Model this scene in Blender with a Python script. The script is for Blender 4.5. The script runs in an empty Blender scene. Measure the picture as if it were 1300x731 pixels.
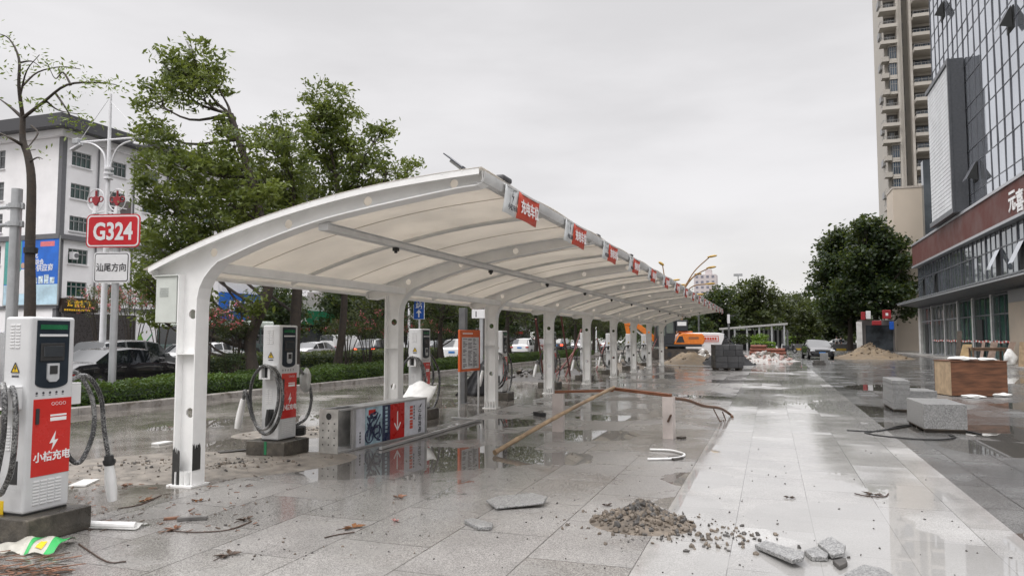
import bpy, bmesh, math, random
import numpy as np
from mathutils import Vector as V, Matrix
rng = random.Random(7); nr = np.random.default_rng(11)
sc = bpy.context.scene; COL = sc.collection
rad = math.radians; PI = math.pi
# ------------------------------------------------------------------ camera
YAW, PIT, FPX, EYE = rad(19.25), rad(3.8), 939.0, 1.65
cam = bpy.data.objects.new('camera', bpy.data.cameras.new('camera')); COL.objects.link(cam)
cam.location = (0, 0, EYE); cam.rotation_euler = (PI/2+PIT, 0, YAW)
cam.data.sensor_width = 36; cam.data.lens = FPX/1300*36; cam.data.clip_end = 6000
sc.camera = cam
_f = V((-math.sin(YAW)*math.cos(PIT), math.cos(YAW)*math.cos(PIT), math.sin(PIT)))
_r = V((math.cos(YAW), math.sin(YAW), 0)); _u = _r.cross(_f)
def ray(px, py): return _f + _r*((px-650)/FPX) + _u*((365.5-py)/FPX)
def G(px, py, z=0.0):                    # where a sight line meets the level z
    d = ray(px, py); t = (z-EYE)/d.z; return V((d.x*t, d.y*t, z))
def QX(px, py, X): d = ray(px, py); t = X/d.x; return V((X, d.y*t, EYE+d.z*t))
def QY(px, py, Y): d = ray(px, py); t = Y/d.y; return V((d.x*t, Y, EYE+d.z*t))
# ------------------------------------------------------------------ node helpers
class NT:
    def __init__(s, nt): s.nt = nt; nt.nodes.clear()
    def n(s, typ, **kw):
        nd = s.nt.nodes.new(typ)
        for k, v in kw.items():
            if k.startswith('i_'):
                nd.inputs[k[2:].replace('_', ' ')].default_value = v
            else: setattr(nd, k, v)
        return nd
    def l(s, a, b): s.nt.links.new(a, b)
    def put(s, sock, v):
        if isinstance(v, (int, float)): sock.default_value = v
        elif isinstance(v, (tuple, list)): sock.default_value = v
        else: s.l(v, sock)
    def math(s, op, a, b=0.0, c=0.0, clamp=False):
        nd = s.nt.nodes.new('ShaderNodeMath'); nd.operation = op; nd.use_clamp = clamp
        s.put(nd.inputs[0], a); s.put(nd.inputs[1], b); s.put(nd.inputs[2], c); return nd.outputs[0]
    def mix(s, f, a, b, blend='MIX'):
        nd = s.nt.nodes.new('ShaderNodeMix'); nd.data_type = 'RGBA'; nd.blend_type = blend
        s.put(nd.inputs[0], f); s.put(nd.inputs[6], a); s.put(nd.inputs[7], b); return nd.outputs[2]
    def step(s, v, a, b, lo=0.0, hi=1.0):
        nd = s.nt.nodes.new('ShaderNodeMapRange'); nd.interpolation_type = 'SMOOTHSTEP'
        s.put(nd.inputs[0], v); nd.inputs[1].default_value = a; nd.inputs[2].default_value = b
        s.put(nd.inputs[3], lo); s.put(nd.inputs[4], hi); return nd.outputs[0]
    def noise(s, vec, scale, detail=3.0, rough=.55, out=0):
        nd = s.n('ShaderNodeTexNoise', i_Scale=scale, i_Detail=detail, i_Roughness=rough)
        if vec is not None: s.l(vec, nd.inputs['Vector'])
        return nd.outputs[out]
def c4(c): return (c[0], c[1], c[2], 1.0)
MATS = {}
def M(name, col, rough=.5, metal=0.0, var=.12, scale=6.0, bump=0.0, bscale=40.0, spec=.5, coat=0.0, stain=None, trans=0.0, emit=None, estr=1.0, stretch=None):
    """A procedural surface: base colour with uneven wear, optional stain blotches, bump and lacquer."""
    if name in MATS: return MATS[name]
    m = bpy.data.materials.new(name); m.use_nodes = True; t = NT(m.node_tree)
    out = t.n('ShaderNodeOutputMaterial'); p = t.n('ShaderNodeBsdfPrincipled')
    tc = t.n('ShaderNodeTexCoord').outputs['Object']
    if stretch:
        mp = t.n('ShaderNodeMapping'); mp.inputs['Scale'].default_value = stretch; t.l(tc, mp.inputs[0]); tc = mp.outputs[0]
    n1 = t.noise(tc, scale, 5.0, .6)
    f = t.step(n1, .3, .7, 1-var, 1+var)
    cc = t.mix(1.0, c4(col), (1, 1, 1, 1), 'MULTIPLY')
    vm = t.n('ShaderNodeVectorMath', operation='SCALE'); t.l(cc, vm.inputs[0]); t.l(f, vm.inputs['Scale'])
    bc = vm.outputs[0]
    if stain:
        n2 = t.noise(tc, stain[1], 6.0, .65); bc = t.mix(t.step(n2, stain[2], stain[2]+.12), bc, c4(stain[0]))
    t.l(bc, p.inputs['Base Color'])
    p.inputs['Metallic'].default_value = metal
    t.l(t.step(n1, .3, .7, max(.02, rough*.82), min(1, rough*1.18)), p.inputs['Roughness'])
    p.inputs['Specular IOR Level'].default_value = spec; p.inputs['Coat Weight'].default_value = coat
    p.inputs['Coat Roughness'].default_value = .05
    if emit: p.inputs['Emission Color'].default_value = c4(emit); p.inputs['Emission Strength'].default_value = estr
    if bump:
        b = t.n('ShaderNodeBump', i_Strength=bump, i_Distance=.02); t.l(t.noise(tc, bscale, 5.0, .6), b.inputs['Height']); t.l(b.outputs[0], p.inputs['Normal'])
    sh = p.outputs[0]
    if trans:
        tr = t.n('ShaderNodeBsdfTranslucent'); t.l(bc, tr.inputs['Color']); ms = t.n('ShaderNodeMixShader'); ms.inputs[0].default_value = trans
        t.l(sh, ms.inputs[1]); t.l(tr.outputs[0], ms.inputs[2]); sh = ms.outputs[0]
    t.l(sh, out.inputs[0]); MATS[name] = m; return m
def LEAF(name, dark, light, trans=.3, rough=.45):
    if name in MATS: return MATS[name]
    m = bpy.data.materials.new(name); m.use_nodes = True; t = NT(m.node_tree)
    out = t.n('ShaderNodeOutputMaterial'); p = t.n('ShaderNodeBsdfPrincipled'); g = t.n('ShaderNodeNewGeometry')
    tc = t.n('ShaderNodeTexCoord').outputs['Object']
    n = t.step(t.noise(tc, .9, 3.0), .38, .66)
    f = t.math('ADD', t.math('MULTIPLY', n, .6), t.math('MULTIPLY', g.outputs['Random Per Island'], .4), clamp=True)
    bc = t.mix(f, c4(dark), c4(light)); t.l(bc, p.inputs['Base Color']); p.inputs['Roughness'].default_value = rough
    tr = t.n('ShaderNodeBsdfTranslucent'); t.l(t.mix(.5, bc, (.25, .3, .05, 1), 'MIX'), tr.inputs['Color'])
    ms = t.n('ShaderNodeMixShader'); ms.inputs[0].default_value = trans
    t.l(p.outputs[0], ms.inputs[1]); t.l(tr.outputs[0], ms.inputs[2]); t.l(ms.outputs[0], out.inputs[0])
    MATS[name] = m; return m
# ------------------------------------------------------------------ object helpers
def tag(o, label=None, cat=None, group=None, kind=None):
    if label: o['label'] = label
    if cat: o['category'] = cat
    if group: o['group'] = group
    if kind or cat: o['kind'] = kind or 'thing'
    return o
def thing(name, label, cat, loc=(0, 0, 0), rz=0.0, group=None):
    o = bpy.data.objects.new(name, None); COL.objects.link(o); o.empty_display_size = .2
    o.location = loc; o.rotation_euler = (0, 0, rz); return tag(o, label, cat, group)
def copy_thing(root, loc=None, rz=None, label=None, scale=None, group=None):
    def cp(o, par):
        c = o.copy(); COL.objects.link(c); c.parent = par
        for ch in o.children: cp(ch, c)
        return c
    r = cp(root, None)
    if loc is not None: r.location = loc
    if rz is not None: r.rotation_euler = (r.rotation_euler.x, r.rotation_euler.y, rz)
    if scale is not None: r.scale = scale if not isinstance(scale, (int, float)) else (scale,)*3
    if label: r['label'] = label
    if group: r['group'] = group
    return r
class MB:
    def __init__(s): s.v = []; s.f = []; s.m = []
    def add(s, vs, fs, m=0):
        k = len(s.v); s.v += [tuple(x) for x in vs]; s.f += [tuple(i+k for i in f) for f in fs]; s.m += [m]*len(fs); return s
    def box(s, x0, x1, y0, y1, z0, z1, m=0):
        return s.add([(x0,y0,z0),(x1,y0,z0),(x1,y1,z0),(x0,y1,z0),(x0,y0,z1),(x1,y0,z1),(x1,y1,z1),(x0,y1,z1)],
            [(0,3,2,1),(4,5,6,7),(0,1,5,4),(1,2,6,5),(2,3,7,6),(3,0,4,7)], m)
    def obox(s, c, size, R=None, m=0):
        hx, hy, hz = size[0]/2, size[1]/2, size[2]/2; c = V(c)
        vs = [V((x*hx, y*hy, z*hz)) for z in (-1, 1) for x, y in ((-1,-1),(1,-1),(1,1),(-1,1))]
        if R is not None: vs = [R @ q for q in vs]
        return s.add([c+q for q in vs], [(0,3,2,1),(4,5,6,7),(0,1,5,4),(1,2,6,5),(2,3,7,6),(3,0,4,7)], m)
    def bar(s, p, q, w, h=None, m=0, upv=(0, 0, 1)):
        p, q = V(p), V(q); h = h or w; d = (q-p).normalized(); upv = V(upv)
        a = d.cross(upv)
        a = a.normalized() if a.length > 1e-4 else V((1, 0, 0)); b = a.cross(d).normalized()
        vs = [e+a*(i*w/2)+b*(j*h/2) for e in (p, q) for i, j in ((-1,-1),(1,-1),(1,1),(-1,1))]
        return s.add(vs, [(0,1,2,3),(4,7,6,5),(0,4,5,1),(1,5,6,2),(2,6,7,3),(3,7,4,0)], m)
    def tube(s, pts, r, n=8, m=0, cap=True):
        pts = [V(p) for p in pts]; rs = r if isinstance(r, (list, tuple)) else [r]*len(pts)
        d0 = (pts[1]-pts[0]).normalized(); a = d0.orthogonal().normalized(); k = len(pts); vs = []
        for i, p in enumerate(pts):
            d = (pts[min(i+1, k-1)]-pts[max(i-1, 0)])
            d = d.normalized() if d.length > 1e-7 else d0
            a = a-d*a.dot(d); a = a.normalized() if a.length > 1e-5 else d.orthogonal().normalized(); b = d.cross(a)
            vs += [p+(a*math.cos(2*PI*j/n)+b*math.sin(2*PI*j/n))*rs[i] for j in range(n)]
        fs = [(i*n+j, i*n+(j+1) % n, (i+1)*n+(j+1) % n, (i+1)*n+j) for i in range(k-1) for j in range(n)]
        if cap: fs += [tuple(range(n-1, -1, -1)), tuple((k-1)*n+j for j in range(n))]
        return s.add(vs, fs, m)
    def cyl(s, p, q, r, r2=None, n=16, m=0): return s.tube([p, q], [r, r if r2 is None else r2], n, m)
    def poly(s, pts, m=0): return s.add(pts, [tuple(range(len(pts)))], m)
    def prism(s, pts, d, m=0):              # pts: planar loop, d: depth vector
        pts = [V(p) for p in pts]; d = V(d); n = len(pts)
        return s.add(pts+[p+d for p in pts], [tuple(range(n-1, -1, -1)), tuple(range(n, 2*n))]+[(i, (i+1) % n, n+(i+1) % n, n+i) for i in range(n)], m)
    def disc(s, c, nrm, r, n=20, m=0):
        c, nrm = V(c), V(nrm).normalized(); a = nrm.orthogonal().normalized(); b = nrm.cross(a)
        return s.poly([c+(a*math.cos(2*PI*i/n)+b*math.sin(2*PI*i/n))*r for i in range(n)], m)
    def strip(s, line, t, wv, m=0):          # a flat bar: polyline, thickness vectors t (one or list), width vector
        wv = V(wv); line = [V(p) for p in line]; k = len(line); ts = t if isinstance(t, list) else [V(t)]*k
        vs = []
        for p, tt in zip(line, ts): vs += [p-wv/2, p+wv/2, p+wv/2+tt, p-wv/2+tt]
        fs = [(i*4+j, i*4+(j+1) % 4, i*4+4+(j+1) % 4, i*4+4+j) for i in range(k-1) for j in range(4)]
        return s.add(vs, fs+[(3,2,1,0), (k*4-4, k*4-3, k*4-2, k*4-1)], m)
    def grid(s, fn, nu, nv, m=0):
        vs = [fn(i/nu, j/nv) for j in range(nv+1) for i in range(nu+1)]
        return s.add(vs, [(j*(nu+1)+i, j*(nu+1)+i+1, (j+1)*(nu+1)+i+1, (j+1)*(nu+1)+i) for j in range(nv) for i in range(nu)], m)
    def blob(s, c, r, seed=0, jit=.25, m=0, sub=2, squash=(1, 1, 1)):
        bm = bmesh.new(); bmesh.ops.create_icosphere(bm, subdivisions=sub, radius=1.0); q = random.Random(seed)
        off = [q.uniform(0, 6) for _ in range(6)]
        for v in bm.verts:
            k = 1+jit*(math.sin(v.co.x*3+off[0])*math.sin(v.co.y*3+off[1])+.6*math.sin(v.co.z*5+off[2])*math.sin(v.co.x*5+off[3]))
            v.co = v.co*k
        bm.verts.index_update()
        s.add([(c[0]+v.co.x*r*squash[0], c[1]+v.co.y*r*squash[1], c[2]+v.co.z*r*squash[2]) for v in bm.verts], [tuple(v.index for v in f.verts) for f in bm.faces], m); bm.free(); return s
    def xform(s, mat): s.v = [tuple(mat @ V(p)) for p in s.v]; return s
    def obj(s, name, mats, parent=None, smooth=False, bevel=0.0, angle=35, seg=2, fixn=True):
        me = bpy.data.meshes.new(name); me.from_pydata(s.v, [], s.f)
        for mt in (mats if isinstance(mats, (list, tuple)) else [mats]): me.materials.append(mt)
        me.polygons.foreach_set('material_index', s.m)
        if fixn:
            bm = bmesh.new(); bm.from_mesh(me); bmesh.ops.recalc_face_normals(bm, faces=bm.faces); bm.to_mesh(me); bm.free()
        me.update()
        if smooth: me.shade_smooth(); me.set_sharp_from_angle(angle=rad(angle))
        o = bpy.data.objects.new(name, me); COL.objects.link(o)
        if parent is not None: o.parent = parent
        if bevel:
            b = o.modifiers.new('edge', 'BEVEL'); b.width = bevel; b.segments = seg; b.limit_method = 'ANGLE'; b.angle_limit = rad(40)
        return o
def spline(pts, n=8):
    pts = [V(p) for p in pts]; P = [pts[0]*2-pts[1]]+pts+[pts[-1]*2-pts[-2]]; out = []
    for i in range(1, len(P)-2):
        for k in range(n):
            t = k/n; a, b, c, d = P[i-1], P[i], P[i+1], P[i+2]
            out.append(.5*((2*b)+(c-a)*t+(2*a-5*b+4*c-d)*t*t+(3*b-a-3*c+d)*t**3))
    return out+[pts[-1]]
def plate(mb, outline, holes, thick, fn, m=0):  # a flat plate with round holes; outline in 2D, fn maps (u,v,w) into place
    cu = bpy.data.curves.new('plate', 'CURVE'); cu.dimensions = '2D'; cu.fill_mode = 'BOTH'; cu.extrude = thick/2
    for lp in [outline]+[[(x+r*math.cos(2*PI*k/20), y+r*math.sin(2*PI*k/20)) for k in range(20)] for x, y, r in holes]:
        sp = cu.splines.new('POLY'); sp.points.add(len(lp)-1); sp.use_cyclic_u = True
        for p, q in zip(sp.points, lp): p.co = (q[0], q[1], 0, 1)
    o = bpy.data.objects.new('plate', cu); COL.objects.link(o); dg = bpy.context.evaluated_depsgraph_get()
    me = o.evaluated_get(dg).to_mesh()
    mb.add([fn(v.co.x, v.co.y, v.co.z) for v in me.vertices], [tuple(p.vertices) for p in me.polygons], m)
    o.evaluated_get(dg).to_mesh_clear(); bpy.data.objects.remove(o); bpy.data.curves.remove(cu)
def text(mb, body, size, origin, right, upv, m=0, align='CENTER', depth=.002, sx=1.0, bold=0.0):
    """Lettering as mesh faces: origin is the baseline's middle (or left end), right / upv span the sign's face."""
    cu = bpy.data.curves.new('lettering', 'FONT'); cu.body = body; cu.size = size; cu.align_x = align; cu.extrude = depth; cu.resolution_u = 3; cu.offset = bold
    o = bpy.data.objects.new('lettering', cu); COL.objects.link(o); dg = bpy.context.evaluated_depsgraph_get()
    me = o.evaluated_get(dg).to_mesh(); R, U = V(right).normalized(), V(upv).normalized(); N = R.cross(U); O = V(origin)
    mb.add([O+R*(v.co.x*sx)+U*v.co.y+N*v.co.z for v in me.vertices], [tuple(p.vertices) for p in me.polygons], m)
    o.evaluated_get(dg).to_mesh_clear(); bpy.data.objects.remove(o); bpy.data.curves.remove(cu); return mb
def np_mesh(name, verts, faces, mats, midx=None, parent=None):
    me = bpy.data.meshes.new(name); nv, nf, k = len(verts), len(faces), faces.shape[1]
    me.vertices.add(nv); me.vertices.foreach_set('co', verts.astype(np.float32).ravel())
    me.loops.add(nf*k); me.loops.foreach_set('vertex_index', faces.astype(np.int32).ravel())
    me.polygons.add(nf); me.polygons.foreach_set('loop_start', np.arange(0, nf*k, k, dtype=np.int32))
    for mt in mats: me.materials.append(mt)
    if midx is not None: me.polygons.foreach_set('material_index', midx.astype(np.int32))
    me.update(calc_edges=True); me.validate()
    o = bpy.data.objects.new(name, me); COL.objects.link(o)
    if parent is not None: o.parent = parent
    return o
def leaf_quads(cen, L, W, droop=.35):
    n = len(cen); a = nr.normal(size=(n, 3)); a[:, 2] = a[:, 2]*.6-droop; a /= np.linalg.norm(a, axis=1)[:, None]
    r = nr.normal(size=(n, 3)); b = np.cross(a, r); b /= np.linalg.norm(b, axis=1)[:, None]
    s = nr.uniform(.6, 1.25, size=(n, 1)); a *= s*L/2; b *= s*W/2
    vs = np.stack([cen-a, cen+b-a*.1, cen+a, cen-b-a*.1], 1).reshape(-1, 3)
    return vs, np.arange(4*n).reshape(n, 4)
# ------------------------------------------------------------------ world: an even overcast
w = bpy.data.worlds.new('World'); sc.world = w; w.use_nodes = True; t = NT(w.node_tree)
SUN_EL, SUN_AZ = rad(52), rad(205)       # azimuth clockwise from +Y: behind the camera, a little to the left
sky = t.n('ShaderNodeTexSky', sky_type='NISHITA', sun_disc=False, sun_elevation=SUN_EL, sun_rotation=SUN_AZ, dust_density=4.0, air_density=1.0)
tc = t.n('ShaderNodeTexCoord').outputs['Generated']
sep = t.n('ShaderNodeSeparateXYZ'); t.l(tc, sep.inputs[0])
z = t.math('MAXIMUM', sep.outputs[2], 0.0)
mp = t.n('ShaderNodeMapping'); mp.inputs['Scale'].default_value = (1.4, 1.4, 5.0); t.l(tc, mp.inputs[0])
cl = t.step(t.noise(mp.outputs[0], 1.7, 5.0, .5), .32, .68, -1.0, 1.0)
grad = t.math('ADD', t.step(z, .0, .3, 8.1, 7.2), t.step(z, .44, .85, 0.0, 19.0))     # brighter towards the zenith, as under a cloud deck
lum = t.math('ADD', grad, t.math('MULTIPLY', cl, .62))
warm = t.mix(t.step(z, 0.0, .2), (1.0, .985, .965, 1), (1.0, .985, 1.0, 1))
vm = t.n('ShaderNodeVectorMath', operation='SCALE'); t.l(warm, vm.inputs[0]); t.l(lum, vm.inputs['Scale'])
fin = t.mix(.96, sky.outputs[0], vm.outputs[0])
bg = t.n('ShaderNodeBackground'); t.l(fin, bg.inputs[0]); bg.inputs[1].default_value = .1
t.l(bg.outputs[0], t.n('ShaderNodeOutputWorld').inputs[0])
sl = bpy.data.lights.new('sun', 'SUN'); sl.energy = 1.0; sl.angle = rad(28); sl.color = (1, .97, .93)
so = bpy.data.objects.new('sun', sl); COL.objects.link(so)
sd = V((math.sin(SUN_AZ)*math.cos(SUN_EL), math.cos(SUN_AZ)*math.cos(SUN_EL), math.sin(SUN_EL)))
so.rotation_euler = sd.to_track_quat('Z', 'Y').to_euler(); so.location = sd*60
sc.view_settings.view_transform = 'Standard'; sc.view_settings.look = 'None'; sc.view_settings.exposure = 0.16; sc.view_settings.gamma = 1.0
sc.render.engine = 'CYCLES'; sc.cycles.use_denoising = True; sc.cycles.max_bounces = 8; sc.cycles.transparent_max_bounces = 8
sc.cycles.caustics_reflective = False; sc.cycles.caustics_refractive = False; sc.cycles.sample_clamp_indirect = 6.0
# ------------------------------------------------------------------ ground
PUD = [(-5.2, 8.4, 1.0), (-4.3, 9.4, 1.1), (-3.5, 9.8, .9), (-2.7, 9.9, .7), (-3.0, 12.5, .9), (-5.0, 13.5, 1.0), (-3.2, 15.0, .8), (.9, 6.0, 1.1), (1.9, 5.4, 1.0), (.55, 7.2, .9), (2.2, 7.0, .6),
       (2.2, 15.2, .9), (3.1, 12.8, 1.0), (4.0, 15.0, 1.3), (5.8, 15.2, 1.6), (1.5, 19, 1.2), (6.2, 21, 1.6), (9, 24, 2.5), (8, 33, 2.5), (3.5, 27, 1.6), (-.9, 9.0, .55), (-.85, 7.6, .4), (-7.6, 9.8, .9), (-8.6, 13.5, 1.2), (-10.5, 11.5, 1.0), (-7.8, 17, 1.2), (-9.8, 24, 1.4)]
def ground_mat(name, ca, cb, brick=None, speck=.35, wet=.5, pud=.5, mud=None, joint=(.05, .048, .045), pcol=(.05, .048, .045), rdry=.42, rwet=.1, useg=True, mortar=.008):
    m = bpy.data.materials.new(name); m.use_nodes = True; t = NT(m.node_tree)
    out = t.n('ShaderNodeOutputMaterial'); p = t.n('ShaderNodeBsdfPrincipled')
    P = t.n('ShaderNodeNewGeometry').outputs['Position']; s = t.n('ShaderNodeSeparateXYZ'); t.l(P, s.inputs[0])
    X, Y = s.outputs[0], s.outputs[1]
    n_big = t.noise(P, .32, 4.0, .55); n_mid = t.noise(P, 1.6, 5.0, .6); vo = t.n('ShaderNodeTexVoronoi', i_Scale=150.0); t.l(P, vo.inputs['Vector']); vb = t.n('ShaderNodeRGBToBW'); t.l(vo.outputs['Color'], vb.inputs[0]); n_fine = vb.outputs[0]; n_sp = t.noise(P, 60.0, 2.0, .5)
    if brick:
        cv = t.n('ShaderNodeCombineXYZ'); t.l(Y, cv.inputs[0]); t.l(t.math('ADD', X, brick[2]), cv.inputs[1])
        def bk(c1, c2, cm):
            b = t.n('ShaderNodeTexBrick', offset=brick[3] if len(brick) > 3 else .5); t.l(cv.outputs[0], b.inputs['Vector'])
            for k, q in (('Color1', c1), ('Color2', c2), ('Mortar', cm)): b.inputs[k].default_value = c4(q)
            b.inputs['Scale'].default_value = 1; b.inputs['Mortar Size'].default_value = mortar; b.inputs['Mortar Smooth'].default_value = .2
            b.inputs['Brick Width'].default_value = brick[0]; b.inputs['Row Height'].default_value = brick[1]; return b
        b1 = bk(ca, cb, joint); b2 = bk((0, 0, 0), (1, 1, 1), (.5, .5, .5)); base = b1.outputs[0]; jf = b1.outputs['Fac']
        rb = t.n('ShaderNodeRGBToBW'); t.l(b2.outputs[0], rb.inputs[0]); slab = rb.outputs[0]
    else:
        base = t.mix(t.step(n_mid, .35, .68), c4(ca), c4(cb)); jf = 0.0; slab = t.noise(P, .9, 2.0)
    if mud: base = t.mix(t.step(t.math('ADD', n_big, t.math('MULTIPLY', n_mid, .4)), mud[1], mud[1]+.2), base, c4(mud[0]))
    f = t.math('ADD', t.step(n_fine, .22, .8, 1-speck, 1+speck), t.step(n_sp, .35, .65, -speck*.25, speck*.25))
    f = t.math('MULTIPLY', f, t.step(n_mid, .3, .7, .86, 1.12))
    vm = t.n('ShaderNodeVectorMath', operation='SCALE'); t.l(base, vm.inputs[0]); t.l(f, vm.inputs['Scale']); base = vm.outputs[0]
    wv = t.math('ADD', t.math('ADD', n_big, t.math('MULTIPLY', n_mid, .35)), t.math('MULTIPLY', slab, .22))      # 0.3 .. 1.2
    wf = t.step(wv, 1.15-wet*.8, 1.4-wet*.8)
    g = t.math('MULTIPLY', n_mid, .45); g = t.math('ADD', g, n_big); g = t.math('ADD', g, t.math('MULTIPLY', slab, .1))
    if useg:
        sq = None
        for (x, y, r) in PUD:
            dx = t.math('SUBTRACT', X, x); dy = t.math('SUBTRACT', Y, y)
            e = t.math('ADD', t.math('MULTIPLY', dx, t.math('MULTIPLY', dx, 1/(r*r))), t.math('MULTIPLY', dy, t.math('MULTIPLY', dy, 1/(r*r*1.4))))
            v = t.math('SUBTRACT', 1.0, e, clamp=True); sq = v if sq is None else t.math('MAXIMUM', sq, v)
        g = t.math('ADD', g, t.math('MULTIPLY', sq, .42))
    pf = t.step(g, 1.2-pud*.6, 1.235-pud*.6)
    base = t.mix(t.math('MULTIPLY', wf, .8), base, t.mix(1.0, base, (.58, .57, .56, 1), 'MULTIPLY'))
    base = t.mix(t.math('MULTIPLY', pf, .62), base, c4(pcol))
    t.l(base, p.inputs['Base Color'])
    r = t.step(wf, 0.0, 1.0, rdry, rwet)
    r = t.math('ADD', r, t.math('MULTIPLY', t.math('SUBTRACT', slab, .5), .1))
    r = t.math('ADD', r, t.math('MULTIPLY', t.math('SUBTRACT', n_mid, .5), .22))
    r = t.math('MAXIMUM', r, .035)
    mr = t.n('ShaderNodeMix'); t.put(mr.inputs[0], pf); t.put(mr.inputs[2], r); mr.inputs[3].default_value = .012
    t.l(mr.outputs[0], p.inputs['Roughness'])
    h = t.math('ADD', t.math('MULTIPLY', n_fine, .06), t.math('MULTIPLY', n_mid, .6 if brick else 2.2))
    if brick: h = t.math('SUBTRACT', h, t.math('MULTIPLY', jf, 1.2))
    b = t.n('ShaderNodeBump', i_Distance=.004 if brick else .012); t.l(h, b.inputs['Height'])
    t.l(t.math('MULTIPLY', t.math('SUBTRACT', 1.0, pf), t.step(wf, 0.0, 1.0, .35, .12)), b.inputs['Strength'])
    t.l(b.outputs[0], p.inputs['Normal']); p.inputs['IOR'].default_value = 1.4
    t.l(p.outputs[0], out.inputs[0]); return m
def sheet(name, x0, x1, y0, y1, z, mat):
    o = MB().poly([(x0, y0, z), (x1, y0, z), (x1, y1, z), (x0, y1, z)]).obj(name, mat, fixn=False); return tag(o, kind='structure')
g_mid = ground_mat('granite_mid', (.25, .24, .23), (.33, .32, .305), (1.2, .8, .17), speck=.4, wet=.66, pud=.46, mortar=.0055, joint=(.09, .085, .08), mud=((.19, .165, .135), 1.02), pcol=(.09, .085, .078))
g_pale = ground_mat('granite_pale', (.44, .435, .425), (.52, .515, .50), (1.25, .64, .33), speck=.16, wet=.75, pud=.60, rdry=.3, joint=(.24, .235, .23), pcol=(.3, .295, .285), rwet=.08, mortar=.004)
g_dark = ground_mat('granite_dark', (.14, .14, .138), (.23, .23, .225), (1.2, .6, .13), speck=.3, wet=.8, pud=.47, rwet=.17, mud=((.2, .16, .115), .95), pcol=(.06, .052, .042))
g_mud = ground_mat('muddy_screed', (.2, .185, .165), (.33, .31, .285), None, speck=.3, wet=.78, pud=.56, mud=((.15, .125, .1), .78), pcol=(.12, .11, .095))
g_soil = ground_mat('soil', (.06, .045, .03), (.1, .075, .05), None, speck=.4, wet=.5, pud=.2, useg=False)
g_road = ground_mat('asphalt', (.075, .075, .078), (.1, .1, .1), None, speck=.3, wet=.9, pud=.52, pcol=(.04, .04, .04), useg=False, rwet=.16)
g_land = ground_mat('wet_ground', (.12, .115, .105), (.17, .16, .15), None, speck=.3, wet=.8, pud=.4, useg=False)
sheet('ground', -2500, 2500, -400, 3500, -.3, g_land)
sheet('muddy_ground', -14.0, -5.95, -6, 112, 0, g_mud)
sheet('paving_middle', -5.95, -.97, -6, 112, 0, g_mid)
sheet('paving_pale', -.97, 1.91, -6, 112, 0, g_pale)
sheet('paving_dark', 1.91, 24, -6, 112, 0, g_dark)
sheet('road', -40, -17.6, -60, 400, -.15, g_road)
sheet('cross_road', -17.5, 140, 113, 134, -.12, g_road)
sheet('far_pavement', -62, -40, -60, 400, -.03, ground_mat('far_paving', (.3, .29, .28), (.36, .35, .34), (.6, .3, 0), speck=.1, wet=.8, pud=.4, useg=False))
sheet('planting_bed', -17.3, -14.3, -6, 100, .06, g_soil)
conc = M('kerb_concrete', (.3, .28, .26), .6, var=.25, scale=3, bump=.3, bscale=30, stain=((.14, .12, .1), 2.5, .52))
kb = MB()
for k in range(0, 106): kb.box(-14.3, -14.0, -6+k*1.0, -6+k*1.0+.992, -.1, .14+.006*math.sin(k*7.1))
tag(kb.obj('kerb', conc, bevel=.012), kind='structure')
kb = MB()
for k in range(0, 106): kb.box(-17.6, -17.3, -6+k*1.0, -6+k*1.0+.992, -.2, .02)
tag(kb.obj('road_kerb', conc, bevel=.012), kind='structure')
lm = M('road_paint', (.72, .72, .7), .5, var=.2, scale=4, stain=((.2, .2, .2), 3, .58))
rm = MB()
for k in range(30): rm.add([(-21.4, k*6-10, -.146), (-21.25, k*6-10, -.146), (-21.25, k*6-7, -.146), (-21.4, k*6-7, -.146)], [(0,1,2,3)])
rm.add([(-24.8, -60, -.146), (-24.65, -60, -.146), (-24.65, 300, -.146), (-24.8, 300, -.146)], [(0,1,2,3)])
tag(rm.obj('road_markings', lm, fixn=False), kind='structure')
# ------------------------------------------------------------------ carport
steel = M('white_steel', (.86, .86, .85), .38, var=.05, scale=3, stain=((.55, .52, .47), 1.6, .68))
steel_g = M('grey_steel', (.62, .62, .61), .42, var=.1, scale=3)
fabric = M('pvc_membrane', (.80, .765, .71), .55, var=.06, scale=1.2, trans=.42, stain=((.6, .54, .46), .9, .66))
blk = M('black_rubber', (.02, .02, .02), .5, var=.2)
cp = thing('carport', 'long white steel carport with arched fabric roof over the charging pillars', 'carport', (-6.2, 6.75, 0))
ORG = V((-6.2, 6.75, 0))
T = [(-6.71, 2.43), (-6.26, 2.60), (-5.56, 2.82), (-4.89, 2.985), (-4.25, 3.11), (-3.65, 3.195), (-3.03, 3.25), (-2.64, 3.275)]
B = [(-5.79, 2.5), (-5.21, 2.70), (-4.56, 2.875), (-3.95, 2.985), (-3.02, 3.115), (-2.7, 3.145)]
T3 = [V((p.x, p.y)) for p in spline([V((a, b, 0)) for a, b in T], 4)]
B3 = [V((p.x, p.y)) for p in spline([V((a, b, 0)) for a, b in B], 4)]
FIL = [(-6.08, 1.95), (-6.075, 2.08), (-6.05, 2.2), (-5.99, 2.31), (-5.9, 2.41), (-5.79, 2.5)]
back = [(-6.71, 2.36), (-6.66, 2.325), (-6.58, 2.315), (-6.32, 2.37)]
holes_r = []
for q in ((268, 318), (363, 280), (464, 250), (574, 229)):
    h = QY(q[0], q[1], 6.7); holes_r.append((h.x, h.z, .05))
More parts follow.
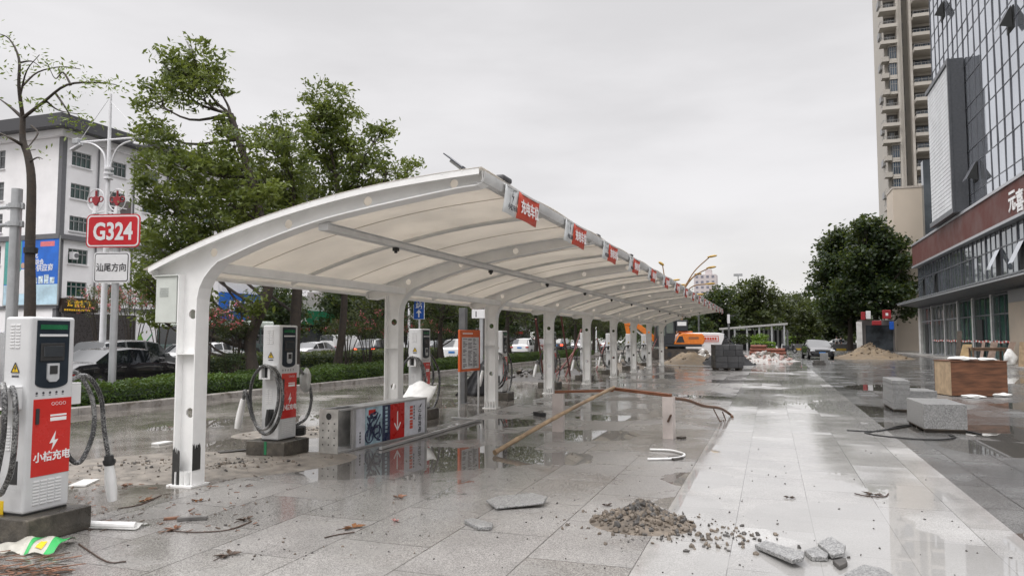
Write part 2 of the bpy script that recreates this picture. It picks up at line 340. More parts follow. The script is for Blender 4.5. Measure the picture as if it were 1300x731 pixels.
# keep the holes centred between the two flanges
def zmid(x):
    zt = np.interp(x, [p.x for p in T3], [p.y for p in T3]); zb = np.interp(x, [p.x for p in B3], [p.y for p in B3]); return (zt+zb)/2
holes_r = [(x, float(zmid(x)), .05 if i < 3 else .045) for i, (x, zz, r) in enumerate(holes_r)]
def fy(dy): return lambda u, v, w: (u-ORG.x, w+dy, v)
FW = .2
def loc2(pts): return [V((p[0]-ORG.x, 0, p[1]-ORG.z)) for p in pts]
def make_rafter():
    mb = MB()
    out = [(p.x, p.y) for p in T3]+[(-2.64, 3.2), (-2.66, 3.165), (-2.7, 3.145)]+[(p.x, p.y) for p in reversed(B3)][1:]+list(reversed(back))
    plate(mb, out, holes_r, .014, fy(0))
    up = [V((0, 0, .014))]*len(T3)
    mb.strip(loc2([(p.x, p.y) for p in T3]), V((0, 0, .014)), (0, FW, 0))
    mb.strip(loc2([(-2.64, 3.275), (-2.632, 3.2), (-2.652, 3.16), (-2.7, 3.138)]), V((.01, 0, -.004)), (0, FW, 0))
    mb.strip(loc2([(p.x, p.y) for p in B3]), V((0, 0, -.014)), (0, FW, 0))
    mb.strip(loc2([(-6.712, 2.44)]+back), V((-.004, 0, -.012)), (0, FW, 0))
    return mb
def make_column():
    mb = MB(); out = [(-6.32, 0.02), (-6.08, 0.02)]+FIL+[(-6.32, 2.37)]
    plate(mb, out, [(-6.2, 1.91, .055), (-6.2, .80, .055)], .014, fy(0))
    mb.strip(loc2([(-6.32, .02), (-6.32, 2.37)]), V((-.014, 0, 0)), (0, FW, 0))
    mb.strip(loc2([(-6.08, .02)]+FIL), V((.014, 0, 0)), (0, FW, 0))
    for s in (-1, 1): mb.box(-.119, .119, s*.052-.045, s*.052+.045, 1.455, 1.467)
    mb.box(-.17, .17, -.15, .15, 0, .018)
    for s in (-.07, 0, .07): mb.box(s-.005, s+.005, -.13, -.008, .02, .16); mb.box(s-.005, s+.005, .008, .13, .02, .16)
    return mb
PITCH, NF = 4.77, 9
r0 = make_rafter().obj('rafter', steel, cp); c0 = make_column().obj('column', steel, cp)
for k in range(1, NF):
    for o in (r0, c0):
        c = o.copy(); COL.objects.link(c); c.parent = cp; c.location = (0, PITCH*k, 0)
film = M('torn_dark_film', (.035, .035, .033), .6, var=.3, scale=20)
mb = MB(); q = random.Random(3)
def ragged(x0, x1, z0, z1, n=14): return [(x0, z0)]+[(x1, z0)]+[(x1-(x1-x0)*k/n, z1+q.uniform(-.05, .03)) for k in range(n+1)]
mb.prism([(x, -.113, z) for x, z in ragged(-.128, -.03, .0, .4)], (0, .006, 0))
mb.prism([(.138, y, z) for y, z in ragged(-.1, .02, .18, .45)], (.004, 0, 0))
tag(mb.obj('torn_film', film, cp), 'torn dark film left on the foot of the end column')
LEN = PITCH*(NF-1)
def top_z(x, off=0.0): return float(np.interp(x, [p.x for p in T3], [p.y for p in T3]))+off
nx = len(T3)
def roof(u, v):
    y = -.17+v*(LEN+.34); x = -6.78+u*4.17
    ph = (y/(PITCH/2)) % 1.0; sag = -.022*math.sin(PI*ph)**2 if 0 < y < LEN else 0
    return (x-ORG.x, y, top_z(x, .018)+(-.03 if u == 0 else 0)+sag)
mb = MB(); mb.grid(roof, 26, 132); k = len(mb.v)
o = mb.obj('roof_membrane', fabric, cp, smooth=True, angle=60)
sd_ = o.modifiers.new('cloth', 'SOLIDIFY'); sd_.thickness = .004; sd_.offset = 1
for s in (-1, 1):       # the fabric's clamped end skirt
    mb = MB(); yy = -.165 if s < 0 else LEN+.165
    pts = [(p.x-ORG.x, yy, p.y+.02) for p in T3]; bot = [(p.x-ORG.x, yy+s*.0, p.y-.045) for p in T3]
    n = len(pts); mb.add(pts+bot, [(i, i+1, n+i+1, n+i) for i in range(n-1)])
    for i in range(2, n-1, 2): mb.cyl((pts[i][0], yy-.004, pts[i][2]-.012), (pts[i][0], yy+.008, pts[i][2]-.012), .008, n=6)
    o = mb.obj('end_skirt', M('white_skirt', (.86, .86, .85), .5, var=.04), cp); o.modifiers.new('cloth', 'SOLIDIFY').thickness = .004
seam = M('fabric_seam', (.5, .46, .41), .6)
for k in range(NF-1):
    y = (k+.5)*PITCH; MB().tube([(p.x-ORG.x, y, p.y-.045) for p in T3[1:]], .028, 8).obj('arch_tube', steel_g, cp, smooth=True)
for k in range((NF-1)*2):
    y = (k+.5)*PITCH/2; MB().tube([(p.x-ORG.x, y, p.y-.012) for p in T3[1:]], .005, 5).obj('seam', seam, cp)
mb = MB(); mb.box(-4.56-ORG.x, -4.44-ORG.x, .0, LEN, 2.79, 2.86); mb.box(-4.575-ORG.x, -4.425-ORG.x, .0, LEN, 2.862, 2.872)
mb.obj('purlin', steel_g, cp, bevel=.006)
mb = MB()
for k in range(NF-1): mb.box(-6.02-ORG.x, -5.92-ORG.x, k*PITCH+.11, (k+1)*PITCH-.11, 2.385, 2.5)
mb.obj('eave_beam', steel, cp, bevel=.01)
mb = MB(); prof = [(-2.626, 3.27), (-2.626, 3.20), (-2.645, 3.165), (-2.69, 3.15), (-2.735, 3.165), (-2.73, 3.172), (-2.69, 3.158), (-2.65, 3.172), (-2.634, 3.202), (-2.634, 3.27)]
mb.prism([(x-ORG.x+.02, -.1, zz) for x, zz in prof], (0, LEN+.2, 0))
mb.obj('gutter', steel_g, cp, smooth=True, angle=30)
mb = MB(); mb.tube([(-6.735-ORG.x, -.1, 2.4), (-6.735-ORG.x, LEN+.1, 2.4)], .03, 8); mb.obj('edge_tube', steel, cp)
for k in range(11):
    mb = MB(); y = 1.6+k*3.4; mb.box(-4.53-ORG.x, -4.47-ORG.x, y, y+.07, 2.745, 2.789); mb.cyl((-4.5-ORG.x, y+.035, 2.745), (-4.5-ORG.x, y+.035, 2.72), .022, n=8)
    mb.obj('lamp_clip', blk, cp)
# ------------------------------------------------------------------ banners along the front edge
ban_r = M('banner_red', (.60, .075, .04), .5, var=.06); ban_w = M('banner_white', (.74, .76, .76), .5, var=.06); ink = M('dark_ink', (.05, .05, .06), .6); wht = M('white_letter', (.85, .85, .85), .5, var=.03)
def make_banner():
    t = thing('hanging_banner', 'x', 'banner', (0, 0, 0), 0, 'parking banners hung along the carport edge')
    fn = lambda y0, y1: (lambda u, v: (.012*math.sin(u*5+v*2)-.05*(1-v)*.6, y0+(y1-y0)*u, -.29+.29*v))
    for nm, y0, y1, mt in (('white_panel', 0, .44, ban_w), ('red_panel', .44, 1.2, ban_r)):
        o = MB().grid(fn(y0, y1), 8, 4).obj(nm, mt, t, smooth=True); o.modifiers.new('cloth', 'SOLIDIFY').thickness = .003
        if nm == 'red_panel':
            mb = MB(); text(mb, '充电车位', .165, (.012, .83, -.21), (0, 1, 0), (-.0, 0, 1), bold=.003); mb.obj('lettering', wht, o)
        else:
            mb = MB(); mb.prism([(.012, .23, -.03), (.012, .19, -.11), (.012, .22, -.105), (.012, .2, -.17), (.012, .26, -.09), (.012, .225, -.095)], (.002, 0, 0))
            text(mb, '小桔充电', .075, (.012, .22, -.245), (0, 1, 0), (0, 0, 1)); mb.obj('emblem', ink, o)
    mb = MB(); mb.box(-.006, .006, -.02, 1.22, -.008, .012); mb.obj('hanging_rail', steel_g, t)
    return t
ORD = ['first', 'second', 'third', 'fourth', 'fifth', 'sixth', 'seventh', 'eighth', 'ninth', 'tenth', 'eleventh', 'twelfth', 'thirteenth', 'fourteenth', 'fifteenth', 'sixteenth']
b0 = make_banner()
for k in range(16):
    b = b0 if k == 0 else copy_thing(b0)
    b.location = (-2.585, 7.18+2.41*k, 3.245); b['label'] = '%s red and white parking banner along the carport front edge, counted from its high end' % ORD[k]
# solar lamps and meter cabinet on the carport
pan = M('solar_panel', (.02, .025, .04), .15, var=.1); gry = M('grey_plastic', (.35, .36, .36), .5)
def solar(loc, rz, label, s=1.0):
    t = thing('solar_lamp', label, 'lamp', loc, rz); R = Matrix.Rotation(rad(38), 3, 'Y')
    MB().obox((-.14*s, 0, .14*s), (.36*s, .2*s, .012), R).obj('solar_panel', pan, t, bevel=.004)
    MB().obox((-.13*s, 0, .105*s), (.2*s, .1*s, .035), R).obj('lamp_head', gry, t, bevel=.006)
    MB().bar((0, 0, 0), (-.06*s, 0, .06*s), .05, .05).obj('bracket', blk, t)
p = QY(592, 214, 6.75); solar((p.x, 6.75, top_z(p.x, .03)), 0, 'slim solar panel lamp tilted up on the carport roof corner', .78)
t = thing('flood_lamp', 'small black lamp lying on the carport front edge', 'lamp', (-2.66, 7.35, 3.27), rad(90))
MB().box(-.14, .14, -.05, .05, .03, .09).obj('lamp_head', M('dark_plastic', (.08, .08, .085), .5), t, bevel=.02); MB().box(-.05, .05, -.03, .03, 0, .03).obj('foot', blk, t)
for px in (804, 762): 
    pp = QX(px, 318 if px == 762 else 348, -2.62); t2 = thing('flood_lamp', 'small black lamp further along the carport front edge, %s' % ('ahead of the other' if px == 762 else 'the farther one'), 'lamp', (-2.66, pp.y, 3.27), rad(90))
    MB().box(-.1, .1, -.035, .035, .03, .07).obj('lamp_head', MATS['dark_plastic'], t2, bevel=.02); MB().box(-.05, .05, -.03, .03, 0, .03).obj('foot', blk, t2)
cab = M('cabinet_grey', (.58, .61, .57), .45, var=.05)
t = thing('meter_cabinet', 'pale grey metal meter cabinet fixed to the end column of the carport', 'cabinet', (-6.34, 6.79, 0))
p0 = QY(191, 410, 6.75); p1 = QY(216, 352, 6.75)
zb, zt = p0.z, p1.z
MB().box(-.30, -.005, -.15, .15, zb, zt).obj('cabinet_box', cab, t, bevel=.006)
mb = MB()
for k in range(5): mb.box(-.24, -.12, -.156, -.15, zb+.30+k*.022, zb+.31+k*.022)
mb.obj('vent', M('vent_shadow', (.4, .42, .4), .5), t); MB().box(-.32, .0, -.17, .17, zt, zt+.015).obj('lid', cab, t, bevel=.004)
mb = MB(); mb.tube(spline([(-.06, 0, zb), (-.05, -.02, zb-.12), (.0, -.03, zb-.3), (.02, .0, zb-.5)], 6), .012, 8); mb.obj('conduit', M('white_hose', (.75, .75, .73), .4), t, smooth=True)
# ------------------------------------------------------------------ charging pillars
paint = M('pillar_paint', (.60, .605, .61), .32, var=.06, scale=3, coat=.3, stain=((.42, .4, .36), 2.0, .7))
red = M('pillar_red', (.58, .025, .018), .25, var=.06, scale=3, coat=.5)
dark_screen = M('screen_panel', (.018, .026, .036), .38, var=.1, spec=.35); scr = M('display_glass', (.05, .055, .06), .06)
conc_d = M('wet_dark_concrete', (.062, .055, .045), .32, var=.4, scale=5, bump=.5, bscale=22, stain=((.13, .115, .09), 3.0, .55))
def hose_mat():
    m = bpy.data.materials.new('wrapped_hose'); m.use_nodes = True; t = NT(m.node_tree); out = t.n('ShaderNodeOutputMaterial'); p = t.n('ShaderNodeBsdfPrincipled')
    tc = t.n('ShaderNodeTexCoord').outputs['Object']; n = t.noise(tc, 60, 5.0, .75); n2 = t.noise(tc, 4, 2.0)
    f = t.step(t.math('ADD', n, t.math('MULTIPLY', n2, .7)), .82, 1.0)
    t.l(t.mix(t.math('MULTIPLY', f, .55), (.02, .02, .021, 1), (.42, .42, .41, 1)), p.inputs['Base Color']); p.inputs['Roughness'].default_value = .16
    b = t.n('ShaderNodeBump', i_Strength=.7, i_Distance=.01); t.l(n, b.inputs['Height']); t.l(b.outputs[0], p.inputs['Normal']); p.inputs['Coat Weight'].default_value = .6
    t.l(p.outputs[0], out.inputs[0]); return m
hose_m = hose_mat(); gun_w = M('white_gun', (.75, .75, .74), .3, var=.05); slot = M('slot_shadow', (.03, .03, .03), .6); yel = M('warning_yellow', (.75, .5, .01), .4); vent_m = M('vent_slat', (.7, .7, .7), .35, var=.03)
green_m = M('green_strip', (.02, .14, .06), .25); film_m = M('clear_wrap', (.62, .62, .6), .18, var=.15, scale=10, bump=.8, bscale=12, trans=.35)
def gun(mb, p, d, L=.34, r=.04):
    p, d = V(p), V(d).normalized(); mb.tube([p, p+d*.06, p+d*L*.5, p+d*L*.8, p+d*L], [r*.7, r*.8, r, r*.95, r*.8], 12); return mb
def make_pillar(variant):
    t = thing('charging_pillar', 'x', 'charger', (0, 0, 0), 0, 'charging pillars along the carport')
    hx, hy, zb, zt = .145, .21, .2, 1.82
    MB().box(-.33, .31, -.29, .3, 0, zb).obj('plinth', conc_d, t, bevel=.012)
    cabn = MB().box(-hx, hx, -hy, hy, zb+.012, zt).obj('cabinet', paint, t, bevel=.022, seg=3)
    mb = MB(); mb.box(-hx+.01, hx-.01, -hy+.01, hy-.01, zb, zb+.012); mb.obj('base_gap', slot, t)
    # front face (+x)
    pts = [(hx-.01, -.15, 1.79), (hx-.01, .15, 1.79)]+[(hx-.01, .15*math.cos(a)if abs(math.cos(a)) < 1 else .15, 1.27-.05*math.sin(a)) for a in [PI*k/12 for k in range(13)]]
    pts[-1] = (hx-.01, -.15, 1.27)
    sp = MB().prism(pts, (.018, 0, 0)).obj('screen_panel', dark_screen, t, bevel=.003)
    MB().box(hx+.008, hx+.0125, -.125, .125, 1.715, 1.755).obj('sign_strip', green_m, sp)
    MB().box(hx+.008, hx+.014, -.13, .13, 1.655, 1.675).obj('light_bar', vent_m, sp, bevel=.003)
    MB().box(hx+.008, hx+.02, -.12, .10, 1.45, 1.60).obj('display_bezel', slot, sp, bevel=.006)
    MB().box(hx+.018, hx+.026, -.095, .085, 1.485, 1.575).obj('display', scr, sp, bevel=.004)
    cr = MB().prism([(hx+.008, -.055, 1.43), (hx+.008, .055, 1.43), (hx+.008, .055, 1.30), (hx+.008, .03, 1.275), (hx+.008, -.03, 1.275), (hx+.008, -.055, 1.30)], (.012, 0, 0)).obj('card_reader', M('reader_grey', (.5, .51, .52), .35), sp)
    MB().box(hx+.018, hx+.024, -.035, .035, 1.34, 1.41).obj('reader_window', slot, cr)
    mb = MB()
    for k in range(5): mb.disc((hx+.0015, -.13+k*.06, 1.185), (1, 0, 0), .011, 10); mb.box(hx, hx+.001, -.14+k*.06, -.12+k*.06, 1.163, 1.168)
    mb.obj('icon_row', ink, t)
    rp = MB().box(hx-.005, hx+.004, -.155, .195, .50, 1.135).obj('red_panel', red, t, bevel=.002)
    mb = MB(); text(mb, '小桔充电', .085, (hx+.005, .03, .625), (0, 1, 0), (0, 0, 1), bold=.002)
    mb.prism([(hx+.005, .055, .86), (hx+.005, .0, .76), (hx+.005, .035, .765), (hx+.005, .02, .70), (hx+.005, .08, .79), (hx+.005, .045, .785)], (.002, 0, 0))
    mb.obj('lettering', wht, rp)
    mb = MB()
    for k in range(4): mb.tube([(hx+.0055, .02+k*.035+.013*math.cos(a), 1.09+.013*math.sin(a)) for a in [2*PI*j/12 for j in range(13)]], .0015, 4, cap=False)
    mb.obj('round_icons', wht, rp)
    mb = MB(); mb.box(hx+.004, hx+.006, 0.0, .15, .985, 1.0); mb.obj('white_bar', wht, rp); MB().box(hx+.004, hx+.006, -.0, .15, .945, .975).obj('white_bar', wht, rp)
    MB().box(hx+.003, hx+.016, -.135, -.105, .93, 1.06).obj('handle', slot, t, bevel=.004)
    def vents(name, ax, y, z0, rows, cols, w=.055, x0=None):
        mb = MB()
        for c in range(cols):
            for r in range(rows):
                if ax == 'x': mb.box(hx-.002, hx+.007, x0+c*(w+.012), x0+c*(w+.012)+w, z0+r*.026, z0+r*.026+.013)
                else: a = x0+c*(w+.012); mb.box(a, a+w, y-.007, y+.007, z0+r*.026, z0+r*.026+.013)
        mb.obj(name, vent_m, t, bevel=.002)
    vents('vent', 'x', 0, .27, 8, 4, .055, -.13)
    for sy in (-1, 1):
        vents('vent', 'y', sy*hy, 1.56, 8, 2, .05, -.075); vents('vent', 'y', sy*hy, .72, 8, 2, .05, -.075)
        mb = MB(); y = sy*(hy+.002); mb.prism([(-.045, y, 1.36), (.045, y, 1.36), (0, y, 1.44)], (0, sy*.002, 0)); tr = mb.obj('warning_triangle', yel, t)
        mb = MB(); y2 = y+sy*.0035
        for a, b in (((-.045, 1.36), (.045, 1.36)), ((.045, 1.36), (0, 1.44)), ((0, 1.44), (-.045, 1.36))): mb.bar((a[0], y2, a[1]), (b[0], y2, b[1]), .007, .004, upv=(0, 1, 0))
        mb.prism([(.006, y2, 1.42), (-.012, y2, 1.39), (-.001, y2, 1.392), (-.006, y2, 1.368), (.012, y2, 1.4), (.001, y2, 1.398)], (0, sy*.002, 0)); mb.box(-.04, .04, min(y, y+sy*.001), max(y, y+sy*.001), 1.32, 1.335)
        mb.obj('warning_mark', ink, tr)
        mb = MB(); mb.box(-.012, .07, min(sy*hy, sy*(hy+.003)), max(sy*hy, sy*(hy+.003)), .45, .64); mb.obj('gun_slot', slot, t)
        # hose holder: a hooded block with an open mouth
        mb = MB(); y0, y1 = sorted((sy*(hy-.005), sy*(hy+.13))); mb.box(-.10, -.055, y0, y1, 1.06, 1.23); mb.box(.045, .09, y0, y1, 1.06, 1.23); mb.box(-.10, .09, y0, y1, 1.23, 1.25); mb.box(-.053, .043, y0, y1-.03 if sy > 0 else y1, 1.06, 1.08)
        hd = mb.obj('hose_holder', vent_m, t, bevel=.006); yy = sorted((sy*(hy), sy*(hy+.06))); MB().box(-.05, .04, yy[0], yy[1], 1.085, 1.225).obj('holder_mouth', slot, hd)
    def hose(name, pts, r=.024): return MB().tube(spline(pts, 8), r, 10).obj(name, hose_m, t, smooth=True)
    Y = -hy-.07
    if variant == 0:
        hose('hose', [(.03, Y+.02, 1.2), (.09, Y-.02, 1.24), (.17, Y-.05, 1.13), (.2, Y-.06, .9), (.16, Y-.05, .6), (.05, Y-.03, .42), (-.02, Y, .38)], .022)
        hose('hose', [(-.02, Y, 1.22), (.05, Y-.07, 1.27), (.12, Y-.10, 1.14), (.12, Y-.1, .85), (.05, Y-.09, .55), (-.08, Y-.06, .36), (-.2, Y-.03, .33), (-.24, Y, .5), (-.26, Y, .9)], .022)
        hose('hose', [(-.05, hy+.03, 1.28), (.02, hy+.14, 1.33), (.07, hy+.26, 1.1), (.1, hy+.26, .8), (.08, hy+.16, .55), (.03, hy+.08, .6), (.0, hy+.05, .8)], .021)
        hose('hose', [(.0, hy+.05, 1.26), (.06, hy+.2, 1.3), (.1, hy+.32, 1.12), (.12, hy+.36, .8), (.14, hy+.40, .55)], .021)
        g = gun(MB(), (.14, hy+.40, .53), (.03, .12, -1), .38, .05); o = g.obj('nozzle', gun_w, t, smooth=True); mb = MB(); gun(mb, (.14, hy+.40, .57), (.03, .1, -1), .09, .055); mb.obj('nozzle_collar', slot, o)
        o = gun(MB(), (-.26, Y, .95), (0, 0, -1), .6, .05).obj('nozzle', film_m, t, smooth=True)
        MB().box(-.11, -.07, -hy-.003, -hy, .2, .31).obj('yellow_tag', yel, t)
    else:
        ring = [(.02+.27*math.cos(a), Y-.04+.02*math.sin(a*2), .78+.47*math.sin(a)) for a in [PI/2-2*PI*k/16 for k in range(17)]]
        hose('hose', ring[:-1]+[(-.02, Y-.06, 1.25)], .024); ring2 = [(x*.93-.01, y-.05, .82+(z-.78)*.94) for x, y, z in ring]
        hose('hose', ring2[:12]+[(-.32, Y-.06, .9), (-.36, Y-.05, .75)], .022)
        gun(MB(), (-.36, Y-.05, .78), (-.22, 0, -1), .42, .05).obj('nozzle', gun_w, t, smooth=True)
        mb = MB(); gun(mb, (.02, -hy-.06, .64), (-.05, 0, -1), .25, .035); mb.obj('nozzle', slot, t, smooth=True)
        if variant == 1:
            hose('hose', [(.0, hy+.03, 1.22), (.05, hy+.12, 1.2), (.08, hy+.22, 1.12), (.1, hy+.36, .95), (.12, hy+.40, .7), (.08, hy+.34, .45), (0, hy+.2, .36), (-.1, hy+.1, .34)])
            b = MB(); b.blob((.1, hy+.28, 1.0), .12, 4, .2, squash=(.7, .7, 1.4)); b.obj('wrapped_nozzle', film_m, t, smooth=True)
            mb = MB()
            for k in range(4): mb.tube([(-.05+.16*math.cos(a), hy+.22+.15*math.sin(a), .22+.03*k) for a in [2*PI*j/20 for j in range(21)]], .02, 8)
            mb.obj('hose_coil', blk, t, smooth=True); MB().box(-.02, .02, -.294, -.29, .02, .2).obj('green_tie', M('green_tape', (.01, .16, .06), .4), t)
        else:
            hose('hose', [(.0, hy+.05, 1.25), (.05, hy+.2, 1.28), (.08, hy+.5, 1.0), (.1, hy+.56, .7), (.08, hy+.5, .35), (.05, hy+.3, .15), (.0, hy+.12, .3), (0, hy+.06, .6)])
            hose('hose', [(.0, hy+.05, 1.2), (.04, hy+.16, 1.24), (.06, hy+.3, .98), (.06, hy+.32, .75), (.03, hy+.24, .5), (.0, hy+.1, .42)])
    return t
pl = [make_pillar(0), make_pillar(1), make_pillar(2)]
pl[0].location = (-5.90, 4.66, 0); pl[0]['label'] = 'large white and red charging pillar in front of the carport end column'
pl[1].location = (-6.68, 9.0, 0); pl[1]['label'] = 'white and red charging pillar beside the fallen advertising board, black hose coil at its foot'
for k in range(2, 9):
    p = pl[2] if k == 2 else copy_thing(pl[2])
    p.location = (-6.82, 9.0+4.77*(k-1), 0); p.rotation_euler = (0, 0, rad([0, 0, 0, 2, -1.5, 3, -2, 1, 2][k]))
    p['label'] = 'white and red charging pillar, %s along the carport row from the high end' % ORD[k]
# ------------------------------------------------------------------ fallen advertising light box
alu = M('aluminium', (.55, .55, .55), .35, metal=.6, var=.1); galv = M('galvanised_sheet', (.56, .55, .52), .4, metal=.3, var=.25, scale=5, stain=((.16, .13, .1), 7, .66))
S0, S1 = V((-5.83, 9.21, 0)), V((-5.62, 11.66, 0)); SE = (S1-S0).normalized(); SN = V((SE.y, -SE.x, 0)); SL = (S1-S0).length; SH, ST = .62, .33
def slen(px, py):                            # distance along the box where a sight line meets its face
    d = ray(px, py); o = V((0, 0, EYE)); tt = (S0-o).dot(SN)/d.dot(SN); return (o+d*tt-S0).dot(SE)
t = thing('advertising_board', 'fallen grey advertising light box on its side in a puddle, red arrow panel', 'sign board', S0, math.atan2(SE.y, SE.x)-PI/2)
bx = lambda u0, u1, z0, z1, d0, d1: MB().box(-d1, -d0, u0, u1, z0, z1)
mb = MB()
for u in (0.0, SL-.04): mb.box(-ST, 0, u, u+.04, 0.0, .03); 
mb.box(-ST, 0, .62, SL-.04, SH-.03, SH); mb.box(-.04, 0, .04, .619, SH-.03, SH); mb.box(-ST, -ST+.04, .04, .619, SH-.03, SH); mb.box(-ST, 0, .04, SL-.04, 0, .03); mb.box(-.04, 0, SL-.04, SL, .03, SH); mb.box(-ST, -ST+.04, SL-.04, SL, .03, SH)
cuts = [slen(*p) for p in ((452, 545), (464, 542), (486, 537), (496, 535), (514, 531), (540, 526))]
mb.box(-.05, 0, cuts[0]-.07, cuts[0], .03, SH-.03)
mb.obj('frame', alu, t, bevel=.004)
mb = MB(); mb.box(-ST, 0, -.012, -.0, 0.0, SH)
ep = mb.obj('end_plate', galv, t); mb = MB(); q = random.Random(5)
for k in range(12): MB().disc((-.06-.2*(k % 3)/2, -.0135, .12+.1*(k//3)), (0, -1, 0), .012, 10).obj('punched_hole', slot, ep)
MB().disc((-.16, -.0135, .52), (0, -1, 0), .05, 9).obj('punched_hole', slot, ep)
pw = M('poster_white', (.62, .63, .68), .35); pn = M('poster_navy', (.03, .04, .09), .3); pb = M('poster_blue', (.30, .42, .48), .3, var=.5, scale=3); pr = M('poster_red', (.50, .015, .012), .3)
for nm, a, b, mt in (('white_panel', 0, 1, pw), ('picture_panel', 1, 2, pb), ('navy_panel', 2, 3, pn), ('red_panel', 3, 4, pr), ('white_panel', 4, 5, pw)):
    u0, u1 = cuts[a]+.002, cuts[b]-.002; o = MB().box(-.035, -.008, u0, u1, .032, SH-.032).obj(nm, mt, t); um = (u0+u1)/2
    mb = MB()
    if nm == 'red_panel':
        mb.box(-.008, -.005, um-.012, um+.012, .17, .46); mb.bar((-.0065, um, .165), (-.0065, um-.09, .28), .024, .003, upv=(1, 0, 0)); mb.bar((-.0065, um, .165), (-.0065, um+.09, .28), .024, .003, upv=(1, 0, 0)); mb.obj('arrow', wht, o)
    elif a == 4:
        text(mb, '小桔充电', .1, (-.0078, u0+(u1-u0)*.68, .45), (0, 0, -1), (0, 1, 0), align='LEFT', bold=.002)
        mb.prism([(-.0075, u0+(u1-u0)*.84, .53), (-.0075, u0+(u1-u0)*.74, .5), (-.0075, u0+(u1-u0)*.76, .49), (-.0075, u0+(u1-u0)*.66, .47), (-.0075, u0+(u1-u0)*.78, .47)], (.002, 0, 0)); mb.obj('lettering', ink, o)
        mb = MB(); q = random.Random(2)
        for k in range(7): mb.box(-.008, -.006, u0+(u1-u0)*.25, u0+(u1-u0)*.39, .14+k*.055, .14+k*.055+q.uniform(.03, .048))
        mb.obj('red_print', ban_r, o)
        mb = MB()
        for k in range(5): mb.box(-.008, -.006, u0+(u1-u0)*.43, u0+(u1-u0)*.48, .28+k*.05, .315+k*.05)
        mb.obj('blue_print', pn, o)
    elif nm == 'navy_panel':
        for k in range(7): mb.box(-.008, -.006, um-.03, um+.03, .16+k*.06, .2+k*.06)
        mb.obj('print', pb, o)
    elif nm == 'picture_panel':
        for k in range(16): mb.bar((-.0065, u0+.05+q.uniform(0, u1-u0-.1), q.uniform(.06, .5)), (-.0065, u0+.05+q.uniform(0, u1-u0-.1), q.uniform(.06, .52)), .03, .003, upv=(1, 0, 0))
        for cu_, cz in ((um-.12, .16), (um+.1, .2)): mb.tube([(-.007, cu_+.1*math.cos(a), cz+.1*math.sin(a)) for a in [2*PI*j/16 for j in range(17)]], .012, 5)
        mb.obj('bicycle_picture', pn, o)
        MB().box(-.008, -.0055, um-.14, um+.04, .47, .55).obj('red_print', pr, o)
    else:
        for k in range(4): mb.box(-.008, -.006, um-.02, um+.01, .08+k*.045, .11+k*.045)
        mb.obj('print', ink, o)
MB().box(-ST, -ST+.01, cuts[0], SL-.04, .032, SH-.032).obj('back_sheet', galv, t)
mb = MB(); a, b = G(483, 571), G(610, 534); t = mb.bar((a.x, a.y, .025), (b.x, b.y, .03), .05, .04).obj('metal_edging', alu, bevel=.004); tag(t, 'long thin aluminium edging strip lying on the wet paving beside the fallen board', 'metal strip')
mb = MB(); a, b = G(573, 532), G(606, 533); t = mb.bar((a.x, a.y, .025), (b.x, b.y, .02), .05, .04).obj('metal_edging', alu, bevel=.004); tag(t, 'short aluminium edging strip lying across the end of the long strip', 'metal strip')
# foam sheet and paper on the far side of the light box
mb = MB(); c = QY(535, 500, 11.2); mb.grid(lambda u, v: (-6.75+.6*u, 12.3+.25*v*(1-v)+.9*v, .12+.62*v+.05*math.sin(7*u+5*v)), 8, 8)
t = mb.obj('foam_sheet', M('white_foam', (.78, .78, .77), .7), smooth=True); t.modifiers.new('t', 'SOLIDIFY').thickness = .012; tag(t, 'crumpled white foam sheet leaning behind the fallen advertising board', 'sheet')
# ------------------------------------------------------------------ orange notice board on legs
ora = M('orange_paint', (.62, .11, .02), .4, var=.1); zinc = M('zinc_tube', (.5, .5, .5), .35, metal=.5); paper = M('notice_paper', (.6, .61, .63), .5)
A0, A1 = G(583, 520), G(607.5, 515.6); e = (A1-A0); W_ = e.length
t = thing('notice_board', 'orange framed notice board with printed sheet on two thin metal legs', 'notice board', A0, math.atan2(e.y, e.x))
zt = QY(583, 418.6, A0.y).z; zb = QY(583, 472, A0.y).z
fr = MB().box(-.02, W_+.02, -.03, .03, zb, zt).obj('board', ora, t, bevel=.008)
sh = MB().box(.06, W_-.06, -.036, -.03, zb+.06, zt-.17).obj('sheet', paper, fr)
mb = MB(); q = random.Random(8); n = 22
for k in range(n):
    z0 = zt-.2-k*(zt-zb-.28)/n
    for c in range(3):
        a = .1+c*(W_-.2)/3; mb.box(a, a+(W_-.2)/3*q.uniform(.3, .85), -.038, -.036, z0-.014, z0) if q.random() < .8 else None
mb.obj('small_print', ink, sh)
mb = MB()
for k in range(9): mb.box(.1+k*.055, .135+k*.055, -.033, -.03, zt-.1, zt-.065) if k*.055+.14 < W_ else None
mb.obj('title_print', wht, fr)
for x in (0, W_): MB().box(x-.02, x+.02, -.02, .02, 0, zb).obj('leg', zinc, t, bevel=.003)
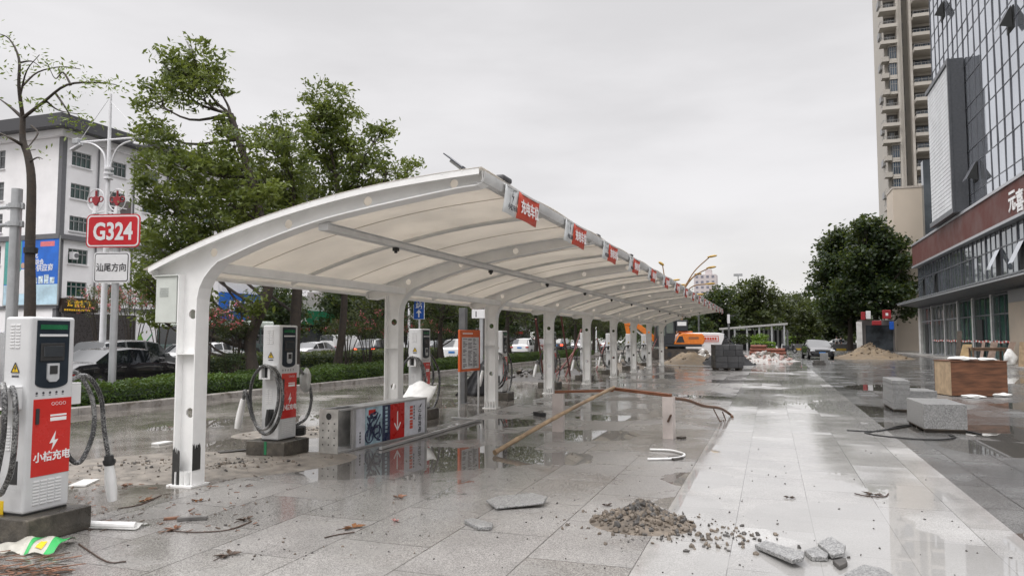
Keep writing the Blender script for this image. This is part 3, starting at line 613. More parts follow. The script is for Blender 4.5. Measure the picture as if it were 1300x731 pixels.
# ------------------------------------------------------------------ makeshift barrier: bent sheet posts, timber rail, bamboo
sheetm = M('pinkish_sheet_steel', (.55, .49, .46), .35, var=.12, scale=4, stain=((.2, .15, .12), 6, .68))
wood_r = M('red_brown_timber', (.20, .075, .035), .45, var=.35, scale=6, stretch=(1, 1, 8), bump=.3, bscale=30)
def sheet_post(loc, w, h, label, rz):
    t = thing('barrier_post', label, 'post', loc, rz)
    mb = MB(); mb.box(-w/2, w/2, -w/2, -w/2+.006, 0, h); mb.box(-w/2, -w/2+.006, -w/2+.006, w/2, 0, h); mb.box(w/2-.006, w/2, -w/2+.006, w/2, 0, h); mb.box(-w/2, w/2, w/2, w/2+.006, 0, h)
    mb.obj('shell', sheetm, t, bevel=.004); return t
pA, pB = G(709, 547), G(849.5, 556.5)
sheet_post(pA, .19, .66, 'pinkish sheet metal barrier post standing in the puddle, under the bamboo pole', rad(5))
tB = sheet_post(pB, .17, .68, 'pinkish sheet metal barrier post with a rusty bracket, under the timber rail end', rad(-8))
MB().bar((.01, -.1, .28), (.07, -.13, .4), .03, .02).obj('bracket', M('rust', (.1, .06, .04), .6), tB)
mb = MB(); peak = V((-2.62, 12.9, .72)); mb.bar((pA.x-.06, pA.y-.02, .685), peak, .06, .045); t = mb.obj('timber_rail', wood_r, bevel=.004); tag(t, 'reddish timber batten from the left barrier post to the bamboo crossing', 'timber')
mb = MB(); mb.bar(peak+V((-.05, .06, .03)), (pB.x+.03, pB.y, .70), .1, .05); t = mb.obj('timber_rail', wood_r, bevel=.004); tag(t, 'wide reddish timber plank from the bamboo crossing to the bracketed barrier post', 'timber')
bam = M('bamboo', (.29, .205, .125), .4, var=.35, scale=5, stretch=(1, 1, 1), stain=((.18, .09, .04), 4, .6))
a = G(628, 578); b = peak+V((.02, -.06, .06)); a = a+V((0, 0, .04)); pts = []; rs = []
for k in range(33):
    f = k/32; p = a.lerp(b, f); p.z += .03*math.sin(PI*f); pts.append(p); rs.append(.034-.006*f+(.006 if k % 5 == 0 else 0))
t = MB().tube(pts, rs, 10).obj('bamboo_pole', bam, smooth=True); tag(t, 'long jointed bamboo pole leaning from the puddle up to the timber rails', 'bamboo pole')
br = M('branch_bark', (.11, .055, .03), .6, var=.3, bump=.5)
q0 = V((pB.x+.03, pB.y-.02, .66)); q1 = QY(893, 515, 13.6); q2 = G(926, 525, .06); q3 = G(930, 529, .02)
t = thing('bent_branch', 'thin brown bent branch from the barrier post down to the paving, dark taped end', 'branch', q0)
L = lambda p: V(p)-q0
MB().tube(spline([L(q0), L(q0.lerp(q1, .5)+V((0, 0, .03))), L(q1), L(q1.lerp(q2, .6)+V((0, 0, .05))), L(q2), L(q3)], 6), [.026]*31, 8).obj('stem', br, t, smooth=True)
mb = MB(); m_ = q1.lerp(q2, .35); mb.tube([L(m_), L(m_+V((.1, .2, -.25))), L(G(916, 534, .02))], .012, 6); mb.tube([L(q1.lerp(q2, .7)), L(q1.lerp(q2, .8)+V((.05, -.2, -.2))), L(G(918, 533, .02))], .012, 6); mb.obj('twig', br, t, smooth=True)
pipe = [G(*p) for p in ((825, 572), (850, 573), (864, 576), (869, 579), (862, 582.5), (845, 584), (822, 584.5))]
t = MB().tube(spline([(p.x, p.y, .02) for p in pipe], 6), .016, 8).obj('white_conduit', M('white_pvc', (.78, .78, .77), .3), smooth=True); tag(t, 'white plastic conduit bent into a U on the wet paving', 'conduit')
# ------------------------------------------------------------------ granite stacks, crate, cable
def gran_mat(name, a, b, sc_):
    m = bpy.data.materials.new(name); m.use_nodes = True; t = NT(m.node_tree); out = t.n('ShaderNodeOutputMaterial'); p = t.n('ShaderNodeBsdfPrincipled')
    tc = t.n('ShaderNodeTexCoord').outputs['Object']; vo = t.n('ShaderNodeTexVoronoi', i_Scale=sc_); t.l(tc, vo.inputs['Vector']); rb = t.n('ShaderNodeRGBToBW'); t.l(vo.outputs['Color'], rb.inputs[0])
    n = t.noise(tc, 4, 3); f = t.math('ADD', t.step(rb.outputs[0], .3, .72), t.math('MULTIPLY', t.math('SUBTRACT', n, .5), .5), clamp=True)
    t.l(t.mix(f, c4(a), c4(b)), p.inputs['Base Color']); p.inputs['Roughness'].default_value = .35; t.l(p.outputs[0], out.inputs[0]); return m
gr_s = gran_mat('granite_slab', (.13, .13, .13), (.33, .33, .325), 120); gr_top = gran_mat('granite_slab_face', (.2, .2, .2), (.36, .36, .355), 160)
skid = M('skid_wood', (.05, .04, .03), .6, var=.4)
def slab_stack(loc, w, d, h, n, axis, label, rz=0, skid_h=.07):
    t = thing('granite_stack', label, 'paving stack', loc, rz, 'stacks of granite paving slabs')
    for i in range(3): MB().box(.02, w-.02, .04+i*(d-.16)/2, .12+i*(d-.16)/2, 0, skid_h).obj('skid', skid, t)
    MB().box(0.0, w-.03, .0, d, skid_h-.02, skid_h-.001).obj('skid_board', skid, t)
    q = random.Random(int(h*100))
    o = MB().box(0, w, 0, d, skid_h, h)
    if axis == 'z':
        mb = MB(); th = (h-skid_h)/n
        for k in range(n): j = q.uniform(-.006, .006); mb.box(j, w+j, j*.5, d+j, skid_h+k*th, skid_h+(k+1)*th-.004)
    else:
        mb = MB(); th = d/n
        for k in range(n): j = q.uniform(-.006, .006); mb.box(j, w+j, k*th, (k+1)*th-.003, skid_h, h+j)
    mb.obj('slab_block', gr_s, t, bevel=.003, seg=1); return t
slab_stack((2.47, 14.59, 0), .67, 1.35, .5, 1, 'z', 'low block of speckled granite slabs on a skid beside the black cable', rad(2))
slab_stack((2.51, 18.3, 0), .35, 1.5, .70, 24, 'z', 'tall narrow stack of thin grey granite slabs with a ribbed edge side', rad(0))
slab_stack((2.95, 19.3, 0), .62, 1.0, .42, 6, 'z', 'lower grey granite stack just behind the tall ribbed slab stack', rad(3))
crate_m = M('crate_ply', (.135, .056, .027), .5, var=.45, scale=3.0, stretch=(.5, .5, 4), bump=.25, bscale=20, stain=((.34, .2, .12), 3, .66)); raw = M('pale_ply', (.42, .31, .2), .6, var=.2)
c0 = G(1209, 503); c1 = G(1276, 503); e = c1-c0; w_ = e.length; t = thing('wooden_crate', 'big red-brown plywood crate on the wet paving with white sacks on top', 'crate', c0, math.atan2(e.y, e.x)*.7)
h = .97
mb = MB(); mb.box(0, w_, 0, .03, .02, h); mb.box(0, w_, 1.0, 1.03, .02, h); mb.box(w_-.03, w_, .03, 1.0, .02, h); mb.box(.03, w_-.03, .03, 1.0, .02, .06); mb.box(-.02, w_+.02, -.02, 1.05, h, h+.025)
mb.obj('panels', crate_m, t, bevel=.004); MB().box(0, .03, .03, 1.0, .02, h).obj('side_panel', raw, t); 
mb = MB()
for x in (.1, w_-.1): mb.box(x-.04, x+.04, .05, .98, 0, .02)
mb.obj('runner', skid, t)
def sack(loc, r, sq, seed, label, mat, rz=0):
    t = thing('plastic_sack', label, 'sack', loc, rz, 'white sacks and wrappings left on the site')
    mb = MB(); mb.blob((0, 0, r*sq[2]*.78), r, seed, .28, sub=3, squash=sq)
    mb.v = [(x, y, max(0, zz)) for x, y, zz in mb.v]; mb.obj('bag', mat, t, smooth=True, angle=80); return t
wrap = M('white_sack', (.72, .72, .70), .5, var=.15, scale=6, bump=.6, bscale=9, stain=((.4, .36, .3), 3, .62))
top = V((c0.x, c0.y, h+.025)); sack(top+V((.35, .3, 0)), .3, (1.1, .8, .22), 1, 'flat white sack on the crate top, nearer its pale side', wrap); sack(top+V((.95, .35, 0)), .22, (1.2, .8, .2), 2, 'small white wrapping on the crate top, further along', wrap)
p = G(1240, 505); sack((p.x-.1, p.y-.1, 0), .2, (1.3, .6, .28), 3, 'muddy white wrapping on the ground against the crate front', wrap); p = G(1270, 503); sack((p.x, p.y-.12, 0), .2, (1.2, .6, .3), 4, 'muddy white wrapping on the ground at the crate corner', wrap)
cab_pts = [(1075, 546), (1115, 547), (1140, 540.5), (1156, 540)]; P_ = [G(*p, .012) for p in cab_pts]; P2 = [G(*p, .012) for p in [(1098, 549), (1112, 552), (1140, 555), (1165, 557), (1195, 557.5), (1213, 555), (1205, 552)]]; P3 = [G(*p, .012) for p in [(1222, 546), (1232, 548), (1246, 551)]]
t = thing('black_cable', 'black cable snaking over the wet paving around the low granite block', 'cable', P2[0])
for pp in (P_+[P2[0]], P2, P3): MB().tube(spline([p-P2[0] for p in pp], 6), .013, 8).obj('cable_run', blk, t, smooth=True)
# ------------------------------------------------------------------ dark paver pallet
pav = M('dark_paver', (.055, .056, .06), .4, var=.3, scale=2); pav2 = M('dark_paver_light', (.085, .086, .09), .4, var=.3, scale=2)
c0 = G(908.5, 470); t = thing('paver_pallet', 'square stack of dark grey pavers on a pallet in the open plaza', 'paving stack', c0, rad(14))
q = random.Random(9); mb = MB(); zz = .12
for r in range(4):
    hgt = [.28, .3, .32, .26][r]; x = 0
    while x < 1.28:
        wd = min(q.choice([.3, .4, .52, .6]), 1.36-x); wd = 1.36-x if 1.36-x-wd < .18 else wd
        for yb in range(2): mb.box(x+.004, x+wd-.004, yb*.62+.004, yb*.62+.614, zz+.004, zz+hgt-.004, q.choice([0, 0, 1]))
        x += wd
    zz += hgt
mb.obj('pavers', [pav, pav2], t, bevel=.008, seg=1)
for i in range(3): MB().box(.06+i*.56, .18+i*.56, .05, 1.2, 0, .1).obj('pallet_runner', skid, t)
MB().box(0, 1.36, .02, 1.22, .1, .12).obj('pallet_deck', skid, t)
# ------------------------------------------------------------------ loose bits underfoot
rub_m = M('broken_mortar', (.15, .125, .1), .75, var=.45, scale=8, bump=.6, bscale=25); rub_d = M('dark_stone_bit', (.07, .065, .06), .5, var=.4)
def stone(mb, c, r, q, m=0):
    bm = bmesh.new(); bmesh.ops.create_icosphere(bm, subdivisions=1, radius=1.0); s = (q.uniform(.6, 1.3), q.uniform(.6, 1.3), q.uniform(.4, .9)); R = Matrix.Rotation(q.uniform(0, 6), 3, V((q.random(), q.random(), q.random()+.1)))
    vs = [R @ V((v.co.x*s[0]*r*q.uniform(.75, 1.2), v.co.y*s[1]*r*q.uniform(.75, 1.2), v.co.z*s[2]*r*q.uniform(.75, 1.2)))+V(c) for v in bm.verts]; bm.verts.index_update()
    mb.add(vs, [tuple(v.index for v in f.verts) for f in bm.faces], m); bm.free()
def heap(name, label, cat, c, rx, ry, h, nst, r0, mats, seed, kind=None, rz=0, spread=1.5):
    q = random.Random(seed); t = thing(name, label, cat, c, rz)
    if kind: t['kind'] = kind
    off = [q.uniform(0, 6) for _ in range(4)]
    hf = lambda x, y: max(-.02, h*(math.exp(-2.2*((x/rx)**2+(y/ry)**2))-.1)*(1+.25*math.sin(x*7/rx+off[0])*math.sin(y*6/ry+off[1])+.12*math.sin(x*17/rx+off[2])*math.cos(y*15/ry)))
    mb = MB(); mb.grid(lambda u, v: ((u*2-1)*rx*1.15, (v*2-1)*ry*1.15, hf((u*2-1)*rx*1.15, (v*2-1)*ry*1.15)), 40, 40); mb.obj('mound', mats[0], t, smooth=True, angle=70)
    mb = MB()
    for k in range(nst):
        a = q.uniform(0, 2*PI); d = abs(q.gauss(0, .55)); x, y = rx*d*math.cos(a)*(spread if d > 1 else 1), ry*d*math.sin(a); r = r0*(.2+.9*q.random()**2.2)*(1.0 if d < 1 else .6)
        stone(mb, (x, y, max(0, hf(x, y))+r*.3), r, q, q.randrange(len(mats)))
    o = mb.obj('stones', mats, t); o['kind'] = 'stuff'; return t
heap('rubble_heap', 'small heap of brown mortar rubble on the pale paving edge', 'rubble', (-1.12, 6.72, 0), .46, .42, .15, 1300, .036, [rub_m, rub_d, rub_m], 4, spread=1.4)
c = G(880, 680); q = random.Random(6); mb = MB()
for k in range(130): stone(mb, (c.x+q.gauss(.1, .35), c.y+q.gauss(.05, .2), .006), q.uniform(.006, .028), q, q.randrange(2))
for k in range(130):
    p = G(q.uniform(560, 1290), 520+210*q.random()**.8, .003); stone(mb, p, q.uniform(.004, .014), q, 1)
for k in range(160):
    p = G(q.uniform(120, 560), 560+150*q.random(), .003); stone(mb, p, q.uniform(.004, .014), q, q.randrange(2))
o = mb.obj('stone_crumbs', [rub_m, rub_d]); tag(o, 'tiny stone crumbs scattered over the wet paving', 'crumbs', kind='stuff')
def broken_slab(pts, z, label, tilt=(0, 0), th=.03, mt=None):
    P_ = [G(*p) for p in pts]; c = sum(P_, V((0, 0, 0)))/len(P_); mb = MB()
    mb.prism([(p.x-c.x, p.y-c.y, z+tilt[0]*(p.x-c.x)+tilt[1]*(p.y-c.y)) for p in P_], (0, 0, th)); o = mb.obj('broken_slab', mt or gr_s, bevel=.004, seg=1); o.location = c
    return tag(o, label, 'broken slab', 'broken pieces of granite slab')
broken_slab([(617, 640), (634, 636), (676, 634), (695, 638), (690, 644), (630, 648)], .035, 'long thin broken granite slab tilted up on the middle paving', (0, .07), .018)
broken_slab([(589, 664), (600, 661), (626, 668), (624, 673), (607, 673)], .002, 'small triangular granite shard in front of the tilted long slab', th=.03)
broken_slab([(958, 697), (972, 693), (1022, 713), (1020, 720), (1006, 722)], .03, 'long wedge of broken granite lying in the mirror puddle', (.1, 0), .03)
broken_slab([(1021, 704), (1036, 699), (1052, 708), (1050, 713), (1030, 712)], .002, 'small broken granite piece between the long wedge and the speckled piece', th=.035)
broken_slab([(1038, 699), (1054, 693), (1074, 702), (1072, 709), (1056, 711)], .03, 'speckled broken granite piece propped on another at the puddle', (.0, .1), .03)
broken_slab([(1057, 716), (1074, 713), (1076, 719), (1066, 724)], .002, 'darkest small granite chip beside the big submerged slab', th=.03, mt=rub_d)
broken_slab([(1072, 729), (1096, 717), (1120, 722), (1140, 734), (1130, 745), (1080, 745)], -.01, 'large grey granite slab half sunk in the puddle at the picture bottom', th=.018)
broken_slab([(848, 582), (860, 580), (868, 582.5), (856, 585)], .0, 'small dark slab chip beside the white bent conduit', th=.03, mt=rub_d)
dry = M('dead_leaf', (.24, .11, .045), .6, var=.4, scale=20, trans=.2); dry_d = M('sodden_leaf', (.07, .045, .03), .4, var=.4, scale=20); stick = M('wet_stick', (.06, .035, .025), .5, var=.3); bark_s = M('bark_scrap', (.2, .1, .06), .6, var=.4, scale=15)
def fallen_leaf(px, py, s, seed, label, mt):
    q = random.Random(seed); p = G(px, py); t = thing('fallen_leaf', label, 'leaf', p, q.uniform(0, 6), 'dead leaves on the wet paving'); mb = MB()
    for k in range(4):
        a = k*1.1+q.uniform(-.3, .3); L_ = s*q.uniform(.7, 1.1); d = V((math.cos(a), math.sin(a), 0)); n = V((-d.y, d.x, 0)); w_ = L_*.22; ps = [V((0, 0, .01)), d*L_*.5+n*w_+V((0, 0, .025)), d*L_+V((0, 0, .01+.02*q.random())), d*L_*.5-n*w_+V((0, 0, .018))]
        mb.add([ps[0], ps[1], ps[2], d*L_*.5+V((0, 0, .005)), ps[3]], [(0, 1, 3), (1, 2, 3), (2, 4, 3), (4, 0, 3)])
    o = mb.obj('blade', mt, t); o.modifiers.new('t', 'SOLIDIFY').thickness = .002
    MB().tube([(0, 0, .01), (-s*.6, s*.2, .006), (-s*1.1, s*.1, .004)], .003, 5).obj('stalk', stick, t); return t
for a in ((448, 671, .13, 1, 'orange-brown leaf cluster with a long stalk on the speckled paving', dry), (505, 632, .1, 2, 'dark red-brown leaf on the paving ahead of the fallen board', bark_s), (312, 660, .11, 3, 'black sodden leaf at the end of the long thin twig', dry_d), (291, 706, .12, 4, 'black curled leaf alone on the speckled paving', dry_d),
          (252, 636, .07, 5, 'small tan leaf standing in front of the end column', dry), (183, 636, .1, 6, 'tan leaf cluster left of the end column', dry), (162, 617, .1, 7, 'brown leaf beside the pillar with the hanging white nozzle', bark_s), (222, 673, .11, 8, 'flat reddish leaf scrap beside the thin twig', bark_s),
          (503, 662, .05, 9, 'tiny pink and white wrapper scrap on the paving', M('pink_scrap', (.6, .3, .28), .5)), (770, 642, .05, 10, 'small dark scrap on the middle paving', dry_d), (1110, 628, .12, 11, 'black twisted leaf on the pale paving', dry_d), (1002, 632, .06, 12, 'small black scrap on the pale paving ahead of the twisted leaf', dry_d)): fallen_leaf(*a)
def twig(pts, r, label, mt=stick):
    P_ = [G(*p, .008) for p in pts]; o = MB().tube(spline(P_, 5), r, 6).obj('fallen_twig', mt, smooth=True); tag(o, label, 'twig', 'twigs on the wet paving')
twig([(215, 673), (250, 675), (290, 672), (318, 662)], .006, 'long thin dark twig lying between the reddish scrap and sodden leaf'); twig([(412, 682), (430, 678), (450, 675)], .005, 'short twig beside the orange-brown leaf cluster'); twig([(150, 645), (178, 640), (205, 628)], .006, 'thin twig behind the concrete pillar base')
twig([(100, 690), (135, 712), (160, 712)], .006, 'thin dark twig in front of the green and white sack'); twig([(1085, 626), (1100, 629), (1122, 630), (1128, 626)], .006, 'curved black twig under the twisted leaf on pale paving')
def batten(a, b, w_, h, label, mt, nm='wood_scrap'):
    A_, B_ = G(*a), G(*b); o = MB().bar((A_.x, A_.y, h/2+.002), (B_.x, B_.y, h/2+.002), w_, h).obj(nm, mt, bevel=.003); tag(o, label, 'wood scrap', 'wood scraps on the wet paving')
batten((225, 661), (263, 659), .05, .03, 'grey weathered wood scrap on the paving near the end column', M('grey_wood', (.13, .125, .12), .6, var=.3)); batten((208, 660), (228, 658), .04, .02, 'reddish bark scrap touching the grey wood scrap', bark_s); batten((690, 529), (680, 527), .12, .08, 'black lump of rubber lying near the bamboo pole', blk)
batten((197, 565), (215, 562), .16, .03, 'white board scrap on the mud behind the end column', M('white_board', (.6, .6, .58), .6)); batten((278, 575), (320, 571), .12, .02, 'dark board scrap on the mud beside the second pillar', M('dark_board', (.06, .055, .05), .5)); batten((98, 618), (116, 610), .18, .02, 'pale board scrap behind the first pillar base', MATS['white_board']); batten((862, 557), (868, 556), .1, .03, 'dark wooden chock at the foot of the bracketed barrier post', skid)
# sack with the green print by the first pillar, plastic sheet, bark litter
c = G(36, 697); t = thing('printed_sack', 'cloudy plastic sack with green and yellow print by the concrete base', 'sack', c, rad(25))
mb = MB(); mb.grid(lambda u, v: ((u-.5)*.55, (v-.5)*(.10+.26*min(1, u*1.6)), .015+.10*max(0, math.sin(PI*v))*min(1, u*1.8)*(1.1-u*.55)+.012*math.sin(u*19+v*9)), 24, 14)
o = mb.obj('bag', M('cloudy_plastic', (.62, .6, .53), .25, var=.15, bump=.6, bscale=14, trans=.25), t, smooth=True, angle=80)
gs = M('sack_green', (.03, .36, .09), .3); f = lambda a0, a1, off: (lambda u, v: ((a0+(a1-a0)*u-.5)*.55, (v-.5)*(.10+.26*min(1, (a0+(a1-a0)*u)*1.6)), off+.015+.10*max(0, math.sin(PI*v))*min(1, (a0+(a1-a0)*u)*1.8)*(1.1-(a0+(a1-a0)*u)*.55)+.012*math.sin((a0+(a1-a0)*u)*19+v*9)))
MB().grid(f(.86, 1.0, .004), 5, 14).obj('green_band', gs, t, smooth=True); MB().grid(f(.6, .66, .004), 3, 14).obj('green_band', gs, t, smooth=True)
mb = MB(); g2 = f(.72, .8, .008); mb.grid(lambda u, v: g2(u, .1+v*.25), 4, 6).obj('yellow_label', yel, t, smooth=True)
mb = MB(); c = G(140, 668); mb.grid(lambda u, v: ((u-.5)*.62, (v-.5)*.22, .012+.035*abs(math.sin(u*5+v*7))*(1-abs(2*v-1))), 20, 10); o = mb.obj('plastic_sheet', film_m, smooth=True, angle=80); o.location = c; o.rotation_euler = (0, 0, rad(12)); tag(o, 'crumpled white plastic sheet on the ground behind the concrete base', 'plastic sheet')
mb = MB(); c = G(105, 668); o = MB().tube(spline([(-.15, 0, .03), (.05, .02, .035), (.28, .1, .03)], 6), .03, 10).obj('white_tube', MATS['white_pvc'], smooth=True); o.location = G(128, 671); tag(o, 'short white plastic tube on the ground beside the concrete base', 'tube')
q = random.Random(12); mb = MB()
for k in range(90):
    p = G(q.uniform(-60, 70), 704+30*q.random(), .01+.02*q.random()); a = q.uniform(-.3, 1.2); L_ = q.uniform(.05, .22); mb.bar(p, p+V((math.cos(a)*L_, math.sin(a)*L_, q.uniform(-.01, .02))), q.uniform(.006, .02), .004, q.randrange(2))
for k in range(120):
    p = G(q.uniform(90, 330), 600+75*q.random(), .006); a = q.uniform(0, 3); L_ = q.uniform(.02, .09); mb.bar(p, p+V((math.cos(a)*L_, math.sin(a)*L_, .004)), q.uniform(.005, .014), .004, q.randrange(2))
o = mb.obj('bark_litter', [bark_s, dry_d]); tag(o, 'reddish bark strips and leaf litter strewn over the wet ground', 'litter', kind='stuff')

heap('mud_patch', 'low gravelly mud spread over the ground behind the end column', 'mud', G(285, 592), 1.7, .9, .03, 200, .03, [M('mud_brown', (.2, .178, .152), .5, var=.35, scale=5, bump=.5), rub_m, rub_d], 51, rz=.9, spread=1.2)
heap('mud_patch', 'low gravelly mud spread near the first pillar and its hanging white nozzle', 'mud', G(175, 590), 1.5, .9, .028, 160, .026, [MATS['mud_brown'], rub_m, rub_d], 52, rz=.9, spread=1.2)
heap('mud_patch', 'low pale mud spread around the foot of the second pillar', 'mud', G(395, 548), 1.3, .8, .026, 110, .03, [MATS['mud_brown'], rub_m, rub_d], 53, rz=.9, spread=1.2)
# ------------------------------------------------------------------ plants
bark = M('bark', (.045, .035, .028), .8, var=.4, scale=9, bump=.8, bscale=25); bark_l = M('bark_light', (.10, .075, .055), .8, var=.4, scale=9, bump=.7, bscale=25)
lf_a = LEAF('leaf_fresh', (.035, .062, .012), (.20, .245, .05), .42); lf_b = LEAF('leaf_dark', (.008, .02, .008), (.035, .065, .018)); lf_c = LEAF('leaf_olive', (.018, .03, .011), (.07, .09, .026)); lf_h = LEAF('leaf_hedge', (.02, .05, .008), (.075, .145, .02)); lf_y = LEAF('leaf_young', (.10, .15, .02), (.20, .27, .05)); lf_br = LEAF('leaf_bright', (.08, .16, .01), (.2, .33, .03))
pinkf = LEAF('oleander_flower', (.45, .06, .09), (.62, .2, .24), .2)
def clusters(lobes, per, dens, spread):
    """leaf positions for a crown of lobes (centre, radius, squash): sprays near the lobe's surface, thinner inside"""
    out = []
    for (c, r, sq) in lobes:
        n = max(5, int(dens*r*r)); d = nr.normal(size=(n, 3)); d /= np.linalg.norm(d, axis=1)[:, None]
        rr = r*np.clip(nr.normal(.82, .22, size=(n, 1)), .15, 1.25); cc = np.array(c)+d*rr*np.array([1, 1, sq])
        for q in cc:
            m = int(per*nr.uniform(.5, 1.4)); s = spread*nr.uniform(.6, 1.3)
            out.append(q+nr.normal(size=(m, 3))*np.array([s, s, s*.6]))
    return np.concatenate(out)
def limbs(mb, base, pts, r0, r1, sides=7):
    pts = spline([base]+pts, 4); n = len(pts); mb.tube(pts, [r0+(r1-r0)*k/(n-1) for k in range(n)], sides)
def tree(name, label, loc, trunk, lobes, mats, dens=26, per=34, L=.17, W=.06, spread=.3, r0=.15, group=None, fork=None, bk=bark, seed=0):
    """trunk: points relative to loc; lobes: (centre relative to loc, radius, squash); a limb runs from the fork to every lobe."""
    q = random.Random(seed); t = thing(name, label, 'tree', loc, 0, group); mb = MB(); tp = [V(p) for p in trunk]
    pts = spline(tp, 5); n = len(pts); mb.tube(pts, [r0*(1.25-.25*min(1, k/3))*(1-.45*k/(n-1)) for k in range(n)], 10)
    for (c, r, sq) in lobes:
        c = V(c); cand = [p for p in pts if p.z < c.z-.2*r] or [pts[-1]]; s = min(cand[len(cand)//3:], key=lambda p: (p-c).length*.6+abs(c.z-p.z-(c-p).length*.7)*.6)
        mid = s.lerp(c, .5)+V((q.uniform(-.2, .2), q.uniform(-.2, .2), -.12*(c-s).length)); limbs(mb, s, [mid, c], r0*.3, .02)
        for k in range(6):
            d = V((q.gauss(0, 1), q.gauss(0, 1), abs(q.gauss(0, .8)))).normalized(); b0 = mid.lerp(c, q.uniform(.3, 1)); limbs(mb, b0, [b0+d*r*.45, c+d*r*.9*V((1, 1, sq)).length/1.73], .028, .006, 5)
    mb.obj('trunk', bk, t, smooth=True, angle=80)
    pos = clusters(lobes, per, dens, spread); vs, fs = leaf_quads(pos, L, W); np_mesh('crown', vs, fs, mats if isinstance(mats, list) else [mats], parent=t); return t
def lob(px, py, r, Y, base, sq=.85):
    p = QY(px, py, Y); D = (p-V((0, 0, EYE))).dot(_f); return (tuple(p-base), r*D/FPX, sq)
jit = lambda: rng.uniform(-1.2, 1.2)
B1 = V((-16, 20.3, .05)); w1 = [(246, 75, 30), (222, 95, 24), (268, 98, 26), (240, 112, 32), (193, 128, 22), (186, 158, 22), (205, 190, 30), (180, 205, 16), (235, 215, 36), (282, 160, 15), (296, 185, 22), (275, 215, 34), (200, 245, 32), (245, 262, 40), (292, 258, 38), (212, 300, 34), (255, 308, 36), (225, 340, 30), (196, 345, 24), (205, 372, 20), (188, 318, 20), (184, 352, 18), (232, 398, 20), (200, 402, 16), (250, 380, 20), (330, 235, 24), (320, 384, 12), (305, 392, 8)]
tree('street_tree', 'tall leafy street tree with a sprig crown rising beside the red route sign', B1, [(0, 0, 0), (-.25, 0, 1.5), (.35, .1, 3.2), (.2, 0, 5), (-.5, .1, 7.0), (-1.3, 0, 9.2)], [lob(x, y, r, 20.3+jit(), B1) for x, y, r in w1], lf_a, r0=.2, seed=1, dens=34, per=40, L=.22, W=.085, spread=.2)
B2 = V((-16, 22.3, .05)); w2 = [(345, 190, 34), (325, 215, 26), (362, 165, 24), (318, 265, 30), (356, 240, 32), (300, 230, 26), (340, 290, 34), (372, 215, 24), (290, 300, 30)]
tree('street_tree', 'street tree with twin dark stems right behind the second charging pillar', B2, [(0, 0, 0), (.05, 0, 2), (.1, 0, 4), (-.3, 0, 5.5), (-.2, .1, 7)], [lob(x, y, r, 22.3+jit(), B2) for x, y, r in w2], lf_a, r0=.22, seed=2, dens=34, per=40, L=.22, W=.085, spread=.2)
B3_ = V((-16, 25.0, .05)); w3 = [(420, 130, 28), (405, 150, 26), (440, 165, 32), (398, 185, 30), (465, 195, 24), (425, 200, 34), (488, 165, 14), (493, 218, 20), (520, 213, 14), (455, 232, 30), (395, 235, 32), (430, 265, 36), (375, 270, 32), (478, 243, 22), (400, 300, 40), (460, 290, 30)]
tree('street_tree', 'rounded street tree with light green sprays above the carport roof middle', B3_, [(0, 0, 0), (.3, 0, 2), (.35, 0, 4), (.2, 0, 6), (-.1, 0, 8)], [lob(x, y, r, 25+jit(), B3_) for x, y, r in w3], lf_a, r0=.16, seed=3, dens=34, per=40, L=.22, W=.085, spread=.2)
# low hanging spray under the eave
row = []
proto_lobes = [((math.cos(a)*q_*1.4, math.sin(a)*q_*1.4, z_), r_, .75) for a, q_, z_, r_ in ((0, .9, 4.2, 1.2), (1.2, 1.1, 4.8, 1.3), (2.5, 1.2, 4.0, 1.2), (3.6, 1, 5.2, 1.3), (4.6, 1.2, 4.3, 1.3), (5.6, .9, 5.6, 1.2), (0, 0, 6.4, 1.4), (1, .6, 3.4, .9), (4, .8, 3.3, .9), (2.9, 1.5, 3.0, .8))]
rt = tree('street_tree', 'dark leafy street tree seen below the carport eave, first beyond the middle tree', (-16, 30, .05), [(0, 0, 0), (.1, .1, 2), (0, -.1, 4), (.1, 0, 6)], proto_lobes, lf_c, r0=.15, seed=4, dens=20, per=22, L=.2, W=.08, group='row of street trees behind the carport')
for k in range(9):
    copy_thing(rt, (-16+rng.uniform(-.5, .3), 35.2+5.2*k+rng.uniform(-.7, .7), .05), rng.uniform(0, 6), 'dark leafy street tree in the bed behind the carport, %s beyond the middle tree' % ORD[k+1], scale=rng.uniform(.9, 1.15))
dt_l = [((x, y, z_), r_, .8) for x, y, z_, r_ in ((0, 0, 7.5, 2.2), (1.8, .5, 5.6, 1.9), (-1.8, -.3, 5.8, 1.9), (.4, 1.8, 5, 1.8), (-.3, -1.8, 5.2, 1.8), (1.6, -1.3, 3.8, 1.5), (-1.6, 1.3, 3.9, 1.5), (0, 0, 3.6, 1.6), (2.2, 1.2, 3, 1.2), (-2.3, -1, 2.8, 1.2))]
dt = tree('roadside_tree', 'dense dark roadside tree across the road beyond the blue shop', (-43, 70, 0), [(0, 0, 0), (.1, .1, 2), (0, -.1, 4), (.1, 0, 7)], dt_l, lf_b, r0=.2, seed=5, dens=14, per=26, L=.42, W=.2, spread=.45, group='dense trees across the road')
for k, (x, y, s) in enumerate([(-42, 56, .75), (-44, 80, 1.05), (-42, 91, 1), (-44, 103, 1.1), (-42, 116, 1.0), (-40, 131, 1.1), (-42, 148, 1.2), (-36, 170, 1.2), (-27, 92, .7), (-27, 108, .72), (-26, 125, .75), (-20, 150, 1.1), (-22, 185, 1.2)]):
    copy_thing(dt, (x, y, 0), rng.uniform(0, 6), 'dense dark tree in the belt behind the carport, %s going away from the blue shop' % (ORD[k+1]), scale=s)
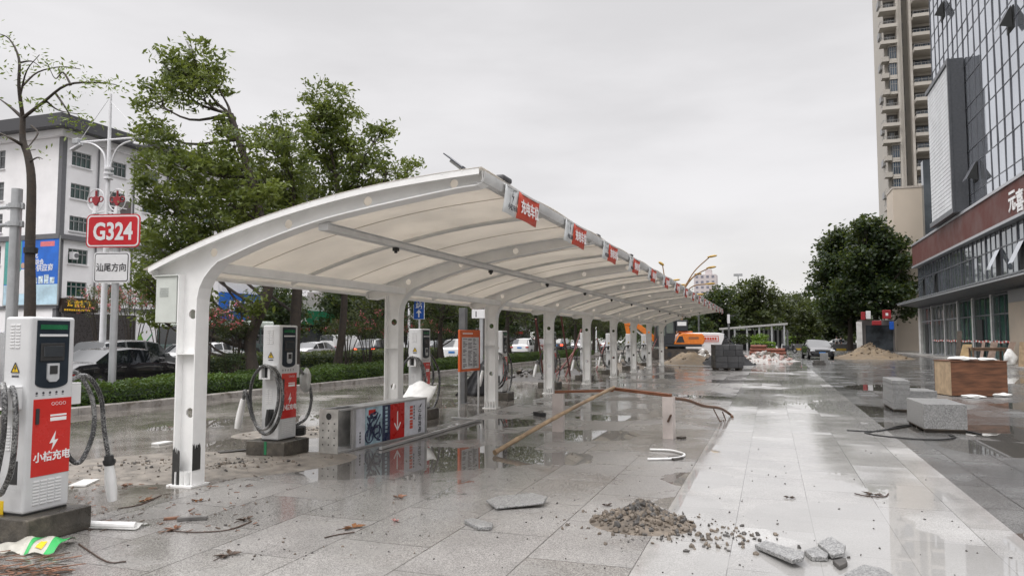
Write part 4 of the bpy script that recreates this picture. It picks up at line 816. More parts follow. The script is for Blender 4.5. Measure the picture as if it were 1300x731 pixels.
# bare young tree and its neighbours at the picture's side
def bp(px, py, dy=0): return QY(px, py, 11.6+dy)
tb = V((bp(38, 395).x, 11.6, .05)); t = thing('sparse_tree', 'thin dark nearly leafless tree with a few yellow-green sprays beside the grey pole', 'tree', tb); rel = lambda p: tuple(V(p)-tb)
mb = MB(); tr = [tb]+[bp(*p) for p in ((38, 395), (38, 320), (40, 235), (36, 200), (29, 178), (29, 150))]; P_ = spline([rel(p) for p in tr], 4); n = len(P_); mb.tube(P_, [.125-.07*k/(n-1) for k in range(n)], 10)
brs = [[(29, 150), (24, 110), (24, 75), (12, 50), (-4, 42)], [(29, 150), (55, 130), (85, 108), (125, 105), (148, 108)], [(29, 150), (12, 135), (-6, 122)], [(30, 185), (12, 175), (-8, 165)], [(28, 110), (48, 92), (78, 85), (102, 88)], [(70, 118), (82, 135), (92, 150), (110, 160)], [(38, 205), (48, 200), (54, 202)], [(40, 160), (48, 170), (34, 190), (45, 190)], [(26, 120), (34, 90), (50, 70)], [(90, 108), (80, 92), (70, 100), (60, 80)], [(24, 80), (40, 78), (52, 86)], [(58, 128), (74, 140), (98, 145)]]
lp = []
for k, b in enumerate(brs):
    dy = 0; pp = []
    for j, p in enumerate(b): pp.append(rel(bp(p[0], p[1], dy))); dy += rng.uniform(-.35, .35)
    pp = spline(pp, 4); m_ = len(pp); mb.tube(pp, [max(.008, (.045 if k < 4 else .025)*(1-.85*j/(m_-1))) for j in range(m_)], 6)
    for j in range(m_//2, m_): lp += [np.array(pp[j])+nr.normal(size=3)*np.array([.16, .16, .06]) for _ in range(4 if (k in (1, 4, 5, 8, 0, 11)) else 1)]
mb.obj('trunk', bark, t, smooth=True, angle=80)
for (px, py, n_) in ((112, 103, 50), (145, 110, 40), (70, 88, 30), (48, 132, 50), (120, 160, 26), (82, 154, 26), (20, 90, 24), (10, 55, 20), (95, 120, 30), (60, 76, 20), (30, 105, 20), (86, 168, 14)):
    c = rel(bp(px, py, rng.uniform(-.4, .4))); lp += [np.array(c)+nr.normal(size=3)*np.array([.2, .2, .07]) for _ in range(n_)]
vs, fs = leaf_quads(np.array(lp), .12, .04, .1); np_mesh('crown', vs, fs, [lf_y], parent=t)
p_ = V(rel(bp(39, 318))); MB().cyl(p_-V((0, 0, .06)), p_+V((0, 0, .06)), .135, .14, 12).obj('tie_band', blk, t)
# clipped hedge along the kerb
def hedge(name, label, x0, x1, y0, y1, z0, z1, dens, mat, L=.06, W=.035):
    t = thing(name, label, 'hedge', ((x0+x1)/2, y0, 0)); cx, hx, ly = 0, (x1-x0)/2, y1-y0
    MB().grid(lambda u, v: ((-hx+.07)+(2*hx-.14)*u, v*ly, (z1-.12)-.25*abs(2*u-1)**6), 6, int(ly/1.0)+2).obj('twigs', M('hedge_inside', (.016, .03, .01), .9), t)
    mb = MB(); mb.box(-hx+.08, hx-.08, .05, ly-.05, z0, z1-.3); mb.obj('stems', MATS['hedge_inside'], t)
    nt = int(2*hx*ly*dens); ns = int((z1-z0)*ly*dens); ne = int(2*hx*(z1-z0)*dens)
    wob = lambda y: .045*np.sin(y*1.7)+.03*np.sin(y*4.3+1)
    a = np.stack([nr.uniform(-hx, hx, nt), nr.uniform(0, ly, nt), np.full(nt, z1)], 1); a[:, 2] += wob(a[:, 1])+nr.normal(0, .035, nt)-.1*np.abs(a[:, 0]/hx)**5
    b = np.stack([np.full(ns, hx), nr.uniform(0, ly, ns), nr.uniform(z0, z1, ns)], 1); b[:, 0] += wob(b[:, 1]+2)+nr.normal(0, .03, ns)
    e = np.stack([nr.uniform(-hx, hx, ne), nr.normal(0, .03, ne), nr.uniform(z0, z1, ne)], 1)
    vs, fs = leaf_quads(np.concatenate([a, b, e]), L, W, .0); np_mesh('leaves', vs, fs, [mat], parent=t); return t
hedge('clipped_hedge', 'long low clipped green hedge along the kerb behind the carport', -15.6, -14.35, 4, 62, .1, .56, 900, lf_h, .075, .045)
hedge('clipped_hedge', 'second clipped hedge strip along the road edge, behind the kerb hedge', -17.25, -16.4, 26, 70, .05, .45, 420, lf_c, .09, .055)
hedge('median_hedge', 'olive hedge on the road median behind the silver sedan', -27.6, -26.4, 18, 100, -.1, .7, 160, lf_c, .16, .08)
def bush(label, loc, r, h, mat, flowers=0, n=3200, L=.12, W=.03, stems=7, group='flowering oleander bushes'):
    t = thing('oleander_bush' if flowers else 'round_bush', label, 'bush', loc, 0, group); mb = MB(); q = random.Random(int(loc[1]*10))
    for k in range(stems):
        a = q.uniform(0, 6.28); d = q.uniform(.2, .8); limbs(mb, V((.1*math.cos(a), .1*math.sin(a), 0)), [V((r*d*.4*math.cos(a), r*d*.4*math.sin(a), h*.5)), V((r*d*math.cos(a), r*d*math.sin(a), h*.88))], .03, .01, 6)
    mb.obj('stems', bark, t, smooth=True)
    lobs = [((r*.6*math.cos(a), r*.6*math.sin(a), h*q.uniform(.66, .92)), r*q.uniform(.28, .42), .75) for a in [k*2*PI/7+q.uniform(-.3, .3) for k in range(7)]]+[((0, 0, h*.8), r*.5, .9)]
    pos = clusters(lobs, 24, n/24/8/(r*.45)**2, .13); vs, fs = leaf_quads(pos, L, W, -.1); np_mesh('foliage', vs, fs, [mat], parent=t)
    if flowers:
        c = pos[nr.integers(0, len(pos), flowers)]; c = c[np.argsort(c[:, 0]*.5-c[:, 1]*.3+c[:, 2]*.6)[-flowers*2//3:]]; ps = np.concatenate([q_+nr.normal(size=(9, 3))*.055 for q_ in c]); vs, fs = leaf_quads(ps, .07, .06, 0); np_mesh('blossoms', vs, fs, [pinkf], parent=t)
    return t
for (px, py, X, r, h, fl, lb) in ((128, 430, -27.0, 1.6, 3.9, 80, 'pink oleander bush next to the yellow-lettered shop sign'), (168, 430, -27.2, 1.7, 4.2, 80, 'pink oleander bush between the sign pole and meter cabinet'), (204, 430, -27.0, 1.5, 3.8, 60, 'pink oleander bush on the median behind the grey meter cabinet'),
    (262, 430, -16.2, .95, 2.75, 75, 'pink oleander bush to the right of the end column'), (300, 425, -16.6, .8, 2.4, 0, 'leafy bush hanging low before the blue shop front'), (468, 430, -16.3, 1.3, 2.7, 45, 'pink oleander with many bare stems near the second column'), (515, 425, -16.2, 1.3, 2.6, 40, 'pink oleander between the second column and third pillar'), (555, 425, -16.4, 1.3, 2.6, 20, 'oleander behind the blue charging direction sign'), (440, 425, -16.5, 1.1, 2.5, 15, 'oleander behind the middle tree trunk')):
    p = QX(px, py, X); bush(lb, (X, p.y, .05), r, h, lf_c, fl)
p = QX(292, 450, -15.9); bush('small dark round bush on a stem beside the end column', (-15.9, p.y, .05), .42, 1.15, lf_b, 0, 1800, .07, .035, 4, None)
bl = M('banana_leaf', (.16, .34, .03), .4, var=.2, trans=.3)
p = QX(178, 436, -26.3); t = thing('banana_plant', 'bright green banana plant with two broad leaves above the dark estate car', 'plant', (-26.3, p.y, .4))
for a, l_, tilt, mt in ((2.4, 1.0, .2, bl), (.7, .95, .5, M('banana_leaf_dark', (.02, .16, .05), .4, trans=.2))):
    dx, dy = math.cos(a), math.sin(a); MB().grid(lambda u, v: (dx*tilt*u*l_+(-dy)*(v-.5)*.26*math.sin(PI*min(1, u*.93+.05)), dy*tilt*u*l_+dx*(v-.5)*.26*math.sin(PI*min(1, u*.93+.05)), .75+u*l_*.75-.1*abs(2*v-1)+.0), 10, 4).obj('leaf', mt, t, smooth=True)
MB().tube([(0, 0, 0), (0, 0, .8)], [.05, .03], 8).obj('stalk', bl, t)
# ------------------------------------------------------------------ signs and poles on the left
galv_p = M('galvanised_pole', (.42, .43, .44), .4, metal=.4, var=.15, scale=2); sred = M('sign_red', (.52, .012, .02), .4, var=.05); swht = M('sign_white', (.74, .74, .75), .4, var=.04); sblk = M('sign_black', (.015, .015, .018), .5); sblue = M('sign_blue', (.012, .09, .42), .4, var=.05)
def rrect(w_, h_, r, y, d=None):
    pts = []
    for cx, cz, a0 in ((w_/2-r, h_/2-r, 0), (-w_/2+r, h_/2-r, PI/2), (-w_/2+r, -h_/2+r, PI), (w_/2-r, -h_/2+r, 1.5*PI)):
        pts += [(cx+r*math.cos(a0+k*PI/12), y, cz+r*math.sin(a0+k*PI/12)) for k in range(7)]
    return pts
sx = -14.75; pb = QX(142, 485, sx); sy = pb.y
t = thing('route_sign', 'red G324 road sign over a white direction plate on a grey pole', 'road sign', (sx, sy, 0))
def rel_(p): return V(p)-V((sx, sy, 0))
c1 = QY(143.5, 293, sy-.1); wd = QY(171, 293, sy-.1).x-QY(116, 293, sy-.1).x; hg = QY(143, 272, sy-.1).z-QY(143, 314, sy-.1).z
c2 = QY(141.5, 339.5, sy-.1); wd2 = QY(160, 339, sy-.1).x-QY(123, 339, sy-.1).x; hg2 = QY(142, 320, sy-.1).z-QY(142, 359, sy-.1).z
MB().cyl((0, 0, 0), (0, 0, c1.z+hg/2-.05), .085, .08, 16).obj('pole', galv_p, t, smooth=True)
Rz = Matrix.Rotation(rad(14), 4, 'Z')
def panel(c, w_, h_, layers, body, size, tm, sx_):
    lc = rel_(c); M4 = Matrix.Translation(lc) @ Rz; o = None
    for k, (ins, mt, nm) in enumerate(layers):
        mb = MB(); mb.prism(rrect(w_-2*ins, h_-2*ins, max(.01, .09*w_-ins*.7), -.004*k), (0, .003 if k else .02, 0)); mb.xform(M4); o_ = mb.obj(nm, mt, o or t); o = o or o_
    mb = MB(); text(mb, body, size, (0, -.004*len(layers)-.001, -size*.36), (1, 0, 0), (0, 0, 1), sx=sx_, bold=size*(.028 if len(body) == 4 and body[0] == 'G' else .008)); mb.xform(M4); mb.obj('lettering', tm, o)
    for dz in (-h_*.28, h_*.28):
        mb = MB(); mb.box(-w_*.3, w_*.3, .02, .05, dz-.02, dz+.02); mb.xform(M4); mb.obj('clamp_rail', galv_p, o)
panel(c1, wd, hg, ((0, sred, 'red_plate'), (.025, swht, 'white_border'), (.06, sred, 'red_field')), 'G324', hg*.72, swht, .78)
panel(c2, wd2, hg2, ((0, swht, 'white_plate'), (.03, sblk, 'black_border'), (.05, swht, 'white_field')), '汕尾方向', wd2*.235, sblk, .9)
# grey pole with clamps
gx = -15.6; p = QX(22, 240, gx); t = thing('steel_pole', 'thick grey steel pole with two bolted clamp collars next to the sparse tree', 'pole', (gx, p.y, 0)); MB().cyl((0, 0, 0), (0, 0, p.z), .12, .11, 18).obj('pole', galv_p, t, smooth=True)
for yy in (262, 285):
    z_ = QX(22, yy, gx).z; mb = MB(); mb.cyl((0, 0, z_-.05), (0, 0, z_+.05), .16, .16, 18); mb.box(-.3, -.14, -.02, .02, z_-.06, z_+.06); mb.box(.14, .22, -.02, .02, z_-.06, z_+.06); o = mb.obj('clamp', galv_p, t); MB().cyl((-.2, 0, z_), (-3.4, .3, z_), .045, n=10).obj('side_arm', galv_p, o, smooth=True)
# lamp post with knot ornaments
lw = M('lamp_white', (.72, .72, .74), .4, var=.05); lx, ly = -23.9, 21.4; redk = M('knot_red', (.28, .012, .02), .45)
pz = lambda px, py: tuple(QY(px, py, ly)-V((lx, ly, 0)))
t = thing('street_lamp', 'slim white street lamp with curved arms and two red knot ornaments', 'street lamp', (lx, ly, -.15)); base = V((lx, ly, -.15)); pz = lambda px, py, dy=0: tuple(QY(px, py, ly+dy)-base)
top = pz(138, 120); mb = MB(); mb.tube([(0, 0, 0), (0, 0, 6), (top[0]*.3, 0, top[2])], [.13, .09, .05], 12); mb.obj('pole', lw, t, smooth=True); mb = MB(); mb.tube([pz(100, 181), pz(182, 174)], .04, 8); mb.obj('cross_arm', lw, t)
for a, b, c, e in (((134, 222), (132, 196), (118, 183), (98, 181)), ((139, 215), (147, 192), (158, 182), (176, 177))): MB().tube(spline([pz(*a), pz(*b), pz(*c), pz(*e)], 6), .035, 8).obj('curved_arm', lw, t, smooth=True)
for e in ((100, 181), (182, 174)): MB().tube([pz(138, 126), pz(*e)], .012, 5).obj('stay_wire', lw, t)
for e, dr in (((97, 187), -1), ((178, 183), 1)): q_ = V(pz(*e)); MB().obox(q_, (.55, .2, .09), Matrix.Rotation(rad(-22 if dr < 0 else 12), 3, 'Y')).obj('lamp_head', lw, t, bevel=.03)
MB().obox(pz(99, 180), (.3, .3, .22), None).obj('camera_box', galv_p, t, bevel=.03)
for px in (122, 149):
    c = V(pz(px, 254)); r = .42; mb = MB(); mb.tube([c+V((r*math.cos(a), 0, r*math.sin(a))) for a in [2*PI*k/24 for k in range(25)]], .02, 6, cap=False); o = mb.obj('ornament_ring', lw, t, smooth=True)
    mb = MB(); mb.prism([c+V((x*.3, -.03, z_*.3)) for x, z_ in ((0, -.8), (.55, -.2), (.6, .25), (.25, .45), (-.25, .45), (-.6, .25), (-.55, -.2))], (0, .06, 0))
    for s in (-1, 1): mb.tube([c+V((s*.24+.12*math.cos(a), 0, .02+.1*math.sin(a))) for a in [2*PI*k/12 for k in range(13)]], .025, 5, cap=False)
    mb.tube([c+V((0, 0, .1)), c+V((0, 0, .36))], .04, 6); mb.obj('knot', redk, o)
    mb = MB(); mb.tube([c+V((0, 0, -.24)), c+V((0, 0, -.55))], [.08, .12], 8); mb.bar(c+V((0, 0, -.5)), V((0, 0, c.z-.45)), .05); mb.obj('ornament_bracket', lw, o)
for k in range(3): z_ = pz(138, 214+6*k)[2]; MB().cyl((0, 0, z_-.05), (0, 0, z_+.03), .17, n=14).obj('collar', lw, t)
# blue direction sign
p = QX(532, 393, -14.9); t = thing('direction_sign', 'narrow blue charging station sign with white up arrow on a white post', 'road sign', (-14.9, p.y, 0)); 
zb = QY(532, 405.5, p.y).z; wds = QY(539, 393, p.y).x-QY(525, 393, p.y).x
MB().cyl((0, .03, 0), (0, .03, zb+.2), .045, n=12).obj('post', lw, t, smooth=True); pn_ = MB().box(-wds/2, wds/2, -.015, .015, zb, zb+wds*3.6).obj('panel', swht, t, bevel=.01); pi_ = MB().box(-wds/2+.025, wds/2-.025, -.019, -.016, zb+.025, zb+wds*3.6-.025).obj('blue_field', sblue, pn_)
mb = MB(); s_ = wds*.62
for k, ch in enumerate('站电充'): text(mb, ch, s_, (0, -.021, zb+wds*.92+k*wds*.8), (1, 0, 0), (0, 0, 1), bold=.006)
za = zb+wds*.18; mb.box(-wds*.06, wds*.06, -.022, -.02, za, za+wds*.4); mb.prism([(-wds*.25, -.021, za+wds*.36), (wds*.25, -.021, za+wds*.36), (0, -.021, za+wds*.64)], (0, .002, 0)); mb.obj('lettering', swht, pi_)
# posts near the orange board
p = G(587.5, 511.5); dk = M('dark_grey_steel', (.11, .112, .115), .45, var=.15); t = thing('steel_post', 'dark grey square steel post standing behind the orange notice board', 'post', p); MB().box(-.085, .085, -.085, .085, .012, 2.38).obj('shaft', dk, t, bevel=.006); MB().box(-.16, .16, -.16, .16, 0, .012).obj('foot_plate', dk, t)
p = QX(611, 450, -10.5); t = thing('sign_post', 'grey post carrying a white sign plate behind the orange notice board', 'sign post', (-10.5, p.y, 0)); MB().cyl((0, 0, 0), (0, 0, 2.6), .08, n=12).obj('post', galv_p, t, smooth=True); z_ = QX(606, 398, -10.5).z
mb = MB(); mb.box(-.36, .22, -.1, -.08, z_-.17, z_+.17); o = mb.obj('plate', swht, t, bevel=.006); MB().prism([(-.2, -.103, z_-.12), (-.16, -.103, z_-.12), (-.16, -.103, z_+.1), (-.2, -.103, z_+.1)], (0, .002, 0)).obj('mark', sblk, o)
tarp = M('black_tarpaulin', (.018, .018, .02), .35, var=.3, bump=.8, bscale=8)
mb = MB(); c = G(604, 502); mb.grid(lambda u, v: ((u-.5)*1.1*(1-.75*v)+.25*v, .25*math.sin(u*9)*(1-v)*.5-.2*(1-v), 1.05*v*(1-.15*math.cos(u*3))), 14, 10); o = mb.obj('tarpaulin', tarp, smooth=True); o.location = c; o.modifiers.new('t', 'SOLIDIFY').thickness = .01; tag(o, 'black tarpaulin heaped into a peak between the orange board and third column', 'tarpaulin')
# leaning props and site debris between the far pillars
prop = M('red_oxide_prop', (.12, .03, .025), .5, var=.3)
for k, (a, b, X) in enumerate((((718, 482), (738, 418), -8.2), ((724, 486), (712, 400), -8.0), ((757, 470), (772, 425), -8.4), ((706, 480), (733, 440), -8.8), ((768, 468), (758, 430), -8.6), ((690, 482), (680, 405), -9.0), ((822, 462), (834, 430), -8.5))):
    pa = QX(a[0], a[1], X); ga = V((X, pa.y, 0)); pb_ = QX(b[0], b[1], X+.3); o = MB().tube([ga, V((pb_.x, pb_.y, max(.6, pb_.z)))], .035, 8).obj('leaning_prop', prop, smooth=True)
    tag(o, 'red-oxide pole leaning in the work area behind the columns, %s from the orange board' % ORD[k], 'pole', 'red-oxide poles behind the columns')
heap('debris_heap', 'heap of dark broken boards behind the fourth pillar', 'debris', G(668, 482), 1.1, .8, .35, 60, .16, [rub_d, rub_m, MATS['grey_wood']], 21); heap('debris_heap', 'low dark debris heap beside the leaning poles', 'debris', G(715, 474), 1.3, .9, .3, 60, .18, [rub_d, rub_m, MATS['rust']], 22); heap('debris_heap', 'pale debris heap among the farthest charging pillars', 'debris', G(790, 466), 1.6, 1.2, .35, 70, .2, [rub_m, wrap, rub_d], 23)
# ------------------------------------------------------------------ vehicles
glass = M('car_glass', (.012, .015, .018), .04, var=.1, spec=.7, coat=.5); tyre = M('tyre', (.02, .02, .02), .7, var=.2); rim = M('wheel_rim', (.45, .45, .46), .3, metal=.6); arch = M('wheel_arch', (.008, .008, .008), .9); lampc = M('headlamp', (.6, .62, .64), .08, coat=1); tail = M('tail_lamp', (.4, .012, .01), .15, coat=1); tail_on = M('tail_lamp_on', (.5, .02, .01), .2, emit=(1, .06, .02), estr=5); plate_m = M('blue_number_plate', (.06, .22, .55), .35); trim = M('dark_trim', (.018, .018, .02), .4)
CARP = {}
def carpaint(name, col): return M('car_paint_'+name, col, .22, var=.04, coat=1.0, scale=2)
SED = [(0, .42, .60), (.06, .78, .80), (.3, .93, .97), (.85, .98, 1.03), (1.42, .98, 1.38), (1.52, .98, 1.40), (2.22, .97, 1.455), (2.32, .97, 1.455), (2.95, .95, 1.41), (3.02, .95, 1.38), (3.72, .92, .98), (4.4, .82, .87), (4.62, .70, .74), (4.72, .45, .5)]
SUV = [(0, .5, .75), (.05, .95, 1.0), (.18, 1.02, 1.12), (.5, 1.05, 1.6), (.6, 1.05, 1.62), (1.35, 1.04, 1.68), (1.45, 1.04, 1.68), (2.3, 1.03, 1.68), (2.4, 1.03, 1.68), (2.95, 1.02, 1.6), (3.05, 1.02, 1.57), (3.6, 1.0, 1.07), (4.35, .92, .98), (4.58, .78, .82), (4.66, .5, .55)]
VAN = [(0, .5, .8), (.04, 1.05, 1.5), (.1, 1.1, 1.95), (.6, 1.1, 2.0), (.7, 1.1, 2.0), (1.9, 1.1, 2.02), (2.0, 1.1, 2.02), (3.2, 1.1, 2.0), (3.3, 1.1, 1.99), (3.55, 1.1, 1.93), (3.62, 1.1, 1.88), (4.4, 1.05, 1.12), (4.75, .9, .95), (4.88, .72, .76), (4.95, .5, .55)]
def car(name, label, cat, st, W, pm, loc, rz, group, cabin, pillars, rear_g, front_g, lit=False, panel_from=None):
    """lofted along its length: local +y is forward; cabin/rear_g/front_g are station index ranges of the glazing"""
    t = thing(name, label, cat, loc, rz, group); L_ = st[-1][0]; n = len(st); rings = []; W = W
    for i, (y, zs, zt) in enumerate(st):
        e = min(1, .80+.2*math.sin(PI*min(1, max(0, (y+.15)/1.0))/2), .80+.2*math.sin(PI*min(1, max(0, (L_-y+.15)/1.0))/2)); hw = W/2*e; cab_ = zt-zs > .15; rw = hw*(.76 if cab_ else .86); zb = .22 if 0 < i < n-1 else .34
        R_ = [(0, zb), (hw*.86, zb), (hw*.97, zb+.12), (hw, zs*.72), (hw*.955, zs), (rw+.03, zt-.05 if cab_ else zt-.015), (rw-.1, zt), (0, zt+.02)]
        rings.append([(x, y-L_/2, z_) for x, z_ in R_]+[(-x, y-L_/2, z_) for x, z_ in reversed(R_[1:-1])])
    k = len(rings[0]); vs = [p for r in rings for p in r]; body, gl = [], {}
    for i in range(n-1):
        for j in range(k):
            f = (i*k+j, i*k+(j+1) % k, (i+1)*k+(j+1) % k, (i+1)*k+j); jj = j if j < 7 else 13-j
            g_ = (jj == 4 and cabin[0] <= i < cabin[1] and i not in pillars) or (jj in (5, 6) and (rear_g[0] <= i < rear_g[1] or front_g[0] <= i < front_g[1]))
            if panel_from is not None and jj == 4 and i < panel_from: g_ = False
            if g_: gl.setdefault(('rear_window' if jj != 4 and i < 6 else 'windscreen' if jj != 4 else 'side_window', 0 if jj != 4 else (1 if j < 7 else -1), 0 if jj != 4 else sum(1 for q_ in pillars if q_ <= i)), []).append(f)
            else: body.append(f)
    body += [tuple(range(k)), tuple((n-1)*k+j for j in range(k))]
    mb = MB(); mb.add(vs, body); mb.obj('body', pm, t, smooth=True, angle=32)
    for (nm, s_, g_), fl in gl.items():
        ids = sorted({i for f in fl for i in f}); re_ = {i: k_ for k_, i in enumerate(ids)}; MB().add([vs[i] for i in ids], [tuple(re_[i] for i in f) for f in fl]).obj(nm, glass, t, smooth=True, angle=20)
    ov = lambda y: y-L_/2
    for yy in (.92, L_-.95):
        for s in (-1, 1):
            x = s*(W/2); MB().cyl((s*(W/2-.08), ov(yy), .33), (s*(W/2+.004), ov(yy), .33), .37, n=24).obj('wheel_arch', arch, t)
            wo = MB().cyl((s*(W/2-.2), ov(yy), .315), (s*(W/2+.012), ov(yy), .315), .315, n=24).obj('wheel', tyre, t, bevel=.02)
            mb = MB(); mb.cyl((s*(W/2+.0), ov(yy), .315), (s*(W/2+.018), ov(yy), .315), .21, n=20)
            ro = mb.obj('rim', rim, wo); mb = MB()
            for a in range(5): ang = a*2*PI/5+.3; c_ = V((s*(W/2+.019), ov(yy)+.13*math.cos(ang), .315+.13*math.sin(ang))); mb.disc(c_, (s, 0, 0), .045, 10)
            mb.obj('rim_opening', arch, wo)
    zr, zf = st[1][1], st[-2][1]; tm = tail_on if lit else tail
    for s in (-1, 1):
        MB().box(s*(W/2*.82)-.17, s*(W/2*.82)+.12, ov(-.01), ov(.16), zr-.16, zr-.02).obj('tail_light', tm, t, bevel=.02)
        MB().box(s*(W/2*.76)-.18, s*(W/2*.76)+.14, ov(L_-.2), ov(L_+.012), zf-.10, zf+.02).obj('headlight', lampc, t, bevel=.03)
        y_m = st[front_g[1]][0]-.35; MB().box(s*(W/2+.02)-.08, s*(W/2+.02)+.1, ov(y_m-.06), ov(y_m+.06), st[front_g[0]][1]+.02, st[front_g[0]][1]+.15).obj('wing_mirror', pm, t, bevel=.03)
        MB().box(s*(W/2-.005)-.008, s*(W/2-.005)+.008, ov(1.75), ov(1.95), st[5][1]-.15, st[5][1]-.12).obj('door_handle', rim, t)
    MB().box(-.6, .6, ov(-.012), ov(.05), .3, .46).obj('rear_bumper', trim, t, bevel=.02); MB().box(-.22, .22, ov(-.022), ov(-.008), zr-.2, zr-.06).obj('number_plate', plate_m, t)
    MB().box(-.62, .62, ov(L_-.04), ov(L_+.012), .3, .42).obj('bumper_intake', trim, t, bevel=.02); MB().box(-.45, .45, ov(L_-.1), ov(L_+.008), zf-.12, zf-.03).obj('grille', trim, t, bevel=.015); MB().box(-.22, .22, ov(L_+.01), ov(L_+.024), .44, .56).obj('number_plate', plate_m, t)
    return t
def sedan(label, pm, loc, rz, lit=False, group='cars on the road'): return car('sedan_car', label, 'car', SED, 1.82, pm, loc, rz, group, (3, 10), (4, 6), (3, 4), (9, 10), lit)
def suv(label, pm, loc, rz, lit=False, group='cars on the road'): return car('suv_car', label, 'car', SUV, 1.86, pm, loc, rz, group, (3, 11), (5, 7), (2, 3), (10, 11), lit)
def van(label, pm, loc, rz, group='cars on the road', pf=8): return car('van', label, 'van', VAN, 1.85, pm, loc, rz, group, (2, 11), (3, 5, 8), (1, 2), (10, 11), False, pf)
P_black = carpaint('black', (.012, .012, .014)); P_white = carpaint('white', (.72, .72, .72)); P_silver = carpaint('silver', (.42, .42, .43)); P_grey = carpaint('grey', (.16, .165, .17)); P_red = carpaint('red', (.3, .02, .02)); P_blue = carpaint('blue', (.05, .16, .42))
RZ = -.15
sedan('black sedan parked behind the hedge, seen from its rear, with blue plate', P_black, (-20.6, 19.0, RZ), 0)
suv('dark grey estate car in the lane just beyond the black sedan', P_grey, (-24.0, 22.8, RZ), 0)
p = QX(-8, 440, -23.4); van('white van cut off at the picture side behind the first pillar', P_white, (-23.4, p.y-1.0, RZ), 0, pf=99)
sedan('silver sedan driving behind the second charging pillar', P_silver, (-32, 47.3, RZ), 0); van('white van beyond the roof of the silver sedan', P_white, (-35.5, 56.5, RZ), 0, pf=99)
suv('black car with lit orange tail lights next to the second column', P_black, (-29.3, 52, RZ), 0, True); sedan('white and blue taxi in front of the blue shop', P_white, (-34.5, 39.5, RZ), 0); sedan('white sedan in front of the pale bus', P_white, (-30.5, 33, RZ), PI)
sedan('white car on the far lane before the green shop sign', P_white, (-36.2, 67, RZ), PI); sedan('grey car queued behind the middle tree trunk', P_grey, (-35.6, 75, RZ), 0)
suv('dark red car with glowing brake lights between third and fourth columns', P_red, (-24.2, 77, RZ), 0, True); suv('white car right beside the car with brake lights', P_white, (-22.2, 68, RZ), 0)
sedan('white sedan behind the sixth column', P_white, (-24, 96, RZ), PI); suv('dark car behind the fifth column', P_black, (-24.4, 88, RZ), 0, True); sedan('white car further off behind the seventh column', P_white, (-22, 106, RZ), 0); suv('white car behind the orange notice board', P_white, (-19.8, 47, RZ), 0)
# scooters parked far off behind: skipped where nothing shows; bus in front of the shops
bus_m = M('bus_paint', (.03, .06, .055), .25, coat=.6); bus_w = M('bus_pale', (.6, .66, .6), .3, coat=.5)
t = thing('city_bus', 'dark green bus with a pale roof before the blue shop', 'bus', (-40.5, 47, RZ)); MB().box(-1.25, 1.25, -5, 5, .45, 1.3).obj('body', bus_m, t, bevel=.06); MB().box(-1.25, 1.25, -5, 5, 2.55, 3.1).obj('roof', bus_w, t, bevel=.12); MB().box(-1.21, 1.21, -4.95, 4.95, 1.3, 2.55).obj('window_glass', glass, t)
for k in range(7):
    for s in (-1, 1): MB().box(s*1.2-.04, s*1.2+.04, -4.98+k*1.64, -4.84+k*1.64, 1.28, 2.56).obj('pillar', bus_m, t)
for s in (-1, 1):
    for y in (-3, 2.8): MB().cyl((s*1.0, y, .48), (s*1.26, y, .48), .48, n=20).obj('wheel', tyre, t)
# ------------------------------------------------------------------ buildings across the road
ren = M('white_render', (.86, .85, .86), .75, var=.05, scale=.6, stain=((.5, .48, .46), .35, .64)); gband = M('grey_band', (.14, .14, .15), .6, var=.1); roofm = M('dark_eave', (.06, .06, .065), .6); wing = M('window_green', (.018, .05, .045), .07, var=.5, scale=.8, spec=.7); wfr = M('window_frame', (.3, .31, .31), .4); grey_w = M('window_grey', (.10, .105, .11), .15, var=.4, scale=1.2)
def wall_open(mb, O, U, W_, H_, opens, depth=.16, m=0):
    """a wall with recessed openings: O corner, U unit direction along, openings (u0,v0,u1,v1)"""
    O, U = V(O), V(U); Z = V((0, 0, 1)); N = U.cross(Z)
    us = sorted({0, W_}|{x for o in opens for x in (o[0], o[2])}); vs = sorted({0, H_}|{x for o in opens for x in (o[1], o[3])})
    P = lambda u, v, d=0: O+U*u+Z*v-N*d
    for i in range(len(us)-1):
        for j in range(len(vs)-1):
            cu, cv = (us[i]+us[i+1])/2, (vs[j]+vs[j+1])/2
            if any(o[0] < cu < o[2] and o[1] < cv < o[3] for o in opens): continue
            mb.poly([P(us[i], vs[j]), P(us[i+1], vs[j]), P(us[i+1], vs[j+1]), P(us[i], vs[j+1])], m)
    for u0, v0, u1, v1 in opens:
        for a, b in (((u0, v0), (u1, v0)), ((u1, v0), (u1, v1)), ((u1, v1), (u0, v1)), ((u0, v1), (u0, v0))): mb.poly([P(*a), P(*b), P(*b, depth), P(*a, depth)], m)
